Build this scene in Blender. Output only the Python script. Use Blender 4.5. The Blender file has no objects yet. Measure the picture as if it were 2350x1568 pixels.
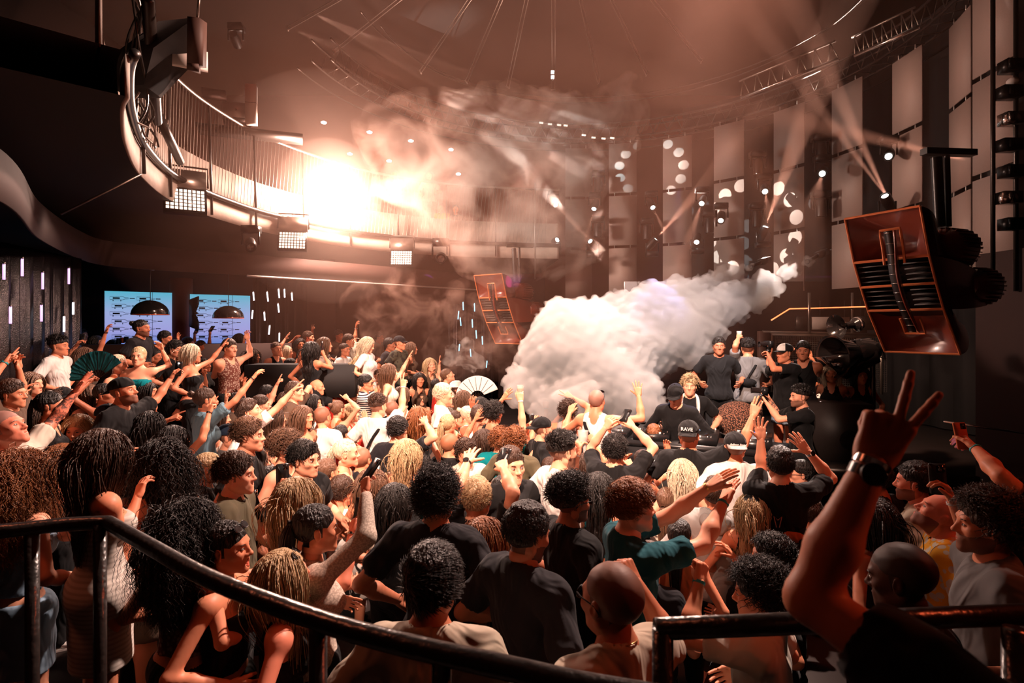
import bpy, math, random
import numpy as np
from mathutils import Matrix, Vector
random.seed(3)
scene = bpy.context.scene
COL = scene.collection
# ------------------------------------------------------------------ camera, exposure
FPX, HZ, CZ = 1300.0, 750.0, 2.45            # focal length in pixels, row of the horizon, height of the lens
cam_data = bpy.data.cameras.new('camera')
cam_data.sensor_width = 36.0; cam_data.lens = FPX * 36.0 / 2350.0
cam_data.shift_y = -(784.0 - HZ) / 2350.0
cam_data.clip_start = .05; cam_data.clip_end = 60
cam_data.dof.use_dof = True; cam_data.dof.focus_distance = 4.8; cam_data.dof.aperture_fstop = 4.2
cam = bpy.data.objects.new('camera', cam_data); COL.objects.link(cam)
cam.location = (0, 0, CZ); cam.rotation_euler = (math.pi / 2, 0, 0)
scene.camera = cam
def P(px, py, d):
    return np.array([(px - 1175.0) / FPX * d, d, CZ - (py - HZ) / FPX * d])
def proj(p):
    return 1175 + FPX * p[0] / p[1], HZ - FPX * (p[2] - CZ) / p[1]
vs_ = scene.view_settings
vs_.view_transform = 'Standard'; vs_.look = 'None'; vs_.gamma = 1.0; vs_.use_curve_mapping = False; vs_.exposure = 0.0
cy = scene.cycles
cy.max_bounces = 4; cy.diffuse_bounces = 2; cy.glossy_bounces = 2; cy.transmission_bounces = 3; cy.volume_bounces = 1; cy.transparent_max_bounces = 8
cy.caustics_reflective = False; cy.caustics_refractive = False; cy.use_denoising = True; cy.sample_clamp_indirect = 4; cy.volume_step_rate = 1.0; cy.volume_max_steps = 128
# ------------------------------------------------------------------ world and lights
world = bpy.data.worlds.new('world'); scene.world = world; world.use_nodes = True
world.node_tree.nodes['Background'].inputs[0].default_value = (.16, .02, .008, 1); world.node_tree.nodes['Background'].inputs[1].default_value = .14
def spot(name, loc, target, power, color, angle=40, blend=.4, size=.05, nodes=False):
    l = bpy.data.lights.new(name, 'SPOT'); l.energy = power; l.color = color; l.spot_size = math.radians(angle); l.spot_blend = blend; l.shadow_soft_size = size
    o = bpy.data.objects.new(name, l); COL.objects.link(o); o.location = loc
    o.rotation_euler = (Vector(target) - Vector(loc)).to_track_quat('-Z', 'Y').to_euler(); return o
def point(name, loc, power, color, size=.1):
    l = bpy.data.lights.new(name, 'POINT'); l.energy = power; l.color = color; l.shadow_soft_size = size
    o = bpy.data.objects.new(name, l); COL.objects.link(o); o.location = loc; return o
# ------------------------------------------------------------------ helpers
F32 = np.float32
def rotz(a): c, s = math.cos(a), math.sin(a); return np.array([[c, -s, 0], [s, c, 0], [0, 0, 1.0]])
def rotx(a): c, s = math.cos(a), math.sin(a); return np.array([[1.0, 0, 0], [0, c, -s], [0, s, c]])
def roty(a): c, s = math.cos(a), math.sin(a); return np.array([[c, 0, s], [0, 1.0, 0], [-s, 0, c]])
def unit(v): v = np.asarray(v, float); n = np.linalg.norm(v); return v / n if n > 1e-9 else v
def V(*a): return np.array(a, float)

def new_mesh(name, verts, quads, mats=(), midx=None, smooth=True, tris=None):
    """verts (n,3), quads (m,4) and tris (k,3) -> mesh"""
    me = bpy.data.meshes.new(name)
    verts = np.asarray(verts, F32); quads = np.asarray(quads, np.int32).reshape(-1, 4)
    nq = len(quads); tris = np.zeros((0, 3), np.int32) if tris is None else np.asarray(tris, np.int32).reshape(-1, 3); nt = len(tris)
    me.vertices.add(len(verts)); me.vertices.foreach_set('co', verts.ravel())
    me.loops.add(nq * 4 + nt * 3); me.loops.foreach_set('vertex_index', np.concatenate([quads.ravel(), tris.ravel()]).astype(np.int32))
    me.polygons.add(nq + nt)
    me.polygons.foreach_set('loop_start', np.concatenate([np.arange(nq) * 4, nq * 4 + np.arange(nt) * 3]).astype(np.int32))
    if midx is not None: me.polygons.foreach_set('material_index', np.asarray(midx, np.int32))
    me.update(calc_edges=True)
    if smooth: me.polygons.foreach_set('use_smooth', np.ones(nq + nt, bool))
    for m in mats: me.materials.append(m)
    me.validate(clean_customdata=False)
    return me

def link(name, data, parent=None, loc=None, mat=None, label=None, cat=None, group=None, kind=None):
    o = bpy.data.objects.new(name, data); COL.objects.link(o)
    if parent is not None: o.parent = parent
    if loc is not None: o.location = loc
    if mat is not None:
        for s, m in zip(o.material_slots, mat if isinstance(mat, (list, tuple)) else [mat]):
            s.link = 'OBJECT'; s.material = m
    if label: o['label'] = label
    if cat: o['category'] = cat
    if group: o['group'] = group
    if kind: o['kind'] = kind
    return o

class MB:
    """collects simple solids; build() links them as one mesh object"""
    def __init__(s): s.v = []; s.q = []; s.t = []; s.mq = []; s.mt = []; s.n = 0
    def add(s, v, q=None, t=None, m=0):
        v = np.asarray(v, float).reshape(-1, 3)
        s.v.append(v)
        if q is not None and len(q): q = np.asarray(q, int).reshape(-1, 4); s.q.append(q + s.n); s.mq.append(np.full(len(q), m))
        if t is not None and len(t): t = np.asarray(t, int).reshape(-1, 3); s.t.append(t + s.n); s.mt.append(np.full(len(t), m))
        s.n += len(v); return s
    def box(s, c, size, R=None, m=0):
        c = np.asarray(c, float); h = np.asarray(size, float) / 2
        p = np.array([[x, y, z] for x in (-1, 1) for y in (-1, 1) for z in (-1, 1)]) * h
        if R is not None: p = p @ np.asarray(R).T
        return s.add(p + c, [[0, 1, 3, 2], [4, 6, 7, 5], [0, 4, 5, 1], [2, 3, 7, 6], [0, 2, 6, 4], [1, 5, 7, 3]], m=m)
    def tube(s, pts, r, n=8, m=0, closed=False, cap=True, flat=1.0):
        pts = np.asarray(pts, float); k = len(pts); r = np.broadcast_to(np.asarray(r, float), (k,))
        if closed: T = np.roll(pts, -1, 0) - np.roll(pts, 1, 0)
        else: T = np.gradient(pts, axis=0)
        T = T / (np.linalg.norm(T, axis=1, keepdims=True) + 1e-9)
        up = V(0, 0, 1) if abs(T[0][2]) < .9 else V(1, 0, 0)
        N = np.zeros_like(T); u = unit(np.cross(T[0], up))
        for i in range(k):
            u = unit(u - T[i] * np.dot(u, T[i])); N[i] = u
        B = np.cross(T, N)
        a = np.arange(n) / n * 2 * math.pi
        ring = pts[:, None] + (N[:, None] * np.cos(a)[None, :, None] + B[:, None] * (np.sin(a) * flat)[None, :, None]) * r[:, None, None]
        q = []
        for i in range(k if closed else k - 1):
            j = (i + 1) % k
            for e in range(n): f = (e + 1) % n; q.append([i * n + e, i * n + f, j * n + f, j * n + e])
        v = ring.reshape(-1, 3); t = []
        if cap and not closed:
            v = np.vstack([v, pts[0], pts[-1]]); b = k * n
            for e in range(n): f = (e + 1) % n; t += [[b, f, e], [b + 1, (k - 1) * n + e, (k - 1) * n + f]]
        return s.add(v, q, t, m)
    def lathe(s, prof, o=(0, 0, 0), R=None, n=24, m=0, a0=0, a1=2 * math.pi):
        """prof: list of (radius, z)"""
        prof = np.asarray(prof, float); k = len(prof); full = abs(a1 - a0 - 2 * math.pi) < 1e-6
        nn = n if full else n + 1
        a = a0 + (a1 - a0) * np.arange(nn) / n
        v = np.stack([prof[:, 0, None] * np.cos(a), prof[:, 0, None] * np.sin(a), np.repeat(prof[:, 1, None], nn, 1)], -1).reshape(-1, 3)
        q = []
        for i in range(k - 1):
            for e in range(n if full else n): f = (e + 1) % nn; q.append([i * nn + e, i * nn + f, (i + 1) * nn + f, (i + 1) * nn + e])
        if R is not None: v = v @ np.asarray(R).T
        return s.add(v + np.asarray(o, float), q, m=m)
    def ball(s, c, r, n=10, m=0, R=None):
        r = np.broadcast_to(np.asarray(r, float), (3,))
        th = np.linspace(0, math.pi, n // 2 + 2)
        a = np.arange(n) / n * 2 * math.pi
        v = np.stack([np.outer(np.sin(th), np.cos(a)), np.outer(np.sin(th), np.sin(a)), np.repeat(np.cos(th)[:, None], n, 1)], -1) * r
        v = v.reshape(-1, 3)
        if R is not None: v = v @ np.asarray(R).T
        q = []
        for i in range(len(th) - 1):
            for e in range(n): f = (e + 1) % n; q.append([i * n + e, (i + 1) * n + e, (i + 1) * n + f, i * n + f])
        return s.add(v + np.asarray(c, float), q, m=m)
    def prism(s, poly, z0, z1, R=None, o=(0, 0, 0), m=0):
        """polygon in xy (convex or star-shaped about its mean) extruded along z"""
        p = np.asarray(poly, float); n = len(p); c = p.mean(0)
        v = np.vstack([np.c_[p, np.full(n, z0)], np.c_[p, np.full(n, z1)], [[c[0], c[1], z0], [c[0], c[1], z1]]])
        q = [[i, (i + 1) % n, n + (i + 1) % n, n + i] for i in range(n)]
        t = [[2 * n, (i + 1) % n, i] for i in range(n)] + [[2 * n + 1, n + i, n + (i + 1) % n] for i in range(n)]
        if R is not None: v = v @ np.asarray(R).T
        return s.add(v + np.asarray(o, float), q, t, m)
    def strip(s, a, b, m=0):
        """surface between two polylines"""
        a = np.asarray(a, float); b = np.asarray(b, float); n = len(a)
        return s.add(np.vstack([a, b]), [[i, i + 1, n + i + 1, n + i] for i in range(n - 1)], m=m)
    def slab(s, a, b, th, m=0):
        """solid band between polylines a and b, thickened by vector th"""
        a = np.asarray(a, float); b = np.asarray(b, float); n = len(a); th = np.asarray(th, float)
        v = np.vstack([a, b, a + th, b + th]); q = []
        for i in range(n - 1):
            q += [[i, i + 1, n + i + 1, n + i], [2 * n + i, 3 * n + i, 3 * n + i + 1, 2 * n + i + 1],
                  [i, 2 * n + i, 2 * n + i + 1, i + 1], [n + i, n + i + 1, 3 * n + i + 1, 3 * n + i]]
        q += [[0, n, 3 * n, 2 * n], [n - 1, 3 * n - 1, 4 * n - 1, 2 * n - 1]]
        return s.add(v, q, m=m)
    def data(s):
        q = np.concatenate(s.q) if s.q else np.zeros((0, 4), int); t = np.concatenate(s.t) if s.t else np.zeros((0, 3), int)
        mi = np.concatenate([*(s.mq or [np.zeros(0, int)]), *(s.mt or [np.zeros(0, int)])])
        return np.concatenate(s.v), q, t, mi
    def mesh(s, name, mats=(), smooth=False):
        v, q, t, mi = s.data()
        me = new_mesh(name, v, q, mats, mi, smooth, t)
        return me
    def build(s, name, mat=None, parent=None, smooth=False, loc=None, **kw):
        mats = mat if isinstance(mat, (list, tuple)) else ([mat] if mat else [])
        me = s.mesh(name, mats, smooth)
        if smooth == 'auto':
            me.polygons.foreach_set('use_smooth', np.ones(len(me.polygons), bool)); me.set_sharp_from_angle(angle=math.radians(40))
        return link(name, me, parent, loc, **kw)

def empty(name, loc=(0, 0, 0), R=None, **kw):
    o = link(name, None, loc=loc, **kw); o.empty_display_size = .05
    if R is not None: o.rotation_euler = Matrix(np.asarray(R).tolist()).to_euler()
    return o
def copy_tree(o, parent=None, label=None, loc=None):
    c = o.copy(); COL.objects.link(c); c.parent = parent
    if label: c['label'] = label
    if loc is not None: c.location = loc
    for ch in list(o.children): copy_tree(ch, c)
    return c

# ------------------------------------------------------------------ signed distance sculpting
class SDF:
    def __init__(s, lo, hi, vs):
        s.vs = vs; s.lo = np.asarray(lo, float); n = np.ceil((np.asarray(hi) - s.lo) / vs).astype(int) + 1
        s.n = n; s.F = np.full(tuple(n), 1.0, F32)
        s.ax = [(s.lo[i] + vs * np.arange(n[i])).astype(F32) for i in range(3)]
    def _box(s, lo, hi):
        a = np.clip(np.floor((np.asarray(lo) - s.lo) / s.vs).astype(int), 0, s.n); b = np.clip(np.ceil((np.asarray(hi) - s.lo) / s.vs).astype(int) + 1, 0, s.n)
        if np.any(b <= a): return None
        sl = tuple(slice(a[i], b[i]) for i in range(3))
        return sl, s.ax[0][sl[0]][:, None, None], s.ax[1][sl[1]][None, :, None], s.ax[2][sl[2]][None, None, :]
    def _merge(s, sl, d, k, sub):
        f = s.F[sl]
        if sub:
            g = -d
            if k > 0: h = np.maximum(k - np.abs(f - g), 0) / k; s.F[sl] = np.maximum(f, g) + h * h * k / 4
            else: s.F[sl] = np.maximum(f, g)
        else:
            if k > 0: h = np.maximum(k - np.abs(f - d), 0) / k; s.F[sl] = np.minimum(f, d) - h * h * k / 4
            else: s.F[sl] = np.minimum(f, d)
    def cap(s, a, b, ra, rb=None, k=.03, sub=False, sq=None):
        """tapered capsule; sq=(axis vector, factor) flattens it along a direction"""
        a = np.asarray(a, float); b = np.asarray(b, float); rb = ra if rb is None else rb
        m = max(ra, rb) + k + 2 * s.vs
        g = s._box(np.minimum(a, b) - m, np.maximum(a, b) + m)
        if g is None: return s
        sl, X, Y, Z = g; ab = b - a; L = float(ab @ ab) + 1e-12
        x, y, z = X - F32(a[0]), Y - F32(a[1]), Z - F32(a[2])
        t = np.clip((x * F32(ab[0]) + y * F32(ab[1]) + z * F32(ab[2])) / F32(L), 0, 1)
        dx, dy, dz = x - t * F32(ab[0]), y - t * F32(ab[1]), z - t * F32(ab[2])
        q = dx * dx + dy * dy + dz * dz
        if sq is not None:
            u = unit(sq[0]); e = dx * F32(u[0]) + dy * F32(u[1]) + dz * F32(u[2]); q = q + e * e * F32(sq[1] ** 2 - 1)
        s._merge(sl, np.sqrt(q) - (F32(ra) + t * F32(rb - ra)), k, sub); return s
    def ell(s, c, r, k=.03, sub=False, R=None):
        r = np.broadcast_to(np.asarray(r, float), (3,)); c = np.asarray(c, float); m = r.max() + k + 2 * s.vs if R is not None else r + k + 2 * s.vs
        g = s._box(c - m, c + m)
        if g is None: return s
        sl, X, Y, Z = g; x, y, z = X - F32(c[0]), Y - F32(c[1]), Z - F32(c[2])
        if R is not None:
            R = np.asarray(R, F32)
            x, y, z = R[0, 0] * x + R[1, 0] * y + R[2, 0] * z, R[0, 1] * x + R[1, 1] * y + R[2, 1] * z, R[0, 2] * x + R[1, 2] * y + R[2, 2] * z
        x, y, z = x / F32(r[0]), y / F32(r[1]), z / F32(r[2])
        k0 = np.sqrt(x * x + y * y + z * z); k1 = np.sqrt((x / F32(r[0])) ** 2 + (y / F32(r[1])) ** 2 + (z / F32(r[2])) ** 2) + 1e-6
        s._merge(sl, np.where(k0 > 1e-4, k0 * (k0 - 1) / k1, -F32(r.min())), k, sub); return s
    def plane(s, p, nrm):
        """cut away everything on the side nrm points to"""
        nrm = unit(nrm); d = (s.ax[0][:, None, None] - F32(p[0])) * F32(nrm[0]) + (s.ax[1][None, :, None] - F32(p[1])) * F32(nrm[1]) + (s.ax[2][None, None, :] - F32(p[2])) * F32(nrm[2])
        s.F = np.maximum(s.F, d); return s
    def wrinkle(s, amp, freq, seed=0, zf=1.0):
        r = np.random.RandomState(seed); X, Y, Z = s.ax[0][:, None, None], s.ax[1][None, :, None], s.ax[2][None, None, :]
        out = 0
        for i in range(3):
            d = r.normal(size=3); d[2] *= zf; d = unit(d) * freq * (1 + .7 * i); e = unit(r.normal(size=3)) * freq * .45; ph = r.rand() * 6
            w = np.sin(F32(e[0]) * X + F32(e[1]) * Y + F32(e[2]) * Z + F32(ph)) * F32(1.6)
            out = out + np.sin(F32(d[0]) * X + F32(d[1]) * Y + F32(d[2]) * Z + w) / (1 + .7 * i)
        near = np.clip(1 - np.abs(s.F) / .05, 0, 1)
        s.F = s.F + (out * F32(amp / 1.8)).astype(F32) * near; return s
    def nets(s):
        F = s.F.copy()
        for ax in range(3):
            ix = [slice(None)] * 3
            for e in (0, -1): ix[ax] = e; F[tuple(ix)] = np.maximum(F[tuple(ix)], .001)
        S = F < 0; c = np.zeros(tuple(s.n - 1), np.int8)
        offs = [(i, j, k) for i in (0, 1) for j in (0, 1) for k in (0, 1)]
        def sh(A, o): return A[o[0]:A.shape[0] - 1 + o[0], o[1]:A.shape[1] - 1 + o[1], o[2]:A.shape[2] - 1 + o[2]]
        for o in offs: c += sh(S, o)
        act = (c > 0) & (c < 8); idx = np.argwhere(act)
        if len(idx) == 0: return np.zeros((0, 3)), np.zeros((0, 4), int)
        vals = {o: F[idx[:, 0] + o[0], idx[:, 1] + o[1], idx[:, 2] + o[2]] for o in offs}
        acc = np.zeros((len(idx), 3)); cnt = np.zeros(len(idx))
        for o in offs:
            for ax in range(3):
                if o[ax] == 0:
                    p = list(o); p[ax] = 1; f1, f2 = vals[o], vals[tuple(p)]; m = (f1 < 0) != (f2 < 0)
                    t = np.where(m, f1 / np.where(m, f1 - f2, 1), 0); q = np.array(o, float)[None] + np.zeros((len(idx), 3)); q[:, ax] += t
                    acc += q * m[:, None]; cnt += m
        v = s.lo + s.vs * (idx + acc / cnt[:, None])
        ids = np.full(tuple(s.n - 1), -1, np.int32); ids[act] = np.arange(len(idx)); quads = []
        for ax in range(3):
            a1, a2 = (ax + 1) % 3, (ax + 2) % 3
            A = [slice(None)] * 3; B = [slice(None)] * 3
            A[ax] = slice(0, -1); B[ax] = slice(1, None)
            for w in (a1, a2): A[w] = slice(1, -1); B[w] = slice(1, -1)
            e = np.argwhere(S[tuple(A)] != S[tuple(B)]); sgn = S[tuple(A)][tuple(e.T)]
            for w in (a1, a2): e[:, w] += 1
            def at(d1, d2): f = e.copy(); f[:, a1] -= d1; f[:, a2] -= d2; return ids[tuple(f.T)]
            q = np.stack([at(1, 1), at(0, 1), at(0, 0), at(1, 0)], 1)
            q[~sgn] = q[~sgn][:, ::-1]; quads.append(q)
        return v, np.concatenate(quads)
# ------------------------------------------------------------------ materials
M = {}
def mat(name, col, rough=.6, metal=0, spec=.5, sheen=0, emit=None, estr=0, noise=0, nscale=20, bump=0, bscale=60, sss=0, alpha=1, trans=0, coat=0):
    m = bpy.data.materials.new(name); m.use_nodes = True; nt = m.node_tree; b = nt.nodes['Principled BSDF']
    c = (*col, 1); b.inputs['Base Color'].default_value = c; b.inputs['Roughness'].default_value = rough; b.inputs['Metallic'].default_value = metal
    b.inputs['Specular IOR Level'].default_value = spec; b.inputs['Alpha'].default_value = alpha; b.inputs['Transmission Weight'].default_value = trans; b.inputs['Coat Weight'].default_value = coat
    if sheen: b.inputs['Sheen Weight'].default_value = sheen
    if emit: b.inputs['Emission Color'].default_value = (*emit, 1); b.inputs['Emission Strength'].default_value = estr
    if noise or bump:
        tc = nt.nodes.new('ShaderNodeTexCoord')
    if noise:
        n = nt.nodes.new('ShaderNodeTexNoise'); n.inputs['Scale'].default_value = nscale; n.inputs['Detail'].default_value = 3
        r = nt.nodes.new('ShaderNodeMix'); r.data_type = 'RGBA'; r.inputs[6].default_value = tuple(max(0, x * (1 - noise)) for x in col) + (1,); r.inputs[7].default_value = tuple(min(1, x * (1 + noise)) for x in col) + (1,)
        nt.links.new(tc.outputs['Object'], n.inputs['Vector']); nt.links.new(n.outputs[0], r.inputs[0]); nt.links.new(r.outputs[2], b.inputs['Base Color'])
    if bump:
        n = nt.nodes.new('ShaderNodeTexNoise'); n.inputs['Scale'].default_value = bscale; bp = nt.nodes.new('ShaderNodeBump'); bp.inputs['Strength'].default_value = bump; bp.inputs['Distance'].default_value = .01
        nt.links.new(tc.outputs['Object'], n.inputs['Vector']); nt.links.new(n.outputs[0], bp.inputs['Height']); nt.links.new(bp.outputs[0], b.inputs['Normal'])
    M[name] = m; return m
SKINS = {'p': (.88, .40, .25), 't': (.74, .28, .155), 'b': (.46, .16, .085), 'd': (.085, .032, .020), 'r': (.80, .26, .16)}  # tone r has red light mixed into the skin colour
for k, c in SKINS.items():
    mat('skin_' + k, c, rough=.5, spec=.35, noise=.10, nscale=14)
    mat('lips_' + k, (c[0] * .75, c[1] * .42, c[2] * .42), rough=.35)
HC = {'black': (.012, .009, .008), 'brown': (.055, .026, .015), 'mid': (.14, .07, .04), 'blond': (.52, .36, .20), 'light': (.75, .62, .45), 'ginger': (.26, .09, .03), 'grey': (.22, .19, .18)}
for k, c in HC.items():
    mat('hair_' + k, c, rough=.46, spec=.5, noise=.25, nscale=30)
    for s, sc in SKINS.items():
        if k in ('black', 'brown', 'mid', 'ginger', 'blond', 'grey'): mat('shave_%s_%s' % (k, s), tuple(.5 * a + .5 * b * .6 for a, b in zip(c, sc)), rough=.6)
def creases(m, scale, strength, dist, stretch=(1, 1, 1), dis=0):
    nt = m.node_tree; b = nt.nodes['Principled BSDF']; tc = nt.nodes.new('ShaderNodeTexCoord'); mp = nt.nodes.new('ShaderNodeMapping'); mp.inputs['Scale'].default_value = stretch; n = nt.nodes.new('ShaderNodeTexNoise')
    n.inputs['Scale'].default_value = scale; n.inputs['Detail'].default_value = 2; n.inputs['Distortion'].default_value = dis; bp = nt.nodes.new('ShaderNodeBump'); bp.inputs['Strength'].default_value = strength; bp.inputs['Distance'].default_value = dist
    nt.links.new(tc.outputs['Object'], mp.inputs[0]); nt.links.new(mp.outputs[0], n.inputs['Vector']); nt.links.new(n.outputs[0], bp.inputs['Height']); nt.links.new(bp.outputs[0], b.inputs['Normal'])
for k in HC: creases(M['hair_' + k], 9, .9, .02, (9, 9, 1.3))
for k, c in SKINS.items():
    m = mat('tattoo_' + k, c, rough=.5); nt = m.node_tree; tc = nt.nodes.new('ShaderNodeTexCoord'); n = nt.nodes.new('ShaderNodeTexNoise'); n.inputs['Scale'].default_value = 28; n.inputs['Detail'].default_value = 3; n.inputs['Distortion'].default_value = 1.5
    r = nt.nodes.new('ShaderNodeValToRGB'); e = r.color_ramp.elements; e[0].position = .42; e[0].color = (c[0] * .16, c[1] * .25, c[2] * .35, 1); e[1].position = .56; e[1].color = (*c, 1)
    nt.links.new(tc.outputs['Object'], n.inputs['Vector']); nt.links.new(n.outputs[0], r.inputs[0]); nt.links.new(r.outputs[0], nt.nodes['Principled BSDF'].inputs['Base Color'])
mat('eye_white', (.75, .70, .66), rough=.2); mat('iris', (.02, .012, .008), rough=.1); mat('teeth', (.8, .76, .7), rough=.2)
CL = {'black': (.008, .008, .009), 'ink': (.015, .015, .019), 'grey': (.16, .16, .165), 'lgrey': (.38, .37, .36), 'white': (.82, .80, .77), 'cream': (.62, .56, .47), 'beige': (.42, .35, .27), 'olive': (.10, .085, .05),
      'brown': (.10, .06, .04), 'teal': (.0, .22, .26), 'dteal': (.008, .085, .11), 'turq': (.03, .32, .42), 'blue': (.14, .25, .32), 'sky': (.28, .42, .56), 'red': (.55, .03, .02), 'rust': (.50, .12, .04), 'pink': (.66, .28, .26),
      'yellow': (.75, .42, .05), 'navy': (.015, .03, .06), 'denim': (.25, .33, .42), 'green': (.03, .10, .05)}
for k, c in CL.items(): mat('cloth_' + k, c, rough=.85, spec=.2, sheen=.05, noise=.10, nscale=9, bump=.12, bscale=260)
for k in CL: creases(M['cloth_' + k], 5.5, .85, .06, (1, 1, .6), 1.2)
def patterned(name, a, b, scale, kind='noise', lo=.48, hi=.54, stretch=(1, 1, 1)):
    m = mat(name, a, rough=.8, spec=.2); nt = m.node_tree; bs = nt.nodes['Principled BSDF']
    tc = nt.nodes.new('ShaderNodeTexCoord'); mp = nt.nodes.new('ShaderNodeMapping'); mp.inputs['Scale'].default_value = stretch
    if kind == 'noise': n = nt.nodes.new('ShaderNodeTexNoise'); n.inputs['Detail'].default_value = 1.5
    elif kind == 'cell': n = nt.nodes.new('ShaderNodeTexVoronoi')
    else: n = nt.nodes.new('ShaderNodeTexWave'); n.bands_direction = kind
    n.inputs['Scale'].default_value = scale
    r = nt.nodes.new('ShaderNodeValToRGB'); r.color_ramp.elements[0].position = lo; r.color_ramp.elements[1].position = hi; r.color_ramp.elements[0].color = (*a, 1); r.color_ramp.elements[1].color = (*b, 1)
    nt.links.new(tc.outputs['Object'], mp.inputs[0]); nt.links.new(mp.outputs[0], n.inputs['Vector']); nt.links.new(n.outputs[1 if kind in ('X', 'Y', 'Z') else 0], r.inputs[0]); nt.links.new(r.outputs[0], bs.inputs['Base Color'])
    return m
patterned('cloth_floral', (.65, .55, .45), (.06, .04, .035), 16); patterned('cloth_bwprint', (.75, .7, .65), (.015, .012, .012), 14)
patterned('cloth_lace', (.40, .28, .22), (.16, .05, .035), 42, 'cell', .35, .5); patterned('cloth_tiedye', (.02, .25, .36), (.45, .62, .68), 13)
patterned('cloth_stripe', (.80, .78, .74), (.02, .02, .03), 9.5, 'Z', .55, .62); patterned('cloth_yellowprint', (.60, .55, .45), (.80, .38, .03), 24, 'cell', .45, .5)
patterned('cloth_pinstripe', (.20, .16, .14), (.52, .46, .42), 16, 'X', .7, .85); patterned('cloth_knit', (.66, .56, .47), (.42, .34, .28), 110, 'cell', .3, .7)
patterned('cloth_camo', (.07, .07, .05), (.02, .02, .018), 12); patterned('cloth_ruche', (.72, .66, .60), (.55, .49, .44), 14, 'Z', .3, .9)
mat('black_plastic', (.012, .012, .013), rough=.3); mat('black_metal', (.015, .014, .014), rough=.32, metal=.6); mat('chrome', (.75, .72, .7), rough=.18, metal=1)
mat('lens_dark', (.02, .015, .015), rough=.06, spec=.8); mat('band_teal', (.03, .35, .38), rough=.5); mat('band_white', (.8, .78, .75), rough=.5); mat('band_red', (.6, .08, .06), rough=.5)
mat('gold', (.8, .5, .2), rough=.3, metal=1); mat('clear_cup', (.75, .72, .70), rough=.15, alpha=.45); mat('beer', (.75, .35, .10), rough=.2); mat('paper_white', (.85, .82, .78), rough=.7)
def screen_mat(name, a, b, c, estr=1.6, scale=26):
    m = bpy.data.materials.new(name); m.use_nodes = True; nt = m.node_tree; bs = nt.nodes['Principled BSDF']; bs.inputs['Base Color'].default_value = (.01, .01, .01, 1); bs.inputs['Roughness'].default_value = .15
    tc = nt.nodes.new('ShaderNodeTexCoord'); n = nt.nodes.new('ShaderNodeTexNoise'); n.inputs['Scale'].default_value = scale; n.inputs['Detail'].default_value = 2
    r = nt.nodes.new('ShaderNodeValToRGB'); e = r.color_ramp.elements; e[0].position = .42; e[0].color = (*a, 1); e[1].position = .66; e[1].color = (*c, 1); x = e.new(.54); x.color = (*b, 1)
    nt.links.new(tc.outputs['Object'], n.inputs['Vector']); nt.links.new(n.outputs[0], r.inputs[0]); nt.links.new(r.outputs[0], bs.inputs['Emission Color']); bs.inputs['Emission Strength'].default_value = estr
    M[name] = m; return m
screen_mat('screen_party', (.03, .005, .01), (.45, .12, .12), (.45, .35, .9)); screen_mat('screen_blue', (.01, .015, .05), (.08, .2, .6), (.7, .8, 1)); screen_mat('screen_warm', (.10, .02, .01), (.6, .25, .12), (1, .8, .6)); screen_mat('screen_white', (.8, .72, .68), (.95, .85, .8), (1, .95, .9), 1.2, 4)
screen_mat('screen_pink', (.3, .05, .12), (.6, .2, .35), (1, .8, .8), 1.0)
# ------------------------------------------------------------------ heads, hands and hair, sculpted once and reused
RS = np.random.RandomState(7)
def ico(v, q, M, t): return v @ M.T + t, q

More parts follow.
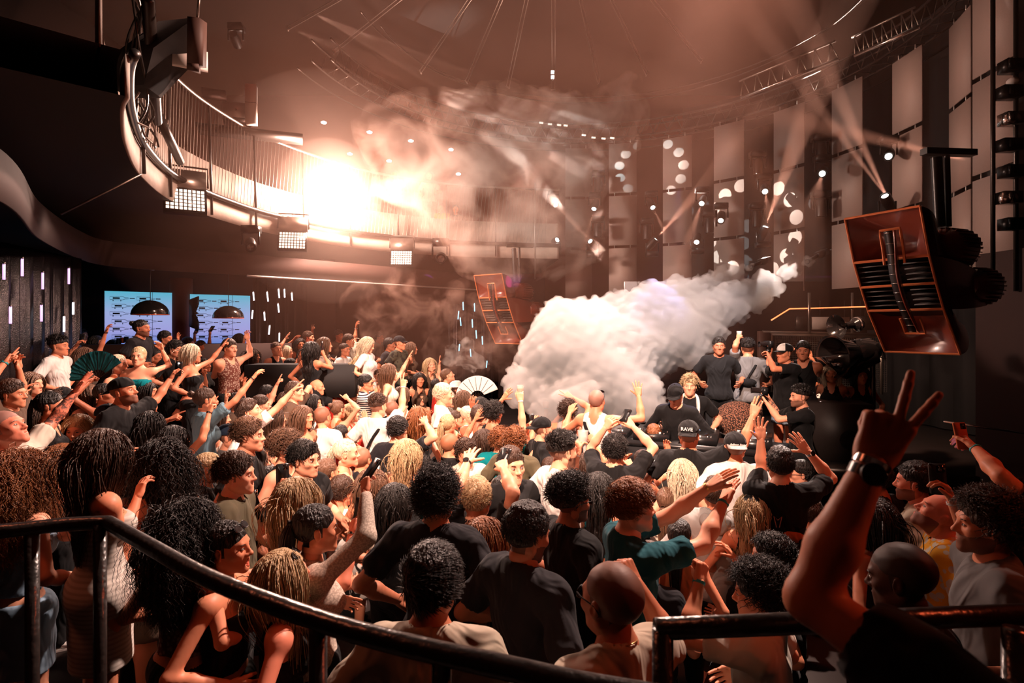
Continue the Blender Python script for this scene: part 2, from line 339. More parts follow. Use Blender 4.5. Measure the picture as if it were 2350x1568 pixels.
def head_proto(sex, vs, mouth='shut'):
    """face looks along +Y, origin in the middle of the head; returns verts, quads, material index (0 skin 1 lips 2 brow 3 white 4 iris 5 shaved hair)"""
    f = sex == 'f'
    s = SDF((-.1, -.135, -.16), (.1, .14, .135), vs)
    jw = .046 if f else .053
    s.ell((0, -.014, .032), (.076, .098, .087), k=.0).ell((0, .028, -.018), (.063, .066, .083), k=.04)
    s.ell((0, .03, -.068), (jw, .055, .045), k=.03)
    s.cap((-.058, -.01, -.055), (-.012, .078, -.103), .017, .014, k=.03).cap((.058, -.01, -.055), (.012, .078, -.103), .017, .014, k=.03)
    s.ell((0, .082, -.100), (.019, .014, .017), k=.02)
    s.cap((-.034, .082, .020), (.034, .082, .020), .007 if f else .011, k=.022)
    for x in (-1, 1):
        s.ell((x * .046, .062, -.022), (.020, .020, .018), k=.025)
        s.ell((x * .032, .103, .001), (.018, .020, .013), k=.018, sub=True)
        s.ell((x * .032, .078, .001), .0125, k=.004)
        s.ell((x * .0135, .098, -.034), (.0085, .011, .0085), k=.007)
        s.ell((x * .079, -.008, -.008), (.008, .019, .031), k=.008, R=rotx(.2) @ rotz(-x * .35))
        s.ell((x * .087, -.004, -.004), (.005, .009, .016), k=.005, sub=True)
    s.cap((0, .088, .014), (0, .111, -.026), .0065, .009, k=.014).ell((0, .1115, -.030), (.0105, .011, .0095), k=.008)
    s.ell((0, .084, -.066), (.026, .016, .018), k=.02)
    if mouth == 'open': s.ell((0, .104, -.074), (.018, .022, .017), k=.006, sub=True)
    elif mouth == 'smile': s.ell((0, .112, -.062), (.022, .018, .0055), k=.004, sub=True)
    s.ell((0, -.015, -.09), (.05, .055, .05), k=.03)
    v, q = s.nets()
    c = v[q].mean(1); mi = np.zeros(len(q), int)
    hairline = (c[:, 2] > .055 + .0 * c[:, 0]) & (c[:, 1] < .085) | (c[:, 1] < .018) & (c[:, 2] > -.03 + np.abs(c[:, 1]) * .1) & (np.abs(c[:, 0]) < .0785) | (c[:, 1] < -.04) & (c[:, 2] > -.075)
    mi[hairline] = 5
    parts = [(v, q, mi)]
    b = MB(); lip_y = .1015 if mouth == 'shut' else .1
    w = .019 if mouth == 'shut' else (.024 if mouth == 'smile' else .018); up = {'shut': .001, 'smile': .007, 'open': 0}[mouth]; gap = {'shut': .0035, 'smile': .0055, 'open': .0165}[mouth]
    x = np.linspace(-1, 1, 7); cz = -.066 if mouth != 'open' else -.073
    yy = lip_y - .013 * x ** 2; zu = cz + gap * (1 - x ** 2) + up * np.abs(x) ** 2 ; zl = cz - gap * (1 - x ** 2) + up * x ** 2
    th = (.0045 if f else .0032) * (1 - .7 * np.abs(x) ** 3)
    b.tube(np.c_[x * w, yy, zu], th, 6, m=1).tube(np.c_[x * w, yy - .001, zl - .001], th * 1.15, 6, m=1)
    if mouth == 'smile': b.box((0, .092, -.0625), (.032, .008, .008), m=3)
    if mouth == 'open': b.box((0, .09, -.062), (.026, .008, .006), m=3).ball((0, .088, -.078), (.014, .01, .012), 8, m=1)
    for sx in (-1, 1):
        cx = sx * .032
        b.ball((cx, .0825, .001), (.0125, .0105, .0068), 10, m=3); b.ball((cx, .0895, .001), (.0055, .0048, .0058), 8, m=4)
        e = np.linspace(-1, 1, 6)
        b.tube(np.c_[cx + e * .0145, .0905 - .009 * e ** 2, .0062 - .007 * e ** 2], .0018 if f else .0011, 5, m=2)
        b.tube(np.c_[cx + e * .0165 + sx * .002, .0945 - .010 * (e * sx * .7 + .3) ** 2, .024 - .004 * e ** 2 + .002 * e * sx], (.0028 if f else .0038) * (1 - .5 * np.abs(e) ** 2), 5, m=2, flat=.7)
    bv, bq, bt, bm = b.data(); bt4 = np.c_[bt, bt[:, 2:3]] if len(bt) else np.zeros((0, 4), int)
    n = len(v)
    return np.vstack([v, bv]), np.vstack([q, bq + n]), bt + n, np.concatenate([mi, bm[:len(bq)]]), bm[len(bq):]

FL = [(-.031, .080, (.030, .019, .017), .0078), (-.0105, .088, (.040, .026, .020), .0086), (.0105, .090, (.044, .028, .021), .0089), (.0315, .086, (.038, .024, .020), .0088)]
POSES = {  # per finger: curls of three joints, spread; thumb: (outward angle, curl)
 'open': ([(.12, .2, .15), (.05, .12, .1), (.03, .1, .1), (.05, .1, .1)], (-.32, -.1, .08, .28), (.85, .1)),
 'flat': ([(.1, .12, .1)] * 4, (-.06, -.02, .02, .06), (.35, .15)),
 'relax': ([(.5, .6, .4), (.4, .5, .35), (.3, .4, .3), (.2, .3, .2)], (-.12, -.04, .04, .12), (.5, .4)),
 'fist': ([(1.35, 1.6, 1.0)] * 4, (-.05, -.02, .02, .05), (.25, 1.1)),
 'point': ([(1.35, 1.5, 1.0), (1.3, 1.5, 1.0), (1.2, 1.4, 1.0), (.02, .08, .05)], (-.05, 0, 0, .08), (.3, .9)),
 'vee': ([(1.4, 1.5, 1.0), (1.35, 1.5, 1.0), (.02, .06, .05), (.02, .06, .05)], (-.05, 0, -.12, .26), (.15, 1.0)),
 'horn': ([(.1, .1, .1), (1.3, 1.5, 1.0), (1.3, 1.5, 1.0), (.05, .1, .05)], (-.2, 0, 0, .12), (.3, 1.0)),
 'grip': ([(.75, .95, .5), (.72, .9, .5), (.7, .85, .5), (.65, .8, .45)], (-.06, -.02, .02, .06), (.55, .35)),
 'claw': ([(.45, .7, .4), (.3, .6, .4), (.25, .5, .35), (.25, .45, .3)], (-.25, -.08, .08, .22), (.8, .3)),
}
def hand_proto(pose, vs):
    """wrist at origin, fingers along +Z, palm faces +Y, thumb towards +X"""
    cur, spr, (ta, tc) = POSES[pose]
    s = SDF((-.085, -.045, -.03), (.105, .12, .21), vs)
    s.cap((0, 0, -.03), (0, 0, .01), .024, .025, k=.0, sq=((0, 1, 0), 1.35))
    for bx, bz, L, r in FL: s.cap((bx * .55, 0, .008), (bx, 0, bz - .004), .0135, .0125, k=.012)
    s.ell((.022, .010, .032), (.017, .013, .028), k=.015).ell((-.022, .008, .03), (.013, .011, .028), k=.012)
    for (bx, bz, L, r), cu, sp in zip(FL, cur, spr):
        p = V(bx, 0, bz); a = 0
        for j in range(3):
            a += cu[j]; d = rotz(0) @ V(math.sin(sp) * math.cos(a), math.sin(a), math.cos(sp) * math.cos(a)); q = p + d * L[j]
            s.cap(p, q, r * (1.06, .98, .9)[j], r * (.98, .9, .78)[j], k=.0035); p = q
    d = V(math.sin(ta), .25, math.cos(ta)); p = V(.024, .006, .022); n = V(-math.cos(ta), .6, math.sin(ta) * .2)
    for j, L in enumerate((.036, .032, .025)):
        a = tc * (.15, .75, 1.1)[j]; e = unit(unit(d) * math.cos(a) + unit(n) * math.sin(a)); q = p + e * L
        s.cap(p, q, (.0135, .0105, .0098)[j], (.0112, .0098, .008)[j], k=.006); p = q
    return s.nets()

def skull_dirs(n, rs, lo=-.35, face=True, nape=-.55):
    """points on the scalp"""
    out = []
    while len(out) < n:
        d = unit(rs.normal(size=3))
        if d[2] < nape: continue
        if d[1] > .30 and d[2] < .50 + .2 * (d[1] - .3): continue
        if d[1] > -.2 and d[2] < lo + .3 * max(0, d[1] + .2): continue
        out.append(d)
    return np.array(out)
SK_C = V(0, -.014, .032); SK_R = V(.077, .100, .089)
def ribbons(P, w, n=3, rnd=None):
    """P (strands, points, 3) -> many thin tapered tubes in one go"""
    S, K, _ = P.shape; T = np.gradient(P, axis=1); T /= np.linalg.norm(T, axis=2, keepdims=True) + 1e-9
    O = P - np.array([0, 0, -.05]); O = O - (O * T).sum(2, keepdims=True) * T; O /= np.linalg.norm(O, axis=2, keepdims=True) + 1e-9
    B = np.cross(T, O); t = np.linspace(0, 1, K); rad = w * (1 - .75 * t ** 2.2) * np.minimum(1, .55 + t * 4)
    rad = rad[None, :, None] * (1 if rnd is None else rnd[:, None, None])
    a = np.arange(n) / n * 2 * math.pi + math.pi / 2
    R = P[:, :, None] + (B[:, :, None] * np.cos(a)[None, None, :, None] + O[:, :, None] * np.sin(a)[None, None, :, None] * .55) * rad[:, :, None]
    v = R.reshape(-1, 3); i = np.arange(S)[:, None, None] * K * n + np.arange(K - 1)[None, :, None] * n; e = np.arange(n)[None, None, :]; f = (e + 1) % n
    q = np.stack(np.broadcast_arrays(i + e, i + f, i + n + f, i + n + e), -1).reshape(-1, 4)
    return v, q
def push_out(p, c, r):
    q = (p - c) / r; L = np.linalg.norm(q, axis=-1, keepdims=True) + 1e-9
    return np.where(L < 1, c + q / L * r, p)

def shell(infl, vs, front=.062, nape=-.07, noise=0, seed=0, top=0, freq=90, side=0):
    s = SDF((-.14, -.19, -.17), (.14, .16, .19), vs)
    s.ell(SK_C + V(0, -.004, top * .5), SK_R + V(infl + side, infl, infl + top * .6), k=0)
    if noise: s.wrinkle(noise, freq, seed)
    # face opening
    s.ell((0, .13, -.045), (.085, .105, .105), k=.01, sub=True)
    for x in (-1, 1): s.ell((x * .095, .012, -.02), (.035, .05, .05), k=.01, sub=True)
    s.plane((0, -.05, nape), (0, .25, -1)); return s

def hair_proto(style, vs, dens, seed):
    """returns list of (verts, quads)"""
    rs = np.random.RandomState(seed); out = []
    def strands(n, length, K, w, comb=(0, 0, 0), wave=0, wf=30, grav=1.0, lift=1.04, lo=-.35, nape=-.55, out_=.15, spread=.25, seedpts=None, sidecomb=0, fwd=0):
        D = skull_dirs(n, rs, lo, nape=nape) if seedpts is None else seedpts
        n = len(D); c = D * np.where(lift > 1, lift, 1); p = SK_C + D * SK_R * lift; L = length * (.75 + .5 * rs.rand(n)); step = (L / (K - 1))[:, None]
        cb = np.zeros((n, 3)) + np.asarray(comb, float); cb[:, 0] += np.sign(D[:, 0] + .12 + .1 * rs.normal(size=n)) * sidecomb * np.clip(D[:, 1] * 1.3 + .45, .12, 1); cb[:, 2] -= .3 * sidecomb
        cb += rs.normal(size=(n, 3)) * spread; cb -= D * (cb * D).sum(1, keepdims=True); cb /= np.linalg.norm(cb, axis=1, keepdims=True) + 1e-6
        P = [p]; jt = 1 + .10 * rs.rand(n, 1); vel = cb + D * out_; ph = rs.rand(n, 1) * 6; ph2 = rs.rand(n, 1) * 6
        side = np.cross(D, [0, 0, 1.0]); side /= np.linalg.norm(side, axis=1, keepdims=True) + 1e-6
        for k in range(1, K):
            vel /= np.linalg.norm(vel, axis=1, keepdims=True); vel = vel + V(0, 0, -1) * grav * .5
            vel /= np.linalg.norm(vel, axis=1, keepdims=True); q = p + vel * step
            q = push_out(q, SK_C, SK_R * lift * (1 + (jt - 1) * (.5 if length < .1 else 1)))
            if length > .1 and wave < .009:
                low = (q[:, 2] < .0)[:, None]; q = np.where(low, q + (V(0, -.05, 0) - q * V(1, 1, 0)) * V(.05, .04, 0), q)
            if length > .1: q = push_out(q, V(0, -.02, -.14), V(.066, .068, .12) * jt); q = push_out(q, V(0, .03, -.03), V(.078, .085, .10) * jt); q = push_out(q, V(0, -.012, -.36), V(.14, .100, .17) * jt)
            vel = q - p; p = q; P.append(p)
        P = np.stack(P, 1); t = np.linspace(0, 1, K)[None, :, None]
        if wave:
            P = P + side[:, None] * np.sin(wf * L[:, None, None] * t + ph[:, None]) * wave * np.minimum(1, t * 3) + D[:, None] * (np.cos(wf * L[:, None, None] * t + ph2[:, None]) * .5 + .5) * wave * np.minimum(1, t * 3)
        out.append(ribbons(P, w * (1.15 if length > .1 else 1) / dens ** .58, 3, .7 + .6 * rs.rand(n)))
    if style == 'fade':
        s = shell(.010, vs, noise=.004, seed=seed, top=.022, nape=.01); s.plane((0, 0, .028), (0, .1, -1)); out.append(s.nets())
        strands(int(460 * dens), .042, 4, .0046, comb=(.25, .9, .1), grav=.0, lift=1.12, lo=.25, nape=.2, spread=.4, out_=.45)
        out[-1] = (out[-1][0] + V(0, 0, .012), out[-1][1])
    elif style == 'short':
        s = shell(.009, vs, noise=.005, seed=seed, top=.018, nape=-.05); out.append(s.nets())
        strands(int(700 * dens), .032, 4, .0046, comb=(.1, .5, -.3), grav=.15, lift=1.09, lo=-.1, nape=-.4, spread=.35, out_=.2)
    elif style == 'swept':
        s = shell(.011, vs, noise=.005, seed=seed, top=.024, nape=-.045); out.append(s.nets())
        strands(int(700 * dens), .06, 5, .005, comb=(.7, .6, .0), grav=.12, lift=1.13, lo=0, nape=-.4, spread=.14, out_=.12)
    elif style == 'mess':
        s = shell(.014, vs, noise=.009, seed=seed, top=.02, nape=-.06, freq=60); out.append(s.nets())
        strands(int(700 * dens), .05, 5, .0052, comb=(0, .1, -.2), grav=.15, lift=1.18, lo=-.3, nape=-.5, spread=.8, wave=.006, wf=90, out_=.3)
    elif style == 'curly':
        s = shell(.018, vs, noise=.012, seed=seed, top=.022, nape=-.06, freq=80); out.append(s.nets())
        strands(int(620 * dens), .065, 9, .0044, grav=.1, lift=1.2, lo=-.3, nape=-.5, spread=.8, wave=.010, wf=150, out_=.2)
    elif style == 'afro':
        s = shell(.020, vs, noise=.009, seed=seed, top=.03, nape=.0, freq=110); s.plane((0, 0, .0), (0, .15, -1)); out.append(s.nets())
        strands(int(700 * dens), .05, 9, .0038, grav=.05, lift=1.26, lo=.05, nape=.0, spread=.8, wave=.008, wf=190, out_=.2)
        out[-1] = (out[-1][0] + V(0, 0, .010), out[-1][1])
    elif style == 'buzz':
        s = shell(.0045, vs, noise=.001, seed=seed, nape=-.04); out.append(s.nets())
    elif style in ('long', 'wavy', 'curls', 'bob'):
        s = shell(.012, vs, noise=.003, seed=seed, top=.006, nape=-.1, freq=70); out.append(s.nets())
        L, K = (.46, 14) if style != 'bob' else (.24, 9)
        if style == 'curls': L, K = .38, 22
        b = SDF((-.16, -.22, -.52), (.16, .07, .1), vs * 1.3)      # the fall of hair behind the neck
        z1 = -.12 if style == 'bob' else -.30
        b.cap((0, -.045, .02), (0, -.10 if style != 'bob' else -.06, z1), .084, .088 if style != 'bob' else .07, k=0, sq=((0, 1, 0), 1.9)); b.wrinkle(.012, 60, seed, .15); out.append(b.nets())
        part = skull_dirs(int((1250 if style != 'curls' else 1000) * dens), rs, -.1)
        strands(0, L, K, .0050 if style != 'curls' else .0040, grav=.9 if style != 'curls' else .6, lift=1.09 if style != 'curls' else 1.16, wave={'long': .0015, 'wavy': .007, 'curls': .011, 'bob': .0015}[style],
                wf={'long': 20, 'wavy': 38, 'curls': 120, 'bob': 20}[style], spread=.12 if style != 'curls' else .3, comb=(0, -.3, 0), sidecomb=.9, out_=.1 if style != 'curls' else .4, seedpts=part)
    elif style in ('pony', 'bun', 'braid', 'tied'):
        s = shell(.007, vs, noise=.0015, seed=seed, nape=-.06, freq=140); out.append(s.nets())
        D = skull_dirs(int(260 * dens), rs, -.2); tgt = V(0, -.118, .045) if style != 'tied' else V(0, -.11, -.03)
        t = np.linspace(0, 1, 6)[None, :, None]; A = (SK_C + D * SK_R * 1.06)[:, None]; P = A * (1 - t) + tgt * t
        P = push_out(P.reshape(-1, 3), SK_C, SK_R * 1.075).reshape(P.shape); out.append(ribbons(P, .0042, 3))
        if style == 'bun':
            b = SDF((-.06, -.21, -.01), (.06, -.08, .13), vs); b.ell((0, -.135, .07), (.036, .034, .036), k=0); b.wrinkle(.006, 120, seed); out.append(b.nets())
        else:
            n = int(120 * dens); K = 12; a = rs.rand(n) * 6.28; rr = np.sqrt(rs.rand(n)) * .022; t = np.linspace(0, 1, K)
            LL = .34 * (.75 + .35 * rs.rand(n))
            if style == 'braid': rr *= .8
            cx = np.cos(a) * rr; cy = np.sin(a) * rr; fat = (1 + 1.1 * np.sin(t * 3.0))
            if style == 'braid': fat = 1 + .35 * np.abs(np.sin(t * 22))
            P = np.zeros((n, K, 3)); P[:, :, 0] = cx[:, None] * fat; P[:, :, 1] = tgt[1] - .045 * np.sin(np.minimum(t * 2.2, 1.57))[None] + cy[:, None] * fat * .8 + .03 * t
            P[:, :, 2] = tgt[2] + .02 * np.sin(t * 5)[None] - LL[:, None] * t ** 1.15 + cy[:, None] * .3; out.append(ribbons(P, .0052, 3))
            b = MB(); b.tube([(0, tgt[1] + .004, tgt[2]), (0, tgt[1] - .018, tgt[2] + .004)], .017, 8); d = b.data(); out.append((d[0], d[1]))
    elif style == 'bald': pass
    return out

_hp, _ha, _hr = {}, {}, {}
def get_head(sex, lod, mouth):
    k = (sex, lod, mouth)
    if k not in _hp: _hp[k] = head_proto(sex, (.0042, .0058, .0085)[lod], mouth)
    return _hp[k]
def get_hand(pose, lod):
    k = (pose, lod)
    if k not in _ha: _ha[k] = hand_proto(pose, (.0027, .0036, .005)[lod])
    return _ha[k]
def get_hair(style, lod, seed):
    k = (style, lod, seed)
    if k not in _hr:
        L = hair_proto(style, (.0055, .0075, .011)[lod], (3.4, 1.8, .7)[lod], seed * 31 + 5)
        n = 0; vs, qs = [], []
        for v, q in L: vs.append(v); qs.append(q + n); n += len(v)
        _hr[k] = new_mesh('hair', np.concatenate(vs), np.concatenate(qs), [M['hair_black']]) if vs else None
    return _hr[k]
# ------------------------------------------------------------------ people
DJ = V(2.15, 7.4, 1.6)
LEVELS = []
BONE = {'m': dict(sh=.180, shz=1.415, ua=.048, el=.038, fa=.041, wr=.0255, nk=.057, l1=.29, l2=.255), 'f': dict(sh=.155, shz=1.405, ua=.039, el=.032, fa=.034, wr=.0215, nk=.045, l1=.285, l2=.25)}
TALL = {'m': 1.0, 'f': .95}
def prims(sex, L):
    """torso solids: (kind, args) before lean"""
    if sex == 'm':
        return [('e', (0, 0, .96), (.165, .115, .13)), ('e', (0, .005, 1.10), (.145, .105, .15)), ('e', (0, 0, 1.28), (.165, .115, .16)),
                ('c', (-.125, -.01, 1.405), (.125, -.01, 1.405), .068, .068), ('c', (0, -.025, 1.475), (.135, -.015, 1.425), .048, .045), ('c', (0, -.025, 1.475), (-.135, -.015, 1.425), .048, .045)]
    return [('e', (0, -.01, .96), (.175, .12, .13)), ('e', (0, .0, 1.12), (.118, .085, .15)), ('e', (0, 0, 1.28), (.138, .095, .15)), ('e', (-.07, .075, 1.275), (.062, .055, .06)), ('e', (.07, .075, 1.275), (.062, .055, .06)),
            ('c', (-.105, -.01, 1.40), (.105, -.01, 1.40), .056, .056), ('c', (0, -.02, 1.46), (.12, -.012, 1.415), .038, .036), ('c', (0, -.02, 1.46), (-.12, -.012, 1.415), .038, .036)]

def phone(hand, head, name_label, scr='screen_party', case='black_plastic', land=False, light=False):
    n = unit(np.asarray(head) - hand); x = unit(np.cross((0, 0, 1.0), n)); z = np.cross(n, x)
    if land: x, z = z, -x
    R = np.stack([x, n, z], 1); o = empty('phone', hand, R, label=name_label, cat='phone', group='phones held up in the crowd')
    b = MB(); w, h = .074, .152; pts = []
    for cx, cz, a0 in ((1, 1, 0), (-1, 1, 90), (-1, -1, 180), (1, -1, 270)):
        for k in range(4): a = math.radians(a0 + k * 30); pts.append((cx * (w / 2 - .01) + .01 * math.cos(a), cz * (h / 2 - .01) + .01 * math.sin(a)))
    b.prism(pts, -.0045, .0045, R=rotx(-math.pi / 2) @ np.diag([1, 1, 1.0])); b.build('case', M[case], o)
    s = MB(); s.box((0, .0052, 0), (w - .008, .001, h - .012)); s.build('screen', M[scr], o)
    l = MB(); l.prism([(.011 * math.cos(a), .011 * math.sin(a)) for a in np.linspace(0, 6.28, 13)[:-1]], -.008, -.004, R=rotx(-math.pi / 2), o=(.018, -.0, .055)); l.box((.018, -.0055, .055), (.03, .002, .032)); l.build('lens', M['lens_dark'], o)
    if light:
        f = MB(); f.ball((0, -.0075, .058), .006, 8); f.build('flash', M['flash'], o)
        lp = point('flash_light', np.asarray(hand) - n * .02, 2.0, (1, .85, .75), .006); 
    return o
def cup(hand, label, liquid='beer', h=.12):
    o = empty('plastic_cup', hand, label=label, cat='cup')
    b = MB(); b.lathe([(.0, -h / 2), (.028, -h / 2), (.040, h / 2), (.0375, h / 2), (.0265, -h / 2 + .004)], n=20); b.build('cup_wall', M['clear_cup'], o, smooth='auto')
    if liquid: c = MB(); c.lathe([(0, -h / 2 + .006), (.026, -h / 2 + .006), (.035, h * .22), (0, h * .22)], n=20); c.build('drink', M[liquid], o, smooth='auto')
    return o
def bottle(hand, label, up=(0, 0, 1)):
    z = unit(up); x = unit(np.cross(z, (0, 1, .1))); R = np.stack([x, np.cross(z, x), z], 1)
    o = empty('bottle', hand, R, label=label, cat='bottle'); b = MB(); b.lathe([(0, -.1), (.03, -.1), (.031, -.09), (.031, .02), (.014, .07), (.013, .12), (0, .12)], n=16); b.build('bottle_body', M['lens_dark'], o, smooth=True)
    c = MB(); c.lathe([(.0145, .10), (.0145, .123), (0, .123)], n=12); c.build('bottle_cap', M['chrome'], o); return o
def hand_fan(piv, up, nrm, r, label, m='band_teal', ribs='black_plastic', spread=150, n=16):
    """folding fan: pleated leaf and ribs"""
    z = unit(up); y = unit(np.asarray(nrm, float) - z * np.dot(nrm, z)); R = np.stack([np.cross(y, z), y, z], 1)
    o = empty('folding_fan', piv, R, label=label, cat='fan'); b = MB(); a = np.radians(np.linspace(-spread / 2, spread / 2, 2 * n + 1)); off = np.where(np.arange(2 * n + 1) % 2, .007, -.007)
    inn = np.stack([np.sin(a) * r * .32, off * .4, np.cos(a) * r * .32], 1); out = np.stack([np.sin(a) * r, off * 1.3, np.cos(a) * r], 1)
    b.strip(inn, out); b.strip(out + V(0, .0015, 0), inn + V(0, .0015, 0)); b.build('leaf', M[m], o)
    for k in range(0, 2 * n + 1, 4):
        c = MB(); c.box((0, .003, r * .47), (.007, .0025, r * .94), ); me = c.mesh('rib', [M[ribs]]); q = link('rib', me, o); q.rotation_euler = (0, float(a[k]), 0)
    return o

def ring_mesh(c, ax, r, w, th, m, n=14):
    b = MB(); z = unit(ax); x = unit(np.cross(z, (.3, .9, .1))); R = np.stack([x, np.cross(z, x), z], 1)
    b.lathe([(r, -w / 2), (r + th, -w / 2), (r + th, w / 2), (r, w / 2)], o=c, R=R, n=n, m=m); return b

def cap_mesh(front, col, front_col=None, brim_col=None, flat=False):
    """cap in head space; returns mesh with slots crown, front panel, brim"""
    b = MB(); sy = 1.27; n = 28; rr = .0895
    prof = [(rr * math.cos(t), .052 + .088 * math.sin(t)) for t in np.linspace(-.15, 1.5, 11)] + [(0, .141)]
    v = MB(); v.lathe(prof, n=n); vv, q, t, mi = v.data(); vv[:, 1] = vv[:, 1] * sy - .014
    c = vv[q].mean(1); ang = np.degrees(np.arctan2(c[:, 0], (c[:, 1] + .014) * front)); b.add(vv, q[np.abs(ang) >= 45]); b.add(vv, q[np.abs(ang) < 45], m=1)
    b.ball((0, -.014, .141), .006, 8)
    a = np.linspace(-1.05, 1.05, 13); L = .075
    inn = np.c_[np.sin(a) * rr, (np.cos(a) * rr * sy) * front - .014, .040 + 0 * a]; ext = np.c_[np.sin(a) * rr * .96, (np.cos(a) * (rr * sy) + L * np.cos(a) ** .6) * front - .014, .034 - .018 * np.sin(a) ** 2 - .008 * np.cos(a)]
    b.slab(inn, ext, (0, 0, .004), m=2)
    me = b.mesh('cap', [M[col], M[front_col or col], M[brim_col or col]], True); me.set_sharp_from_angle(angle=.7); return me
def glasses_mesh(up=False):
    b = MB()
    for sx in (-1, 1):
        a = np.linspace(0, 6.28, 17)[:-1]; pts = np.c_[sx * .034 + .027 * np.cos(a), .104 - .006 * np.abs(np.cos(a)), .0 + .020 * np.sin(a)]
        b.tube(pts, .0022, 5, closed=True); b.prism(np.c_[.0255 * np.cos(a), .0185 * np.sin(a)], -.001, .001, R=rotx(math.pi / 2), o=(sx * .034, .101, 0), m=1)
        b.tube([(sx * .060, .098, .006), (sx * .078, .06, .010), (sx * .083, -.01, .006), (sx * .082, -.03, -.012)], .0026, 5)
    b.tube([(-.008, .108, .006), (0, .113, .008), (.008, .108, .006)], .0022, 5)
    v, q, t, mi = b.data()
    if up: v = (v - V(0, .1, 0)) @ rotx(.75).T + V(0, .066, .098) ; v[:, 2] += np.where(np.abs(v[:, 0]) > .06, .0, 0)
    me = new_mesh('sunglasses', v, q, [M['black_plastic'], M['lens_dark']], mi, True, t); me.set_sharp_from_angle(angle=.6); return me
GL = {}

def person(px, py, h, yaw, sex, hair, hcol, top, tcol, skin='t', arms='', label='person', lean=0, hy=0, pitch=0, roll=0, d=None, x='', legs='trousers', lcol='black', mouth='shut', s=None, lvl=None, group=None, beard=False, hide=None, tat=''):
    s = (s or 1.0) * TALL[sex]; B = BONE[sex]
    d = d or FPX * .235 * s / h; hw = P(px, py, d)
    face = math.atan2(DJ[0] - hw[0], DJ[1] - hw[1]) if yaw is None else math.radians(yaw)
    R = rotz(-face); lr = rotx(-math.radians(lean)); piv = V(0, 0, 1.0)
    def ln(p): return piv + lr @ (np.asarray(p, float) - piv)
    hl = ln((0, .012, 1.625)); O = hw - s * (R @ hl)
    if lvl is None: lvl = max([q for q in (0, .25, .5, .85) if q <= hw[2] - 1.38 * s] or [0])
    LEVELS.append((px, py, round(d, 1), round(float(hw[2]), 2), lvl, round((float(hw[2]) - lvl) / (1.625 * s), 2)))
    zf = (lvl - O[2]) / s
    def loc(w): return R.T @ (np.asarray(w) - O) / s
    def wor(p): return O + s * (R @ np.asarray(p))
    lod = 0 if d < 3.1 else (1 if d < 5.6 else 2)
    vs = (.0105, .0140, .019)[lod]
    Sh = {1: ln((B['sh'], -.01, B['shz'])), -1: ln((-B['sh'], -.01, B['shz']))}
    # ---- arms
    req = []
    for a in [q for q in arms.split(';') if q.strip()]:
        t = a.strip().split(','); req.append(dict(px=float(t[0]), py=float(t[1]), pose=t[2], opt=t[3] if len(t) > 3 else '', el=(float(t[4]), float(t[5])) if len(t) > 5 else None))
    shp = {k: proj(wor(v))[0] for k, v in Sh.items()}
    left = min(shp, key=shp.get)
    sides = {}
    if len(req) == 1:
        r0 = req[0]; k = left if 'L' in r0['opt'] else (-left if 'R' in r0['opt'] else min(Sh, key=lambda k: abs(shp[k] - r0['px']))); sides[k] = r0
    elif len(req) >= 2:
        a, b = sorted(req[:2], key=lambda q: q['px'])
        if 'L' in b['opt'] or 'R' in a['opt']: a, b = b, a
        sides[left] = a; sides[-left] = b
    A = {}
    for k in (1, -1):
        S0 = Sh[k].copy(); l1, l2 = B['l1'], B['l2'] + .075; rq = sides.get(k)
        if rq is None:
            jj = random.random(); W = ln((k * (B['sh'] + .03 + .04 * jj), .12 + .12 * jj, 1.0 + .12 * jj)); pose = 'relax'; rq = dict(el=None, opt='')
        else:
            pose = rq['pose']; ray = P(rq['px'], rq['py'], 1.0) - V(0, 0, CZ); ray[2] = -(rq['py'] - HZ) / FPX; dirw = unit(ray); camp = V(0, 0, CZ)
            Sw = wor(S0); t0 = (Sw - camp) @ dirw; foot = camp + dirw * t0; D0 = np.linalg.norm(foot - Sw) / s; mx = (l1 + l2) * .98
            if D0 >= mx: W = foot
            else:
                r = max(min(mx, D0 * 1.04), .36); 
                if 'x' in rq['opt']: r = mx
                off = math.sqrt(max(r * r - D0 * D0, 0)) * s; W = camp + dirw * (t0 + (-off if 'n' in rq['opt'] else off))
            W = loc(W)
            if D0 > mx * .5: S0 = S0 + unit(W - S0) * .025
        D = np.linalg.norm(W - S0)
        if D > (l1 + l2) * .985: g = min(D / ((l1 + l2) * .985), 1.16); l1 *= g; l2 *= g
        D = min(max(D, .14), (l1 + l2) * .985); u = unit(W - S0); W = S0 + u * D
        aa = (l1 * l1 - l2 * l2 + D * D) / (2 * D); hh = math.sqrt(max(l1 * l1 - aa * aa, 1e-6))
        pole = V(k * .7, -.25, -1.0); pole = unit(pole - u * (pole @ u)); E = S0 + u * aa + pole * hh
        if rq['el']:
            q = np.cross(u, pole); best = 1e9
            for t in np.linspace(0, 6.28, 25)[:-1]:
                e = S0 + u * aa + (pole * math.cos(t) + q * math.sin(t)) * hh; pp = proj(wor(e)); c = math.hypot(pp[0] - rq['el'][0], pp[1] - rq['el'][1]) + (1 - math.cos(t)) * h * .03
                if c < best: best, E = c, e
        z = unit(W - E); wr = E + z * (l2 - .075)
        f = V(0, .8, -.6) if 'c' not in rq['opt'] else R.T @ V(0, -1, 0)
        if 'b' in rq['opt']: f = R.T @ V(0, 1, 0)
        if 'u' in rq['opt']: f = V(0, 0, 1.)
        if pose == 'relax' and rq.get('px') is None: f = V(-k, .2, 0)
        y = unit(f - z * (f @ z)); X = np.cross(y, z)
        A[k] = dict(S=S0, E=E, W=wr, R=np.stack([X, y, z], 1), pose=pose, rq=rq)
    # ---- skin
    bare = legs in ('shorts', 'skirt', 'dress', 'bikini')
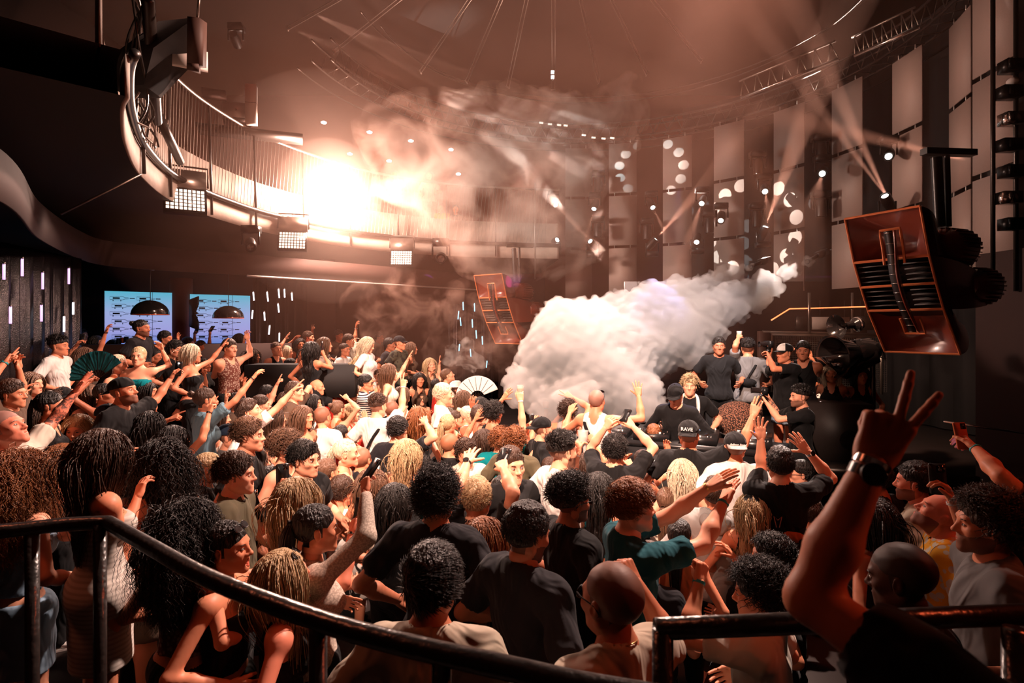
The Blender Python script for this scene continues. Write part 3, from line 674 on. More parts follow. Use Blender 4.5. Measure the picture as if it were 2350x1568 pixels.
    pts = [ln((0, 0, 1.6)), ln((-.2, 0, 1.4)), ln((.2, 0, 1.4)), V(0, 0, .78), V(.2, .1, .9), V(-.2, -.12, .9)] + [A[k][j] for k in A for j in ('S', 'E', 'W')]
    if bare: pts.append(V(0, 0, zf))
    pts = np.array(pts); G = SDF(pts.min(0) - .09, pts.max(0) + .09, vs)
    def torso(G, e, k=.045, zmin=0):
        for p in prims(sex, 1):
            if p[0] == 'e': G.ell(ln(p[1]), np.array(p[2]) + e, k=k, R=lr)
            else: G.cap(ln(p[1]), ln(p[2]), p[3] + e, p[4] + e, k=k)
    torso(G, 0)
    G.cap(ln((0, -.025, 1.44)), ln((0, .0, 1.575)), B['nk'], B['nk'] * .93, k=.045)
    for k in A:
        a = A[k]; G.ell(a['S'], .056 if sex == 'm' else .045, k=.05); mid = (a['E'] * .55 + a['W'] * .45)
        G.cap(a['S'], a['E'], B['ua'] * 1.05, B['el'], k=.03); G.cap(a['E'], a['E'] * .62 + a['W'] * .38, B['el'], B['fa'], k=.018); G.cap(a['E'] * .62 + a['W'] * .38, a['W'], B['fa'], B['wr'], k=.02)
    if bare:
        for k in (1, -1):
            G.cap((k * .09, 0, .92), (k * .10, .01, zf + .47), .088, .056, k=.03); G.cap((k * .10, .01, zf + .47), (k * .11, -.02, zf + .06), .055, .034, k=.02); G.cap((k * .11, -.02, zf + .04), (k * .12, .12, zf + .03), .035, .028, k=.02)
    elif True: G.plane((0, 0, .86), (0, 0, -1))
    v, q = G.nets(); del G
    HR = rotz(-math.radians(hy)) @ rotx(math.radians(pitch)) @ roty(math.radians(roll)); HR = (rotx(-math.radians(lean * .35))) @ HR
    hv, hq, ht, hm, hmt = get_head(sex, lod, mouth); hv = hv @ HR.T + hl
    if beard:
        ov = get_head(sex, lod, mouth)[0]; c = ov[hq].mean(1); bm = (hm == 0) & (c[:, 2] < -.035 - .35 * np.maximum(0, c[:, 1] - .05)) & (c[:, 1] > -.005) & (c[:, 2] > -.125); hm = hm.copy(); hm[bm] = 6
        bm = (hm == 0) & (np.abs(c[:, 2] + .052) < .008) & (c[:, 1] > .08); hm[bm] = 6
    m0 = np.zeros(len(q), int)
    for ch in tat:
        a = A[left if ch == 'L' else -left]; c = v[q].mean(1); e = a['W'] - a['E']; tt = ((c - a['E']) @ e) / (e @ e); dd = np.linalg.norm(c - a['E'] - tt[:, None] * e, axis=1); m0[(tt > -.15) & (tt < .97) & (dd < .062)] = 7
    VV, QQ, MI = [v, hv], [q, hq + len(v)], [m0, hm]; n = len(v) + len(hv); TT = ht + len(v); TM = hmt
    for k in A:
        a = A[k]; av, aq = get_hand(a['pose'], lod); g = .97 if sex == 'm' else .86; av = av * g
        if k == 1: av = av * V(-1, 1, 1); aq = aq[:, ::-1]
        av = av @ a['R'].T + a['W']; VV.append(av); QQ.append(aq + n); MI.append(np.zeros(len(aq), int)); n += len(av)
    st = hair.split('.')[0]; hb = M.get('shave_%s_%s' % (hcol, skin), M['skin_' + skin]) if st in ('fade', 'buzz', 'short', 'swept', 'afro') else (M['skin_' + skin] if st == 'bald' else M['hair_' + hcol])
    hk = hcol if hcol != 'light' else 'blond'
    me = new_mesh('person', (np.concatenate(VV)) * s, np.concatenate(QQ), [M['skin_' + skin], M['lips_' + skin], M['hair_' + ('brown' if hcol in ('blond', 'light') else hcol)], M['eye_white'], M['iris'], hb, M.get('shave_%s_%s' % (hk, skin), hb), M['tattoo_' + skin]], np.concatenate([np.concatenate(MI), TM]), True, TT)
    root = link('person', me, loc=O, label=label, cat='person', group=group); root.rotation_euler = (0, 0, -face)
    HM = Matrix.Translation(Vector(hl * s)) @ Matrix(HR.tolist()).to_4x4() @ Matrix.Scale(s, 4)
    def onhead(name, me, mats=None):
        if me is None: return None
        o = link(name, me, root, mat=mats); o.matrix_local = HM; return o
    # ---- hair and what is worn on the head
    sd = int(px) % 2
    if 'cap' not in x and 'hat' not in x or st in ('long', 'wavy', 'curls', 'bob', 'pony', 'tied', 'braid'): onhead('hair', get_hair(st, lod, sd), hb if st == 'buzz' else M['hair_' + hcol])
    for w in x.split():
        t = w.split(':')
        if t[0] == 'cap': onhead('cap', cap_mesh(1 if t[1] == 'f' else -1, 'cloth_' + t[2], 'cloth_' + t[3] if len(t) > 3 else None, 'cloth_' + t[4] if len(t) > 4 else None))
        elif t[0] == 'hat':
            b = MB(); b.lathe([(.165, .045), (.167, .049), (.10, .056), (.092, .06), (.088, .13), (.06, .15), (0, .145)], n=24); vv, qq, tt, mm = b.data(); vv[:, 1] = vv[:, 1] * 1.15 - .014; onhead('hat', new_mesh('hat', vv, qq, [M['cloth_' + t[1]]]))
        elif t[0] in ('shades', 'upshades'):
            if t[0] not in GL: GL[t[0]] = glasses_mesh(t[0] == 'upshades')
            onhead('sunglasses', GL[t[0]])
        elif t[0] in ('watch', 'band'):
            k = {'L': left, 'R': -left}[t[1]]; a = A[k]; z = a['R'][:, 2]; c = a['W'] - z * (.02 if t[0] == 'watch' else float(t[3]) if len(t) > 3 else .03)
            b = ring_mesh(c * s, z, B['wr'] * s * 1.0, .018 if t[0] == 'watch' else .013, .004, 0)
            if t[0] == 'watch': b.lathe([(0, 0), (.019, 0), (.019, .010), (0, .010)], o=(c - a['R'][:, 1] * (B['wr'] + .002)) * s, R=np.stack([a['R'][:, 0], z, -a['R'][:, 1]], 1), n=16)
            b.build('watch' if t[0] == 'watch' else 'wristband', M[t[2]], root, smooth='auto')
        elif t[0] == 'chain':
            a = np.linspace(0, 6.28, 25)[:-1]; b = MB(); c = ln((0, -.012, 1.50)); b.tube(np.array([ln((.062 * math.cos(u) * (1 if sex == 'm' else .85), -.012 + .070 * math.sin(u), 1.492 - .035 * math.sin(u))) for u in a]) * s, .0022, 5, closed=True); b.build('necklace', M['gold'], root)
    # ---- clothes
    cm = M['cloth_' + tcol]
    loose = {'tee': .014, 'polo': .012, 'shirt': .018, 'hoodie': .026, 'long': .014, 'tank': .008, 'strap': .006, 'crop': .007, 'bikini': .006, 'dress': .008, 'vest': .008, 'offsh': .012, 'none': 0}[top]
    if top != 'none':
        G = SDF(pts.min(0) * 0 + np.minimum(pts.min(0), V(-.28, -.2, .8)) - .07, np.maximum(pts.max(0), V(.28, .2, .9)) + .07, vs) if top not in ('strap', 'dress', 'bikini', 'crop', 'tank', 'vest') else SDF(np.minimum(ln((-.27, -.2, 1.3)), V(-.27, -.22, .55 if top == 'dress' else .84)), np.maximum(ln((.27, .24, 1.55)), V(.27, .22, 1.0)), vs)
        torso(G, loose)
        if top in ('tee', 'polo', 'shirt', 'hoodie'): G.ell((0, 0, .93), (.185 if sex == 'm' else .19, .14, .14), k=.06)
        if top == 'dress': G.cap((0, 0, .93), (0, 0, .62), .17, .165, k=.06, sq=((0, 1, 0), 1.25))
        for k in A:
            a = A[k]
            if top in ('tee', 'polo', 'shirt', 'hoodie', 'long', 'offsh'):
                if top != 'offsh': G.ell(a['S'], (.056 if sex == 'm' else .046) + loose, k=.05)
                if top in ('hoodie', 'long'): G.cap(a['S'], a['E'], B['ua'] + loose, B['el'] + loose * 1.1, k=.03); G.cap(a['E'], a['E'] * .12 + a['W'] * .88, B['fa'] + loose, B['wr'] + loose * .9, k=.03)
                else: e = a['S'] * .38 + a['E'] * .62; G.cap(a['S'], e, B['ua'] + loose + .004, B['ua'] + loose + .010, k=.03); G.plane  # sleeve
        if lod < 2: G.wrinkle(.009 if top in ('hoodie', 'shirt', 'tee', 'polo') else .004, 34, int(px) + int(py), .6)
        if top in ('tee', 'polo', 'shirt'):
            for k in A:
                a = A[k]; u = unit(a['E'] - a['S']); e = a['S'] * .38 + a['E'] * .62; G.cap(e + u * .075, e + u * .2, .072, .08, k=0, sub=True)
        zb = {'crop': 1.13, 'bikini': 1.20, 'dress': .60, 'strap': 1.06}.get(top, .87)
        if top in ('bikini', 'crop', 'strap'): G.plane(ln((0, 0, zb)), lr @ V(0, 0, -1))
        else: G.plane((0, 0, zb), (0, 0, -1))
        if top in ('strap', 'dress'): G.plane(ln((0, 0, 1.325)), lr @ V(0, -.15, 1))
        elif top == 'offsh': G.plane(ln((0, 0, 1.40)), lr @ V(0, 0, 1))
        elif top in ('tank', 'crop', 'vest', 'bikini'):
            w = .085 if top in ('vest', 'tank') and sex == 'm' else .065
            for k in (1, -1): G.ell(ln((k * (w + .115), 0, 1.44)), (.085, .16, .16), k=.01, sub=True, R=lr)
            G.ell(ln((0, .03, 1.50)), (w - .022, .16, .16 if top != 'vest' else .11), k=.01, sub=True, R=lr)
        elif top in ('polo', 'shirt', 'hoodie', 'tee', 'long'): G.ell(ln((0, .015, 1.525)), (.075 if sex == 'm' else .075, .085, .065), k=.008, sub=True, R=lr)
        v, q = G.nets(); del G
        if len(v): 
            so = link({'tee': 't_shirt', 'polo': 'polo_shirt', 'shirt': 'shirt', 'hoodie': 'hoodie', 'long': 'long_sleeve_top', 'tank': 'tank_top', 'strap': 'strapless_top', 'crop': 'crop_top', 'bikini': 'bikini_top', 'dress': 'dress', 'vest': 'tank_top', 'offsh': 'off_shoulder_top'}[top], new_mesh('top', v * s, q, [cm]), root)
        if top in ('polo', 'shirt'):
            b = MB(); a = np.linspace(.45, 2 * math.pi - .45, 20) + math.pi / 2; r0 = .062; lo_ = np.array([ln((r0 * 1.12 * math.cos(u), -.012 + r0 * 1.15 * math.sin(u), 1.462 + .008 * math.sin(-u))) for u in a]); hi_ = np.array([ln((r0 * math.cos(u), -.010 + r0 * math.sin(u), 1.507 - .012 * math.sin(u))) for u in a]); fo = np.array([ln((r0 * 1.45 * math.cos(u), -.012 + r0 * 1.45 * math.sin(u), 1.468 - .010 * math.sin(u))) for u in a])
            b.strip(lo_ * s, hi_ * s); b.strip(hi_ * s, fo * s); b.build('collar', cm, so, smooth=True)
        if top == 'hoodie':
            G = SDF(ln((-.16, -.24, 1.30)), ln((.16, .08, 1.62)) + .02, max(vs, .011)); G.ell(ln((0, -.10, 1.45)), (.115, .065, .085), k=0, R=lr); G.ell(ln((0, -.055, 1.515)), (.085, .06, .07), k=.02, sub=True, R=lr); G.wrinkle(.008, 40, 3); v, q = G.nets()
            if len(v): link('hood', new_mesh('hood', v * s, q, [cm]), so)
    # ---- below the waist
    if hide != 'legs' and legs != 'none':
        G = SDF((-.27, -.2, zf - .02 if not bare else .5), (.27, .22, 1.13), max(vs, .018 if d < 4 else .03)); lm = M['cloth_' + lcol]
        if top != 'dress':
            G.ell((0, -.003, .955), (.176, .128, .135) if sex == 'm' else (.186, .132, .135), k=0)
            for k in (1, -1):
                if legs == 'skirt': G.cap((k * .06, 0, .93), (k * .07, 0, .68), .12, .115, k=.05)
                elif bare: G.cap((k * .09, 0, .92), (k * .10, .01, .68), .105, .10, k=.03)
                else: G.cap((k * .09, 0, .92), (k * .10, .015, (zf + .95) / 2), .102, .075, k=.03); G.cap((k * .10, .015, (zf + .95) / 2), (k * .11, -.01, zf + .07), .075, .062, k=.03)
            G.plane((0, 0, 1.03), (0, 0, 1))
            if bare: G.plane((0, 0, .70 if legs != 'skirt' else .66), (0, 0, -1))
            G.wrinkle(.005, 30, 5)
            v, q = G.nets()
            if len(v): link({'trousers': 'trousers', 'shorts': 'shorts', 'skirt': 'skirt', 'bikini': 'shorts'}.get(legs, 'trousers'), new_mesh('legs', v * s, q, [lm]), root)
        for k in (1, -1):
            b = MB(); b.ball((k * .115 * s, .05 * s, (zf + .045) * s), (.047 * s, .135 * s, .045 * s), 10); b.box((k * .115 * s, .05 * s, (zf + .012) * s), (.088 * s, .25 * s, .02 * s)); b.build('shoe', M['cloth_white'] if (int(px) % 3 == 0) else M['cloth_black'], root, smooth='auto')
    hands = {('L' if k == left else 'R'): wor(A[k]['W'] + A[k]['R'][:, 2] * .085 * s + A[k]['R'][:, 1] * .035 * s) for k in A}
    return dict(root=root, hand=hands, head=wor(hl), A=A, wor=wor, s=s, R=R, left=left, ln=ln, HM=HM, HR=HR, hl=hl, face=face)

def lettering(r, text, pos, size, m, onhead=False, rot=(math.pi / 2, 0, 0), shear=0, name='lettering'):
    """text child; pos in head space or body space (metres at scale 1)"""
    c = bpy.data.curves.new(name, 'FONT'); c.body = text; c.size = size; c.extrude = .0006; c.offset = size * .012; c.align_x = 'CENTER'; c.align_y = 'CENTER'; c.shear = shear; c.materials.append(M[m])
    t_ = bpy.data.objects.new('t', c); me = bpy.data.meshes.new_from_object(t_); bpy.data.objects.remove(t_); o = link(name, me, r['root']); L = Matrix.Translation(Vector(pos)) @ Matrix.Rotation(rot[2], 4, 'Z') @ Matrix.Rotation(rot[1], 4, 'Y') @ Matrix.Rotation(rot[0], 4, 'X'); o.matrix_local = (r['HM'] @ L) if onhead else (Matrix.Scale(r['s'], 4) @ L); return o
def strap(r, a, b, m='cloth_black', w=.035, z0=1.46, z1=1.0):
    """flat strap slung from one shoulder to the other hip, over back and chest; a = side of the shoulder"""
    pts = []
    for t in np.linspace(0, 2 * math.pi, 33)[:-1]:
        u = math.cos(t); z = (z0 + z1) / 2 + (z0 - z1) / 2 * u; x = a * .135 * u; w_ = 1 if z < 1.4 else .85
        pts.append(r['ln']((x, (.142 * math.sin(t)) * w_ - (.004 if math.sin(t) < 0 else -.01), z)) * r['s'])
    mb = MB(); mb.tube(np.array(pts), w / 2 * r['s'], 6, closed=True, flat=.3); return mb.build('strap', M[m], r['root'], smooth=True)
# ------------------------------------------------------------------ the room
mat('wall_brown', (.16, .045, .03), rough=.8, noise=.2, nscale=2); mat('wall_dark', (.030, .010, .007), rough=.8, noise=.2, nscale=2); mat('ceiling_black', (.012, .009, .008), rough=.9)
mat('floor_dark', (.03, .02, .018), rough=.5, noise=.3, nscale=4); mat('soffit', (.065, .026, .017), rough=.7, noise=.15, nscale=3); mat('concrete', (.42, .34, .29), rough=.75, noise=.25, nscale=5, bump=.3, bscale=14)
mat('steel', (.30, .25, .22), rough=.35, metal=.9); mat('steel_dark', (.06, .05, .045), rough=.35, metal=.8); mat('cable_black', (.02, .017, .015), rough=.4); mat('tarp', (.01, .008, .008), rough=.75)
mat('panel_cloth', (.42, .31, .27), rough=.55, spec=.6, noise=.18, nscale=160, bump=.25, bscale=220)
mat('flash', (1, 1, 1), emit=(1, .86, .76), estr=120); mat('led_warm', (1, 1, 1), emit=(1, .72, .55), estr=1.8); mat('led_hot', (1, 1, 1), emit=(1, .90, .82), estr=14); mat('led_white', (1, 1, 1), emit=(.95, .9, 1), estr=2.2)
mat('led_blue', (.2, .6, .8), emit=(.32, .72, .95), estr=1.6); mat('led_violet', (.5, .3, .8), emit=(.85, .5, .95), estr=1.4); mat('neon', (1, .3, .1), emit=(1, .22, .07), estr=2.4); mat('red_led', (1, .1, .05), emit=(1, .1, .05), estr=14)
mat('slat_grey', (.10, .085, .08), rough=.5); mat('aluminium', (.62, .58, .55), rough=.4, metal=.4); mat('white_paint', (.66, .58, .54), rough=.5); mat('sequin', (.02, .015, .017), rough=.22, metal=.7, noise=.5, nscale=60, bump=.6, bscale=90)
mat('amp_black', (.03, .022, .02), rough=.45, bump=.2, bscale=120)
def at(pts): return np.array([P(*p) for p in pts])
def smooth_line(pts, n=60):
    pts = np.asarray(pts, float); d = np.r_[0, np.cumsum(np.linalg.norm(np.diff(pts, axis=0), axis=1))]; u = np.linspace(0, d[-1], n)
    out = []
    for x in u:     # Catmull-Rom
        i = min(max(np.searchsorted(d, x) - 1, 0), len(pts) - 2); t = (x - d[i]) / (d[i + 1] - d[i]); p0 = pts[max(i - 1, 0)]; p1, p2 = pts[i], pts[i + 1]; p3 = pts[min(i + 2, len(pts) - 1)]
        out.append(.5 * (2 * p1 + (p2 - p0) * t + (2 * p0 - 5 * p1 + 4 * p2 - p3) * t * t + (3 * p1 - p0 - 3 * p2 + p3) * t ** 3))
    return np.array(out)
def lift(line, z): l = np.array(line, float); l = np.c_[l[:, :2], np.full(len(l), float(z))]; return l
def outward(line, off, c=(0, 9)):
    T = np.gradient(line[:, :2], axis=0); N = np.c_[T[:, 1], -T[:, 0]]; N /= np.linalg.norm(N, axis=1, keepdims=True); s = np.sign(((line[:, :2] - np.array(c)) * N).sum(1)); r = line.copy(); r[:, :2] += N * s[:, None] * off; return r

# shell
MB().box((0, 8, -.06), (22, 22, .12)).build('floor', M['floor_dark'], kind='structure')
MB().box((0, 8, 10.05), (22, 22, .1)).build('ceiling', M['ceiling_black'], kind='structure')
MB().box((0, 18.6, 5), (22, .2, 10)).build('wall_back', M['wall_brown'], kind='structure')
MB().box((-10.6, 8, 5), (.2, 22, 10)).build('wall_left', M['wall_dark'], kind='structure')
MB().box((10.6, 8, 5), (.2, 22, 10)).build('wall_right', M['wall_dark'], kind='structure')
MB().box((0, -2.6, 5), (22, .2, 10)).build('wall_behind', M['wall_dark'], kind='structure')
# raised floors
def terrace(poly, z, name='floor_terrace'):
    p = np.array(poly, float); b = MB(); b.prism(p, 0, z); return b.build(name, M['floor_dark'], kind='structure')
terrace([(-9.5, 8.7), (-.9, 8.7), (.2, 10.2), (.2, 16), (-9.5, 16)], .5); terrace([(-9.5, 4.4), (-2.9, 4.4), (-3.4, 8.69), (-9.5, 8.69)], .25)
MB().box((0.15, .35, .35), (3.9, 1.5, .7)).build('floor_balcony', M['floor_dark'], kind='structure')      # the platform the photograph is taken from

# ---- lower fascia ring with its light edge
FR = smooth_line([(-3.3, 2.6, 0), (-3.98, 4.4, 0), (-5.2, 6.2, 0), (-6.15, 8.0, 0), (-6.45, 9.0, 0), (-6.0, 9.8, 0), (-5.2, 10.5, 0), (-3.4, 12.3, 0), (-1.2, 14.5, 0), (.8, 16.5, 0)], 90)
b = MB(); b.slab(lift(FR, 3.42), lift(FR, 3.82), (0, .04, 0)); b.build('trim_1', M['wall_dark'], kind='structure')
b = MB(); b.tube(lift(FR[48:], 3.41), .022, 6); b.build('trim_2', M['aluminium'], kind='structure')
b = MB(); o2 = outward(FR, 4.2); b.strip(lift(FR, 3.82), lift(o2, 3.82)); b.build('ceiling_under_balcony', M['ceiling_black'], kind='structure')
for px, d in ((355, 10.0), (528, 10.55), (672, 11.6)):
    b = MB(); p = P(px, 632, d); b.box((p[0], p[1] - .05, 3.62), (.035, .035, .36)); b.build('fascia_post', M['aluminium'], label={355: 'short pale post on the bar soffit above the left blue panel', 528: 'bright white post on the bar soffit between the blue panels', 672: 'pale post on the soffit edge under the strobe'}[px], cat='post')
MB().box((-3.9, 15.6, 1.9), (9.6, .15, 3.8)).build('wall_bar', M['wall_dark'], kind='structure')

# ---- balcony
BL = smooth_line([(-2.9, 4.25, 0), (-3.15, 4.55, 0), (-3.7, 5.4, 0), (-4.27, 6.5, 0), (-4.68, 7.8, 0), (-4.72, 9.2, 0), (-4.4, 10.7, 0), (-3.3, 12.6, 0), (-1.6, 13.8, 0), (.3, 14.3, 0), (1.2, 14.4, 0)], 120)
ro = empty('balcony', (0, 0, 0)); ro['kind'] = 'structure'
b = MB(); b.slab(lift(BL, 4.18), lift(BL, 4.50), (0, .05, 0)); fa = b.build('fascia', M['concrete'], ro, kind='structure')
b = MB(); b.strip(lift(BL, 4.18), lift(outward(BL, 5.5), 4.18)); b.build('ceiling_balcony', M['ceiling_black'], ro, kind='structure')
b = MB(); b.strip(lift(outward(BL, .02), 4.52), lift(outward(BL, 5.5), 4.52)); b.build('balcony_floor', M['wall_dark'], ro, kind='structure')
b = MB(); b.slab(lift(outward(BL, .16), 4.52), lift(outward(BL, .16), 5.10), (0, .03, 0)); b.build('parapet', M['concrete'], ro, kind='structure')
ra = empty('balcony_railing', (0, 0, 0), label='curved wire balcony railing with top rail sweeping past the bright strobe', cat='railing')
i0 = int(np.argmax(BL[:, 1] > 6.9)); b = MB(); b.tube(lift(BL, 5.93)[i0:], .028, 8); b.build('top_rail', M['steel'], ra, smooth=True)
b = MB(); b.tube(lift(outward(BL, -.06), 4.52), .042, 8); b.build('lower_rail', M['steel_dark'], ra, smooth=True)
cl = np.r_[0, np.cumsum(np.linalg.norm(np.diff(BL, axis=0), axis=1))]
def onBL(s_, z, off=0): q = outward(BL, off); return np.array([np.interp(s_, cl, q[:, 0]), np.interp(s_, cl, q[:, 1]), z])
w = MB()
for k in range(128):
    s0 = 2.3 + k * (cl[-1] - 2.6) / 128; w.tube([onBL(s0, 4.55, -.03), onBL(s0 + .16, 5.92)], .006, 4, cap=False)
w.build('wire', M['steel'], ra, kind='stuff')
for k in range(9):
    s0 = 2.6 + k * (cl[-1] - 3.0) / 9; w = MB(); w.tube([onBL(s0, 4.2, -.05), onBL(s0, 5.92)], .02, 6); w.build('post', M['steel_dark'], ra)
# things on the balcony edge
def blinder(p, yaw, tilt, label, s=1.0, lit='led_warm', cells=(9, 6)):
    o = empty('blinder_light', p, rotz(yaw) @ rotx(tilt), label=label, cat='stage light', group='blinder lights under the balcony')
    b = MB(); b.box((0, .07, .12 * s), (.46 * s, .16, .26 * s)); b.build('housing', M['steel'], o)
    b = MB(); b.box((0, .05, -.20 * s), (.46 * s, .10, .34 * s)); b.build('lamp_body', M['black_metal'], o)
    b = MB()
    for i in range(cells[0]):
        for j in range(cells[1]): b.box(((i - (cells[0] - 1) / 2) * .42 * s / cells[0], -.004, -.20 * s + (j - (cells[1] - 1) / 2) * .31 * s / cells[1]), (.42 * s / cells[0] * .72, .012, .31 * s / cells[1] * .66))
    b.build('led_cells', M[lit], o); b = MB(); b.tube([(-.25 * s, .05, .05), (-.25 * s, .02, .32 * s), (.25 * s, .02, .32 * s), (.25 * s, .05, .05)], .014, 6); b.build('bracket', M['steel_dark'], o); return o
blinder(P(425, 428, 8.0), .55, -.45, 'pale flood light with lit grid hanging from the balcony, nearest of the row', 1.15)
blinder(P(672, 528, 10.6), .25, -.35, 'lit grid flood light under the balcony, just left below the strobe', 1.1)
blinder(P(922, 572, 12.9), .1, -.35, 'lit grid flood light under the balcony, right of the strobe', 1.1)
def moving_head(p, tgt, label, s=1.0, lit='led_hot', up=False, group='moving head spotlights'):
    o = empty('moving_head_light', p, label=label, cat='spotlight', group=group)
    z = unit(np.asarray(tgt) - p); x = unit(np.cross(z, (0.01, 0, 1.0))); R = np.stack([x, np.cross(z, x), z], 1); g = -1 if up else 1
    b = MB(); b.box((0, .03, g * .24 * s), (.24 * s, .2 * s, .10 * s)); b.build('base', M['black_metal'], o)
    b = MB(); b.tube([(-.13 * s, 0, 0), (-.13 * s, 0, g * .19 * s), (.13 * s, 0, g * .19 * s), (.13 * s, 0, 0)], .018 * s, 6); b.build('yoke', M['black_metal'], o)
    b = MB(); b.lathe([(0, -.16 * s), (.07 * s, -.15 * s), (.085 * s, -.02 * s), (.078 * s, .12 * s), (.072 * s, .12 * s), (.07 * s, .105 * s)], R=R, n=18); b.build('lamp_body', M['black_metal'], o, smooth='auto')
    b = MB(); b.lathe([(0, .105 * s), (.050 * s, .107 * s)], R=R, n=18); b.build('lens', M[lit], o)
    return o
moving_head(P(1012, 592, 13.0), P(1012, 700, 8), 'grey moving head light hanging below the balcony right of the flood lights', 1.5, 'lens_dark')
moving_head(P(575, 562, 9.6), P(600, 900, 6), 'small moving head light hanging under the balcony left of the strobe haze', 1.1, 'lens_dark')
# the strobe itself
SP = P(765, 452, 12.0)
o = empty('strobe_light', SP, label='blazing round white strobe light on the balcony rail', cat='stage light')
zz = unit(V(1.4, -9.4, -2.2)); xx = unit(np.cross(zz, (0, 0, 1.0))); RR = np.stack([xx, np.cross(zz, xx), zz], 1)
b = MB(); b.lathe([(0, -.2), (.30, -.16), (.43, 0), (.43, .04), (.40, .04), (.40, .0)], R=RR, n=32); b.build('housing', M['black_metal'], o, smooth='auto')
b = MB(); b.lathe([(0, .01), (.40, .01)], R=RR, n=32); b.build('lens', M['flash'], o)
# cables, tarp covered cluster and speaker at the near end
o = empty('cable_bundle', (0, 0, 0), label='tangle of loose cables hanging on the balcony fascia at its left end', cat='cables')
rs = np.random.RandomState(4)
for k in range(9):
    s0 = .7 + rs.rand() * 1.0; a_, c_ = onBL(s0, 5.6, -.12), onBL(s0 + .5 + rs.rand() * .9, 4.5, -.10); t = np.linspace(0, 1, 16)[:, None]
    q = a_ * (1 - t) + c_ * t + np.c_[np.sin(t[:, 0] * (5 + 5 * rs.rand()) + 6 * rs.rand()) * .09, np.cos(t[:, 0] * 9 + k) * .06, -.35 * np.sin(t[:, 0] * 3.14) * rs.rand()]; b = MB(); b.tube(smooth_line(q, 40), .012, 5); b.build('cable', M['steel_dark' if k % 3 else 'steel'], o, smooth=True)
for k, (s0, s1) in enumerate(((.8, 2.4), (2.2, 3.7))):
    a_, c_ = onBL(s0, 5.35 - .5 * k, -.2), onBL(s1, 4.75 - .1 * k, -.2); b = MB(); b.tube([a_, c_], .055, 10); b.build('lighting_bar', M['steel_dark'], label=('thick lighting bar along the balcony fascia beneath the cable tangle', 'dark lighting bar beside the nearest flood light on the balcony')[k], cat='bar', smooth=True)
hub_ = P(390, 150, 5.4)
b = MB(); pts = [P(352, 110, 5.3), P(448, 40, 5.3), P(470, 120, 5.6), P(402, 190, 5.7), P(370, 225, 5.6), P(330, 195, 5.4)]; pts = np.array(pts); n = len(pts); bk = pts + V(-.5, .25, .1)
b.add(np.vstack([pts, bk, pts.mean(0), bk.mean(0)]), [[i, (i + 1) % n, n + (i + 1) % n, n + i] for i in range(n)], [[2 * n, i, (i + 1) % n] for i in range(n)] + [[2 * n + 1, n + (i + 1) % n, n + i] for i in range(n)])
b.build('covered_equipment', M['tarp'], label='black cloth covered equipment at the upper left end of the balcony', cat='equipment cover')
o = empty('column_speaker', P(452, 98, 5.25), roty(.1) @ rotx(.15), label='slim grey column loudspeaker hanging upper left above the balcony', cat='loudspeaker')
b = MB(); b.box((0, 0, 0), (.11, .13, .40)); b.prism([(-.055, -.065), (.055, -.065), (0, .065)], -.26, -.2); b.build('cabinet', M['soffit'], o); b = MB(); b.tube([(0, 0, .2), (.02, 0, .45)], .012, 6); b.build('bracket', M['steel'], o)
b = MB(); p0 = P(437, 135, 5.5); R_ = rotz(.5) @ rotx(-.5); b.box(p0, (.30, .03, .26), R_); b.build('reflector_plate', M['white_paint'], label='tilted pale plate beside the column loudspeaker', cat='plate')
o = empty('laptop', P(541, 252, 9.6), rotz(.35) @ rotx(-.15), label='silver laptop seen from behind on the balcony', cat='laptop'); MB().box((0, 0, 0), (.42, .015, .27)).build('lid', M['aluminium'], o); MB().box((0, .15, -.14), (.42, .3, .02)).build('laptop_base', M['steel_dark'], o)
MB().prism([(.016 * math.cos(a), .019 * math.sin(a)) for a in np.linspace(0, 6.2, 12)], -.001, .001, R=rotx(math.pi / 2), o=(0, -.009, 0)).prism([(-.002, 0), (.008, .004), (.004, .012)], -.001, .001, R=rotx(math.pi / 2), o=(.002, -.009, .022)).build('emblem', M['steel_dark'], o)
o = empty('column_speaker', P(577, 241, 9.6), rotz(.2), label='tall white column loudspeaker beside the laptop on the balcony', cat='loudspeaker'); MB().box((0, 0, 0), (.17, .14, .66)).build('cabinet', M['white_paint'], o); MB().box((0, 0, 0.02), (.172, .142, .006)).build('seam', M['steel_dark'], o)
MB().box(P(492, 217, 9.2), (.34, .3, .07), rotz(.4)).build('mixing_console', M['soffit'], label='low grey console left of the laptop on the balcony', cat='console')
MB().box(P(560, 275, 9.8) + V(0, .3, -.15), (1.7, .5, .06), rotz(.35)).build('control_desk', M['steel_dark'], label='dark desk carrying laptop and loudspeaker on the balcony', cat='desk')
moving_head(P(541, 93, 9.0), P(560, 140, 9.4), 'small moving head glowing red near the ceiling upper left', .9, 'red_led', group=None)
for k, (x, y, d) in enumerate(((743, 283, 12), (848, 305, 12.5), (943, 325, 13), (1035, 345, 13.5), (803, 355, 13), (893, 371, 13.4), (1052, 401, 13.6))):
    b = MB(); b.lathe([(0, 0), (.05, 0), (.06, .02), (0, .05)], o=P(x, y, d), n=12); b.build('downlight', M['led_hot'], label='small round downlight in the dark ceiling over the balcony', cat='downlight', group='downlights over the balcony')

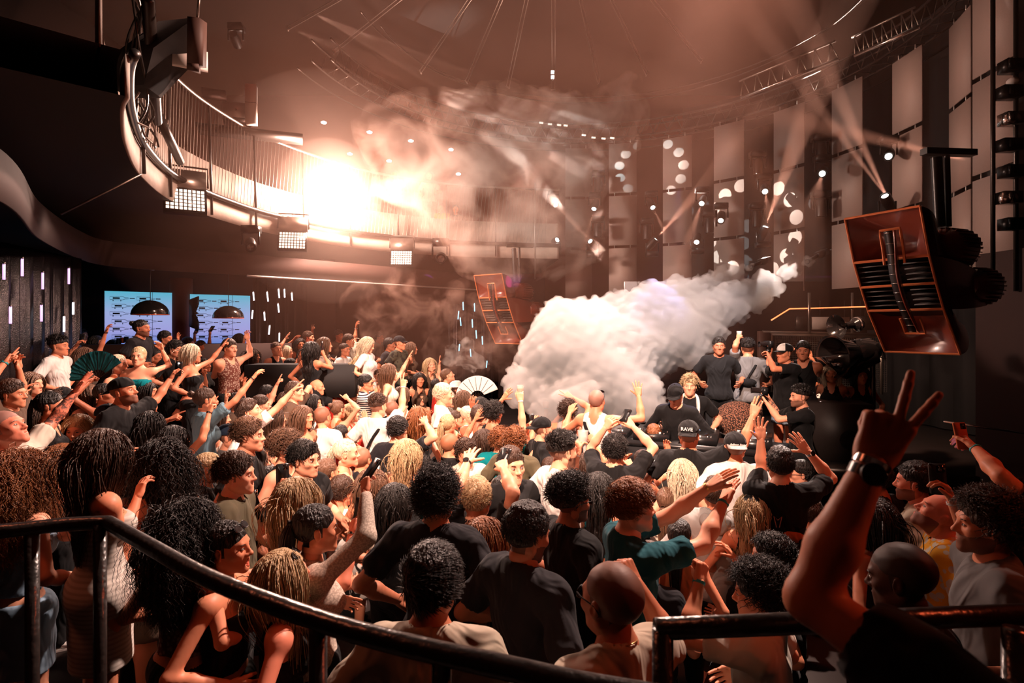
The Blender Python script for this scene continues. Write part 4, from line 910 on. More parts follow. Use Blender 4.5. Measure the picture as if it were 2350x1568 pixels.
# ---- hanging panels on the right, three rows in nine columns
PC = [(1.86, 15.8), (3.0, 15.35), (4.33, 14.85), (5.3, 13.85), (6.28, 12.85), (6.86, 11.6), (7.22, 10.35), (7.2, 9.1), (6.75, 7.95)]
ORD = ['first', 'second', 'third', 'fourth', 'fifth', 'sixth', 'seventh', 'eighth', 'ninth']
for i, (x, y) in enumerate(PC):
    a = math.atan2(y - 10.2, x - 1.8) + math.pi / 2
    if i == 7: a -= .10
    if i == 8: a += .35
    for j, r in enumerate(('top', 'middle', 'bottom')):
        zt = 7.42 - j * 1.42; o = empty('cloth_banner', (x, y, zt - .67), rotz(a), label='grey cloth panel, %s one of the %s hanging column from the left' % (r, ORD[i]), cat='panel', group='hanging cloth panels')
        MB().box((0, 0, 0), (.74, .03, 1.34)).build('panel_face', M['panel_cloth'], o)
        for q in (-.2, .22): MB().tube([(q, 0, .66), (q, 0, .76)], .010, 6).build('hanger', M['aluminium'], o)
# ---- ring truss above them
tr = empty('ring_truss', (0, 0, 0), label='large curved lighting truss ring hanging above stage and panels', cat='truss')
ang = np.radians(np.linspace(-42, 172, 110))
def ring(R_, z, c=(1.8, 10.2)): return np.c_[c[0] + R_ * np.cos(ang), c[1] + R_ * np.sin(ang), np.full(len(ang), z)]
for R_, z in ((5.35, 7.62), (5.75, 7.62), (5.35, 8.02), (5.75, 8.02)): MB().tube(ring(R_, z), .024, 6).build('chord', M['steel_dark'], tr, smooth=True)
b = MB(); A1, A2, A3, A4 = ring(5.35, 7.62), ring(5.35, 8.02), ring(5.75, 7.62), ring(5.75, 8.02)
for k in range(0, 108, 2): b.tube([A1[k], A2[k + 1]], .012, 4).tube([A2[k + 1], A1[k + 2]], .012, 4).tube([A3[k], A1[k + 1]], .012, 4).tube([A4[k], A3[k + 1]], .012, 4)
b.build('brace', M['steel_dark'], tr)
for R_, z, nm in ((4.75, 8.5, 'thin inner cable ring above the large truss'), (4.35, 8.2, 'second thin steel ring inside the large truss'), (6.05, 7.5, 'outer steel rail carrying the cloth panels')): MB().tube(ring(R_, z), .014, 5).build('steel_ring', M['steel_dark'], label=nm, cat='ring', smooth=True)
o = empty('truss_section', (0, 0, 0), label='bright straight truss section with bracing at the upper right', cat='truss')
e = [P(1700, 225, 11.5), P(1925, 135, 10.4), P(1962, 128, 10.2), P(2110, 62, 9.2)]
for k, (a_, c_) in enumerate(((e[0], e[1]), (e[2], e[3]))):
    MB().tube([a_, c_], .035, 8).build('chord', M['chrome'], o, smooth=True); MB().tube([a_ + V(0, .1, .38), c_ + V(0, .1, .38)], .02, 6).build('chord', M['steel'], o, smooth=True)
    b = MB()
    for t in np.linspace(0, .9, 7): p = a_ * (1 - t) + c_ * t; q = a_ * (.95 - t) + c_ * (t + .05); r = a_ * (.9 - t) + c_ * (t + .1); b.tube([p, q + V(0, .1, .38)], .012, 4).tube([q + V(0, .1, .38), r], .012, 4)
    b.build('brace', M['steel'], o)
HB = V(.66, 9.0, 9.6)
for k, (x, y, d) in enumerate(((660, 65, 10.9), (765, 120, 11.9), (965, 165, 12.8), (1070, 188, 13.2), (1165, 200, 13.6), (1270, 205, 13.6), (1375, 190, 13.4), (1485, 170, 12.9), (1610, 140, 12.3))):
    e1 = P(x, y, d); n = unit(np.cross(e1 - HB, (0, 1, 0))) * .035; b = MB(); b.tube([HB + n, e1 + n], .009, 5).tube([HB - n, e1 - n], .009, 5); b.tube([e1 + n * 1.6, e1 - n * 1.6], .016, 6)
    b.build('suspension_cable', M['steel'], label='pair of thin steel cables fanning from the ceiling, %s from the left' % ORD[k], cat='cable')
b = MB(); b.tube([P(140, 492, 6.2), P(325, 400, 6.4)], .012, 5); b.build('guy_cable', M['steel'], label='slack steel cable from left fascia up to the balcony end', cat='cable')
for k, (a_, c_, r) in enumerate((((1228, 420, 13.2), (1228, 640, 13.2), .016), ((1268, 0, 12.2), (1268, 90, 12.4), .006))): 
    if k == 0: MB().tube([P(*a_), P(*c_)], r, 6).build('hanging_pole', M['steel'], label='thin steel pole hanging between small loudspeaker and first panel column', cat='pole')
o = empty('tube_lamp', P(1268, 172, 12.6), label='small bright tube lamp on the vertical cable above centre', cat='lamp'); MB().box((0, 0, .06), (.07, .05, .06)).build('lamp_cell', M['led_white'], o); MB().box((0, 0, -.05), (.07, .05, .06)).build('lamp_cell', M['led_white'], o); MB().box((0, .02, 0), (.03, .04, .24)).build('housing', M['steel_dark'], o)
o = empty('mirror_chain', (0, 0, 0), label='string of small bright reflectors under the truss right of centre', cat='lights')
for x, y in ((1242, 282), (1262, 285), (1283, 287), (1298, 288), (1340, 310), (1362, 316), (1385, 318), (1405, 317)): MB().box(P(x, y, 14.2), (.10, .03, .035), roty(.1)).build('reflector', M['led_warm'], o)  # reflectors are given emission in place of light they throw back
# ---- lamps between the panels
SPT = [((1270, 465), (1360, 560), 14.6), ((1365, 472), (1325, 620), 14.6), ((1272, 555), (1365, 500), 14.6), ((1360, 560), (1270, 460), 14.6), ((1495, 470), (1545, 570), 14.2), ((1497, 558), (1700, 330), 14.2), ((1612, 462), (1585, 540), 13.4), ((1600, 550), (1580, 640), 13.4),
       ((1755, 435), (1765, 500), 12.4), ((1752, 533), (1850, 270), 12.4), ((1888, 395), (1872, 450), 11.4), ((2040, 355), (2025, 420), 10.4), ((2036, 462), (1900, 150), 10.2), ((1655, 500), (1640, 600), 13.0)]
for k, ((x, y), (tx, ty), d) in enumerate(SPT):
    moving_head(P(x, y, d), P(tx, ty, d - 1.2), ['upper left lamp of the crossing beams beside the first panel column', 'upper right lamp of the crossing beams beside the first panel column', 'lower left lamp of the crossing beams beside the first panel column', 'lower right lamp of the crossing beams beside the first panel column', 'upper lamp between second and third panel columns', 'lower lamp between second and third panel columns with a wide beam', 'upper lamp between third and fourth panel columns', 'bright low lamp between third and fourth panel columns', 'upper lamp between fourth and fifth panel columns', 'lower lamp between fourth and fifth panel columns throwing a striped beam', 'round lamp between fifth and sixth panel columns', 'round lamp between sixth and seventh panel columns', 'beam lamp just above the big horn loudspeaker', 'small lamp left of the fourth panel column'][k], 1.15, up=(k in (2, 3, 5, 7, 9, 12)))
for k, (x, y, d, w_) in enumerate(((1373, 425, 15, 'upper'), (1372, 530, 15, 'lower'), (1485, 535, 14.6, 'lower'), (1740, 385, 12.8, 'upper'), (1738, 505, 12.8, 'lower'), (1885, 350, 11.8, 'upper'), (1885, 480, 11.8, 'lower'), (1628, 520, 13.6, 'lower'))):
    moving_head(P(x, y, d), P(x, y + 200, d), ['unlit fixture right of the first panel column, upper', 'unlit fixture right of the first panel column, lower', 'unlit fixture right of the second panel column', 'unlit fixture left of the fifth panel column, upper', 'unlit fixture left of the fifth panel column, lower', 'unlit fixture left of the sixth panel column, upper', 'unlit fixture left of the sixth panel column, lower', 'unlit fixture left of the fourth panel column'][k], 1.3, 'lens_dark')
# dark upright fixture tower at the right edge
o = empty('light_tower', P(2305, 480, 6.9), label='dark upright tower of light fixtures at the right edge', cat='light tower')
for q in (-.14, .14): MB().tube([(q, 0, -1.0), (q, 0, 2.6)], .025, 8).build('upright', M['steel_dark'], o)
for k, z in enumerate(np.linspace(-.2, 1.7, 7)): MB().box((.02 * (-1) ** k, -.08, z), (.22, .16, .14)).box((-.06, -.17, z), (.06, .03, .10)).build('fixture', M['chrome' if k % 3 == 1 else 'black_metal'], o)
MB().ball((0, -.12, 1.5), (.07, .07, .05), 12).build('lamp', M['white_paint'], o)
dr_ = np.c_[1.8 + 6.5 * np.cos(np.radians(np.linspace(-30, 62, 60))), 10.2 + 6.5 * np.sin(np.radians(np.linspace(-30, 62, 60))), np.zeros(60)]; dr_[:, 0] += .05 * np.sin(np.arange(60) * 2.1)  # black sheet added so the gaps between the panels stay dark
MB().slab(lift(dr_, 8.6), lift(dr_, .5), (.02, .02, 0)).build('drape', M['tarp'], label='tall black drape added to darken the gaps behind the hanging cloth panels', cat='drape', smooth=True)
MB().box((6.4, 5.0, 1.2), (.15, 5.0, 4.4), rotz(.08)).build('drape', M['wall_dark'], label='plain dark brown screen behind the raised hand at far right', cat='screen')

# ---- horn loudspeakers
mat('horn_red', (.20, .035, .018), rough=.28, spec=.6, coat=.5); mat('horn_trim', (.85, .26, .10), rough=.3, metal=.3); mat('horn_black', (.015, .012, .012), rough=.35); mat('horn_fin', (.22, .05, .03), rough=.3, metal=.5); mat('slat_grey', (.10, .085, .08), rough=.5)
def horn_speaker(org, u, label, s=1.0):
    """org: top left front corner; u: unit vector along the top edge"""
    u = unit(u); n = unit(np.cross((0, 0, 1.0), u)); n = -n if n[1] < 0 else n
    o = empty('horn_loudspeaker', org, label=label, cat='loudspeaker', group='hanging horn loudspeakers')
    W_ = .80 * s; prof = [(0, 0), (.167, -.505), (.30, -.79), (.442, -1.065), (.78, -1.56)]
    def pt(x, b_, z): return u * x * s + n * b_ * s + V(0, 0, z * s)
    def fr(x, k, dep=0): bb, zz_ = prof[k]; return pt(x, bb + dep * .93, zz_ - dep * .3)
    tb = MB()
    for x in (0, .8): tb.tube([fr(x, k) for k in (0, 1, 2, 3, 4)], .013 * s, 6)
    for k in range(5): tb.tube([fr(0, k), fr(.8, k)], (.013 if k in (0, 4) else .016) * s, 6)
    tb.build('edge_trim', M['horn_trim'], o, smooth='auto')
    for (k0, k1, c, nm) in ((0, 1, (.48, .42, -.36), 'upper_horn'), (3, 4, (.42, .95, -1.30), 'lower_horn')):      # flared recess down to a small throat
        b = MB(); q = [fr(0, k0), fr(.8, k0), fr(.8, k1), fr(0, k1)]; cc = pt(*c); t_ = [cc + u * a_ * s + V(0, 0, z * s) for a_, z in ((-.07, .06), (.07, .06), (.07, -.06), (-.07, -.06))]
        mid = [.55 * np.array(a_) + .45 * np.array(c_) + n * .04 * s for a_, c_ in zip(q, t_)]
        v = np.array(q + mid + t_); b.add(v, [[i, (i + 1) % 4, 4 + (i + 1) % 4, 4 + i] for i in range(4)] + [[4 + i, 4 + (i + 1) % 4, 8 + (i + 1) % 4, 8 + i] for i in range(4)] + [[8, 9, 10, 11]]); b.build(nm, M['horn_red'], o)
    for k0, k1 in ((1, 2), (2, 3)):
        b = MB(); b.add([fr(0, k0, .22), fr(.8, k0, .22), fr(.8, k1, .22), fr(0, k1, .22)], [[0, 1, 2, 3]]); b.add([fr(0, k0), fr(.8, k0), fr(.8, k0, .22), fr(0, k0, .22)], [[0, 1, 2, 3]]); b.add([fr(0, k1), fr(.8, k1), fr(.8, k1, .22), fr(0, k1, .22)], [[0, 1, 2, 3]]); b.build('grille_back', M['horn_black'], o)
        for t in (.22, .42, .62, .82):
            a0, a1 = np.array(fr(0, k0)), np.array(fr(0, k1)); l0 = a0 * (1 - t) + a1 * t + u * .015 * s + n * .02 * s; b = MB()
            for x0, x1 in ((.0, .38), (.50, .77)):
                p_, q_ = l0 + u * x0 * s, l0 + u * x1 * s; b.slab([p_, q_], [p_ + n * .17 * s + V(0, 0, .035 * s), q_ + n * .17 * s + V(0, 0, .035 * s)], (0, 0, .010 * s))
            b.build('slat', M['slat_grey'], o)
    # central tweeter spine in its frame
    sp = [(.50, -.012, -.20), (.51, .03, -.42), (.505, .10, -.70), (.50, .24, -.98), (.49, .44, -1.24), (.485, .50, -1.33)]
    L_ = smooth_line([pt(x - .065, b_, z) for x, b_, z in sp], 24); R_ = smooth_line([pt(x + .025, b_, z) for x, b_, z in sp], 24); fin = smooth_line([pt(x + .045, b_ - .085 * math.sin(i / 5 * 3.14), z) for i, (x, b_, z) in enumerate(sp)], 24)
    b = MB(); b.slab(L_, R_, n * .05 * s); b.build('tweeter_strip', M['horn_black'], o); b = MB(); b.slab(R_, fin, u * .02 * s); b.build('tweeter_fin', M['horn_red'], o)
    for k in range(1, 24, 2): MB().tube([L_[k] - n * .006 * s, R_[k] - n * .006 * s], .0045 * s, 4).build('tweeter_rung', M['chrome'], o)
    f1 = smooth_line([pt(x - .10, b_, z) for x, b_, z in sp], 24); f2 = smooth_line([pt(x + .11, b_, z) for x, b_, z in sp], 24)
    for sl in (slice(0, 8), slice(19, 24)): e_ = 0 if sl.start == 0 else -1; MB().tube(np.vstack([f1[sl][::-1] if e_ == 0 else f1[sl], (f2[sl] if e_ == 0 else f2[sl][::-1])]), .014 * s, 6).build('tweeter_frame', M['horn_trim'], o, smooth='auto')
    # cabinets behind
    def cab(k0, k1, dep, tz0, tz1, name, taper=.12):
        fA, fB, fC, fD = fr(0, k0), fr(.8, k0), fr(.8, k1), fr(0, k1); st = []; N = 7
        for i in range(N + 1):
            t = i / N; w = 1 - taper * t ** 3; st.append([np.array(q) + n * dep * t * s + V(0, 0, (tz0 if r < 2 else tz1) * t ** 2 * s) for r, q in enumerate((fA, fB, fC, fD))])
            c = np.mean(st[-1], 0); st[-1] = [c + (p - c) * (1 - taper * t ** 2.5) for p in st[-1]]
        v = np.array(st).reshape(-1, 3); q = [[i * 4 + j, i * 4 + (j + 1) % 4, i * 4 + 4 + (j + 1) % 4, i * 4 + 4 + j] for i in range(N) for j in range(4)] + [[N * 4, N * 4 + 1, N * 4 + 2, N * 4 + 3]]
        b = MB(); b.add(v, q); me_ = b.build(name, M['horn_red'], o, smooth='auto')
    cab(0, 1, .62, -.10, .04, 'upper_cabinet', .45); cab(1, 3, 1.05, -.06, .02, 'middle_cabinet', .15); cab(3, 4, .50, -.10, .30, 'lower_cabinet', .4)
    for (x, b_, z, r, L0) in ((.62, .80, -.36, .21, .34), (.66, 1.30, -.78, .20, .30)):
        R0 = np.stack([np.cross((0, 0, 1.0), n), V(0, 0, 1.0), n], 1); b = MB(); b.lathe([(0, -.18 * s), (r * .7 * s, -.14 * s), (r * s, 0), (r * s, L0 * s), (r * .8 * s, (L0 + .1) * s), (0, (L0 + .1) * s)], o=pt(x, b_, z), R=R0, n=28); mo = b.build('driver_housing', M['horn_red'], o, smooth='auto')
        for k in range(26):
            a_ = k / 26 * 6.283; d_ = R0 @ V(math.cos(a_), math.sin(a_), 0); c0 = pt(x, b_, z) + d_ * r * s; b = MB(); e0 = c0 + n * L0 * s; b.slab([c0, e0, e0 + n * .10 * s - d_ * .05 * s], [c0 + d_ * .018 * s, e0 + d_ * .026 * s, e0 + n * .14 * s - d_ * .04 * s], np.cross(n, d_) * .008 * s); b.build('cooling_fin', M['horn_fin'], mo)
    b = MB(); p0 = pt(.60, .78, -.12); b.tube([p0, p0 + V(-.04 * s, .0, .78 * s)], .055 * s, 12).tube([p0 + V(.10 * s, 0, 0), p0 + V(.08 * s, 0, .80 * s)], .03 * s, 10); b.box(p0 + V(.1 * s, .0, .84 * s), (.62 * s, .10 * s, .07 * s), rotz(.1)); b.build('hanging_arm', M['black_metal'], o, smooth='auto')
    return o
horn_speaker(V(3.88, 6.6, 3.705), (.45, -.893, 0), 'huge dark red horn loudspeaker hanging at the right, facing the floor')
horn_speaker(P(1088, 633, 12.9) , (.80, -.60, 0), 'smaller looking orange horn loudspeaker hanging at the back centre', 1.0)
# black horn lamp on a stand in front of the cage
o = empty('horn_lamp', P(1955, 812, 7.6), label='glossy black twin horn on a stand below the big loudspeaker', cat='horn speaker'); z_ = unit(V(-1, -.25, -.12)); x_ = unit(np.cross(z_, (0, 0, 1.0))); R_ = np.stack([x_, np.cross(z_, x_), z_], 1)
mat('gloss_black', (.012, .01, .01), rough=.12, spec=.8, coat=.6)
b = MB(); b.lathe([(.0, -.42), (.12, -.38), (.19, -.25), (.19, -.05), (.17, .0), (.21, .12), (.27, .30), (.29, .31), (.26, .30), (.12, .05), (0, .0)], R=R_, n=28); b.build('horn_body', M['gloss_black'], o, smooth='auto')
b = MB(); b.lathe([(0, -.2), (.08, -.18), (.09, -.10), (.05, -.06), (.05, .04), (.09, .13), (.16, .20), (.17, .21), (.14, .19), (.04, .05), (0, 0)], o=(-.04, 0, .38), R=R_, n=22); b.build('small_horn', M['gloss_black'], o, smooth='auto')
b = MB(); b.lathe([(.083, -.16), (.10, -.15), (.10, -.125), (.083, -.115)], o=(-.04, 0, .38), R=R_, n=22); b.build('horn_ring', M['chrome'], o, smooth='auto')
b = MB(); b.prism([(-.42, -.05), (-.15, -.33), (.30, -.10), (.25, .05)], -.14, .14, R=rotx(math.pi / 2)); b.build('lower_box', M['gloss_black'], o)
b = MB(); b.tube([(.28, 0, -.1), (.28, 0, -1.0)], .035, 10); b.tube([(.3, 0, .0), (.45, 0, -.08), (.40, 0, .12)], .01, 6); b.build('stand', M['steel_dark'], o, smooth='auto')

# ---- stage, cage, neon, amps
MB().prism([(1.3, 9.2), (2.5, 8.45), (9, 6.6), (9, 16), (1.3, 16)], 0, .48).build('floor_stage', M['floor_dark'], kind='structure')
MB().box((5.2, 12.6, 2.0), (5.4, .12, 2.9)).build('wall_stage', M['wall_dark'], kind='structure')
o = empty('neon_strip', (0, 0, 0), label='thin glowing orange neon line bent above the stage cage', cat='neon light'); MB().tube(at([(1770, 735, 11), (1812, 709, 11), (1990, 704, 10.8), (2100, 703, 10.6)]), .012, 6).build('tube', M['neon'], o); MB().tube(at([(1770, 738, 11.03), (1812, 712, 11.03), (1990, 707, 10.83)]), .014, 6).build('channel', M['steel_dark'], o)
cg = empty('stage_cage', (0, 0, 0), label='metal framed wire mesh cage behind the people on stage', cat='cage')
d1 = 11.2; f_ = lambda x, y: P(x, y, d1)
for a_, c_ in (((1750, 762), (2040, 768)), ((1770, 766), (1770, 900)), ((1770, 768), (2040, 774)), ((2022, 766), (2022, 905))): MB().tube([f_(*a_), f_(*c_)], .03, 6).build('frame_bar', M['steel'], cg)
b = MB()
for x in np.linspace(1780, 2035, 52): b.tube([f_(x, 772), f_(x, 900)], .004, 3, cap=False)
for y in np.linspace(776, 900, 26): b.tube([f_(1780, y), f_(2035, y)], .004, 3, cap=False)
b.build('wire_mesh', M['steel'], cg)
MB().box(f_(1755, 830) + V(0, .05, 0), (.2, .15, 1.2)).build('side_panel', M['soffit'], cg)
for k, x in enumerate((1857, 1956)): MB().tube([P(x, 672, 10.9), P(x, 765, 10.9)], .025, 6).build('steel_post', M['steel'], label=('left', 'right')[k] + ' steel post crossing the neon line above the cage', cat='post')
for k, (x, y, w_, h_) in enumerate(((1843, 742, .28, .28), (1905, 742, .75, .25), (1990, 742, .36, .28))): MB().box(P(x, y, 11.3), (w_, .05, h_)).build('shelf_panel', M['concrete' if k == 1 else 'steel_dark'], label=('small slatted panel left above the cage', 'pale plain board above the cage centre', 'slatted panel right above the cage')[k], cat='panel')
for k, x in enumerate((1882, 1938, 1975, 1985)): MB().tube([P(x, 690, 11.4), P(x, 735, 11.4)], .008, 5).build('thin_rod', M['steel_dark'], label='thin dark rod hanging behind the neon line', cat='rod', group='thin rods behind the neon')
o = empty('subwoofer', P(1915, 1000, 7.4), rotz(-.25), label='tall black speaker box at the stage edge behind the raised arm', cat='loudspeaker'); MB().box((0, 0, .02), (.72, .6, .86)).build('cabinet', M['amp_black'], o); MB().lathe([(0, -.01), (.10, 0), (.25, -.06), (.27, -.07)], R=rotx(math.pi / 2), o=(.1, -.31, 0), n=24).build('cone', M['gloss_black'], o, smooth=True)
MB().box(P(1950, 1075, 7.0), (1.5, .5, .12), rotz(-.2)).build('stage_step', M['steel_dark'], label='dark low step in front of the speaker box', cat='step')
# woven dome lamp beside the decks
o = empty('woven_dome', P(1690, 965, 7.6), label='large brown woven wire dome beside the decks', cat='dome'); b = MB(); prof = [(.30 * math.sin(t), .22 * math.cos(t)) for t in np.linspace(0, 1.6, 10)]; R_ = rotx(.5) @ roty(-.35)
patterned('woven', (.30, .13, .08), (.03, .015, .01), 60, 'cell', .3, .55); b.lathe(prof, R=R_, n=32); b.build('dome_shell', M['woven'], o, smooth=True); a = np.linspace(0, 6.283, 40); MB().tube(np.c_[.30 * np.cos(a), .30 * np.sin(a), 0 * a] @ R_.T, .012, 6).build('rim', M['steel'], o, smooth=True)
o = empty('woven_column', P(1728, 985, 7.7), label='rough woven brown column right of the dome', cat='column'); b = MB(); b.lathe([(.12, -.5), (.13, .0), (.12, .28), (0, .28)], n=20); b.build('column_shell', M['woven'], o, smooth='auto')
# decks
dk = empty('deck_table', (0, 0, 0), label='black table carrying the turntables and mixer', cat='table'); T0 = P(1560, 1000, 6.6); Rt = rotz(-.42)
MB().box(T0 + V(0, 0, -.08), (2.3, .62, .06), Rt).build('table_top', M['black_plastic'], dk); MB().box(T0 + V(0, .05, -.65), (2.2, .5, 1.06), Rt).build('skirt', M['tarp'], dk)
rs = np.random.RandomState(5)
for k, (x, nm) in enumerate(((-.78, 'media player deck at the left end of the table'), (-.3, 'mixer with many knobs left of the one playing'), (.22, 'media player deck in front of the one playing'), (.78, 'media player deck at the right end of the table'))):
    c = T0 + Rt @ V(x, 0, 0); o = empty('mixer' if k == 1 else 'media_player', c, Rt @ rotx(.08), label='black ' + nm, cat='dj equipment', group='decks on the table'); MB().box((0, 0, 0), (.40, .42, .10)).build('body', M['black_plastic'], o)
    if k != 1: MB().lathe([(0, .066), (.10, .066), (.115, .05), (.118, .05)], n=28, o=(0, -.05, 0)).build('jog_wheel', M['chrome'], o, smooth='auto'); MB().box((0, .13, .056), (.2, .1, .01)).build('screen', M['screen_blue'], o)
    for i in range(22): MB().lathe([(.008, .05), (.008, .068), (0, .068)], n=8, o=(rs.uniform(-.18, .18), rs.uniform(-.19, .19) if k == 1 else rs.choice([-.19, .18]), 0)).build('knob', M['chrome' if i % 2 else 'band_white'], o)
b = SDF((-.22, -.16, -.08), (.22, .16, .12), .012); b.ell((0, 0, 0), (.17, .11, .06), k=0); b.wrinkle(.03, 30, 2); v, q = b.nets(); link('crumpled_cloth', new_mesh('crumpled_cloth', v, q, [M['cloth_bwprint']]), loc=T0 + Rt @ V(-1.05, -.05, .05), label='crumpled black and white cloth at the left end of the decks', cat='cloth')
MB().box(P(1400, 925, 8.6) + V(0, 0, -.1), (1.1, .6, 1.0)).build('speaker_stack', M['amp_black'], label='black box stack left behind the one at the decks', cat='speaker box')
MB().box((1.7, 10.6, 1.6), (1.6, .4, 1.2)).build('flight_case', M['amp_black'], label='large dark case in the smoke behind the decks', cat='case')

# ---- bar at the back left
def backlit(name, px0, px1, d0, d1, ztop, zbot, label):
    a_, c_ = P(px0, 700, d0), P(px1, 700, d1); o = empty(name, (0, 0, 0), label=label, cat='backlit panel')
    m = bpy.data.materials.new('backlit'); m.use_nodes = True; nt = m.node_tree; bs = nt.nodes['Principled BSDF']; tc = nt.nodes.new('ShaderNodeTexCoord'); sx = nt.nodes.new('ShaderNodeSeparateXYZ'); mr = nt.nodes.new('ShaderNodeMapRange'); r = nt.nodes.new('ShaderNodeValToRGB')
    mr.inputs[1].default_value = zbot; mr.inputs[2].default_value = ztop; e = r.color_ramp.elements; e[0].color = (.10, .22, .62, 1); e[1].color = (.10, .46, .62, 1); x = e.new(.3); x.color = (.36, .36, .74, 1); x = e.new(.62); x.color = (.34, .42, .74, 1)
    nt.links.new(tc.outputs['Object'], sx.inputs[0]); nt.links.new(sx.outputs[2], mr.inputs[0]); nt.links.new(mr.outputs[0], r.inputs[0]); nt.links.new(r.outputs[0], bs.inputs['Emission Color']); bs.inputs['Emission Strength'].default_value = .95; bs.inputs['Base Color'].default_value = (.02, .02, .03, 1)
    b = MB(); A_, B_ = np.array([a_[0], a_[1], 0]), np.array([c_[0], c_[1], 0]); b.slab([A_ + V(0, 0, ztop), B_ + V(0, 0, ztop)], [A_ + V(0, 0, zbot), B_ + V(0, 0, zbot)], (0, .04, 0)); b.build('panel_face', m, o)
    w_ = np.linalg.norm(B_ - A_); u = unit(B_ - A_); fn = unit(V(u[1], -u[0], 0)); R_ = np.stack([u, -fn, V(0, 0, 1)], 1); k = 0
    for row in range(6):
        for col in range(int(w_ / .42) + 1):
            x0 = .08 + col * .42 + (.03 if row % 2 else 0)
            if x0 + .4 > w_: continue
            b = MB(); c0 = A_ + u * x0 + fn * .012 + V(0, 0, ztop - .13 - row * .145)     # bottle lying on its side, drawn in outline
            out = [(0, -.03), (.20, -.03), (.24, -.012), (.29, -.010), (.29, .010), (.24, .012), (.20, .03), (0, .03)]
            pts_ = [c0 + u * x + V(0, 0, z) for x, z in out]; b.tube(pts_, .0035, 4, closed=True, cap=False); b.box(c0 + u * .35, (.08, .004, .016), R_); b.box(c0 + u * .10, (.11, .004, .03), R_); b.box(c0 + u * .05 - V(0, 0, .045), (.012, .004, .028), R_); b.box(c0 + u * .17 - V(0, 0, .045), (.012, .004, .028), R_)
            b.build('bottle_drawing', M['cloth_navy'], o)
    MB().tube([A_ + u * w_ * .7 + fn * .02 + V(0, 0, ztop), A_ + u * w_ * .7 + fn * .02 + V(0, 0, zbot)], .004, 4).build('seam', M['steel_dark'], o)
    return o
backlit('backlit_panel', 240, 394, 10.6, 11.2, 3.12, 2.05, 'blue backlit bar panel with bottle drawings, left one')
backlit('backlit_panel', 436, 572, 11.3, 11.9, 3.10, 2.05, 'blue backlit bar panel with bottle drawings, right one')
MB().box(P(300, 640, 11.6) + V(1, .85, -.5), (5.6, .1, 2.2), rotz(.35)).build('wall_bar_2', M['wall_dark'], kind='structure')
for k, (x, d) in enumerate(((416, 11.4),)): MB().lathe([(.205, 0), (.205, 3.42)], o=(P(x, 0, d)[0], d, 0), n=24).build('column', M['wall_brown'], label='dark brown round column between the two blue panels', cat='column', smooth=True)
b = MB(); R_ = rotx(math.pi / 2); g = [(-.08, .26), (.10, .33), (.10, .18), (-.03, .07), (.10, .0), (-.03, -.07), (.10, -.18), (.10, -.33), (-.08, -.26)]
b.prism(g, -.02, .02, R=R_, o=P(444, 719, 11.0)); b.build('sign', M['black_plastic'], label='black angular sign shape at the left edge of the right blue panel', cat='sign')
mat('pendant_in', (.7, .12, .05), rough=.5)
for k, (x, y, d, r) in enumerate(((345, 722, 9.8, .29), (524, 730, 10.6, .27))):
    p = P(x, y, d); o = empty('pendant_lamp', p, label=('left', 'right')[k] + ' black half dome pendant lamp before the blue panel', cat='lamp', group='dome pendant lamps')
    b = MB(); b.lathe([(r * math.cos(t), r * .85 * math.sin(t)) for t in np.linspace(0, 1.57, 12)], n=36); b.build('shade', M['gloss_black'], o, smooth=True); b = MB(); b.lathe([(r * .99, -.008), (r * 1.0, .004), (r * .97, .0), (r * .97 * .7, r * .55), (0, r * .8)], n=36); b.build('shade_lining', M['pendant_in'], o, smooth=True); MB().tube([(0, 0, r * .85), (0, 0, .9)], .006, 5).build('cord', M['cable_black'], o); MB().ball((0, 0, .03), .035, 10).build('bulb', M['led_warm'], o)
rs = np.random.RandomState(8)
for k in range(7):
    p = P(372 + k * 9 - 100, 783 - (k % 3) * 2, 10.2); MB().box(p, (.05, .05, .10)).build('box_of_straws', M['cloth_rust' if k % 2 else 'cloth_navy'], label='small carton standing on the bar before the left blue panel', cat='carton', group='cartons on the bar')
MB().box(P(400, 846, 10.4), (4.0, .5, .9), rotz(.3)).build('bar_counter', M['wall_dark'], label='dark bar counter in front of the blue panels', cat='counter')
# sequin curtains with light sticks
def curtain(x0, x1, d0, d1, ztop, zbot, label, folds=10, seed=0):
    a_, c_ = P(x0, 700, d0), P(x1, 700, d1); n = 90; t = np.linspace(0, 1, n)[:, None]; l = np.array([a_[0], a_[1], 0]) * (1 - t) + np.array([c_[0], c_[1], 0]) * t; l[:, 1] += .09 * np.sin(t[:, 0] * folds * 6.28) + .04 * np.sin(t[:, 0] * folds * 15 + seed); return MB().slab(lift(l, ztop), lift(l, zbot), (0, .01, 0)).build('sequin_curtain', M['sequin'], label=label, cat='curtain', smooth=True)
curtain(-40, 186, 6.2, 8.1, 3.42, 0, 'shiny black sequin curtain at the left edge', 9, 1)
curtain(578, 705, 11.2, 12.2, 3.4, 0, 'brown sequin curtain right of the blue bar panels', 6, 2)
curtain(1030, 1135, 13.6, 14.2, 3.0, 0, 'dark curtain with blue sticks left of the small loudspeaker', 5, 3)
def stick(x, y0, y1, d, m, lb, grp, tilt=0): 
    o = empty('light_stick', (P(x, y0, d) + P(x, y1, d)) / 2, label=lb, cat='light stick', group=grp); L_ = (y1 - y0) / FPX * d; a_ = V(-tilt * L_ / 2, 0, -L_ / 2); MB().tube([a_, -a_], .013, 6).build('tube', M[m], o)
    MB().box(-a_ * 1.06, (.02, .02, .03)).build('end_cap', M['steel_dark'], o)
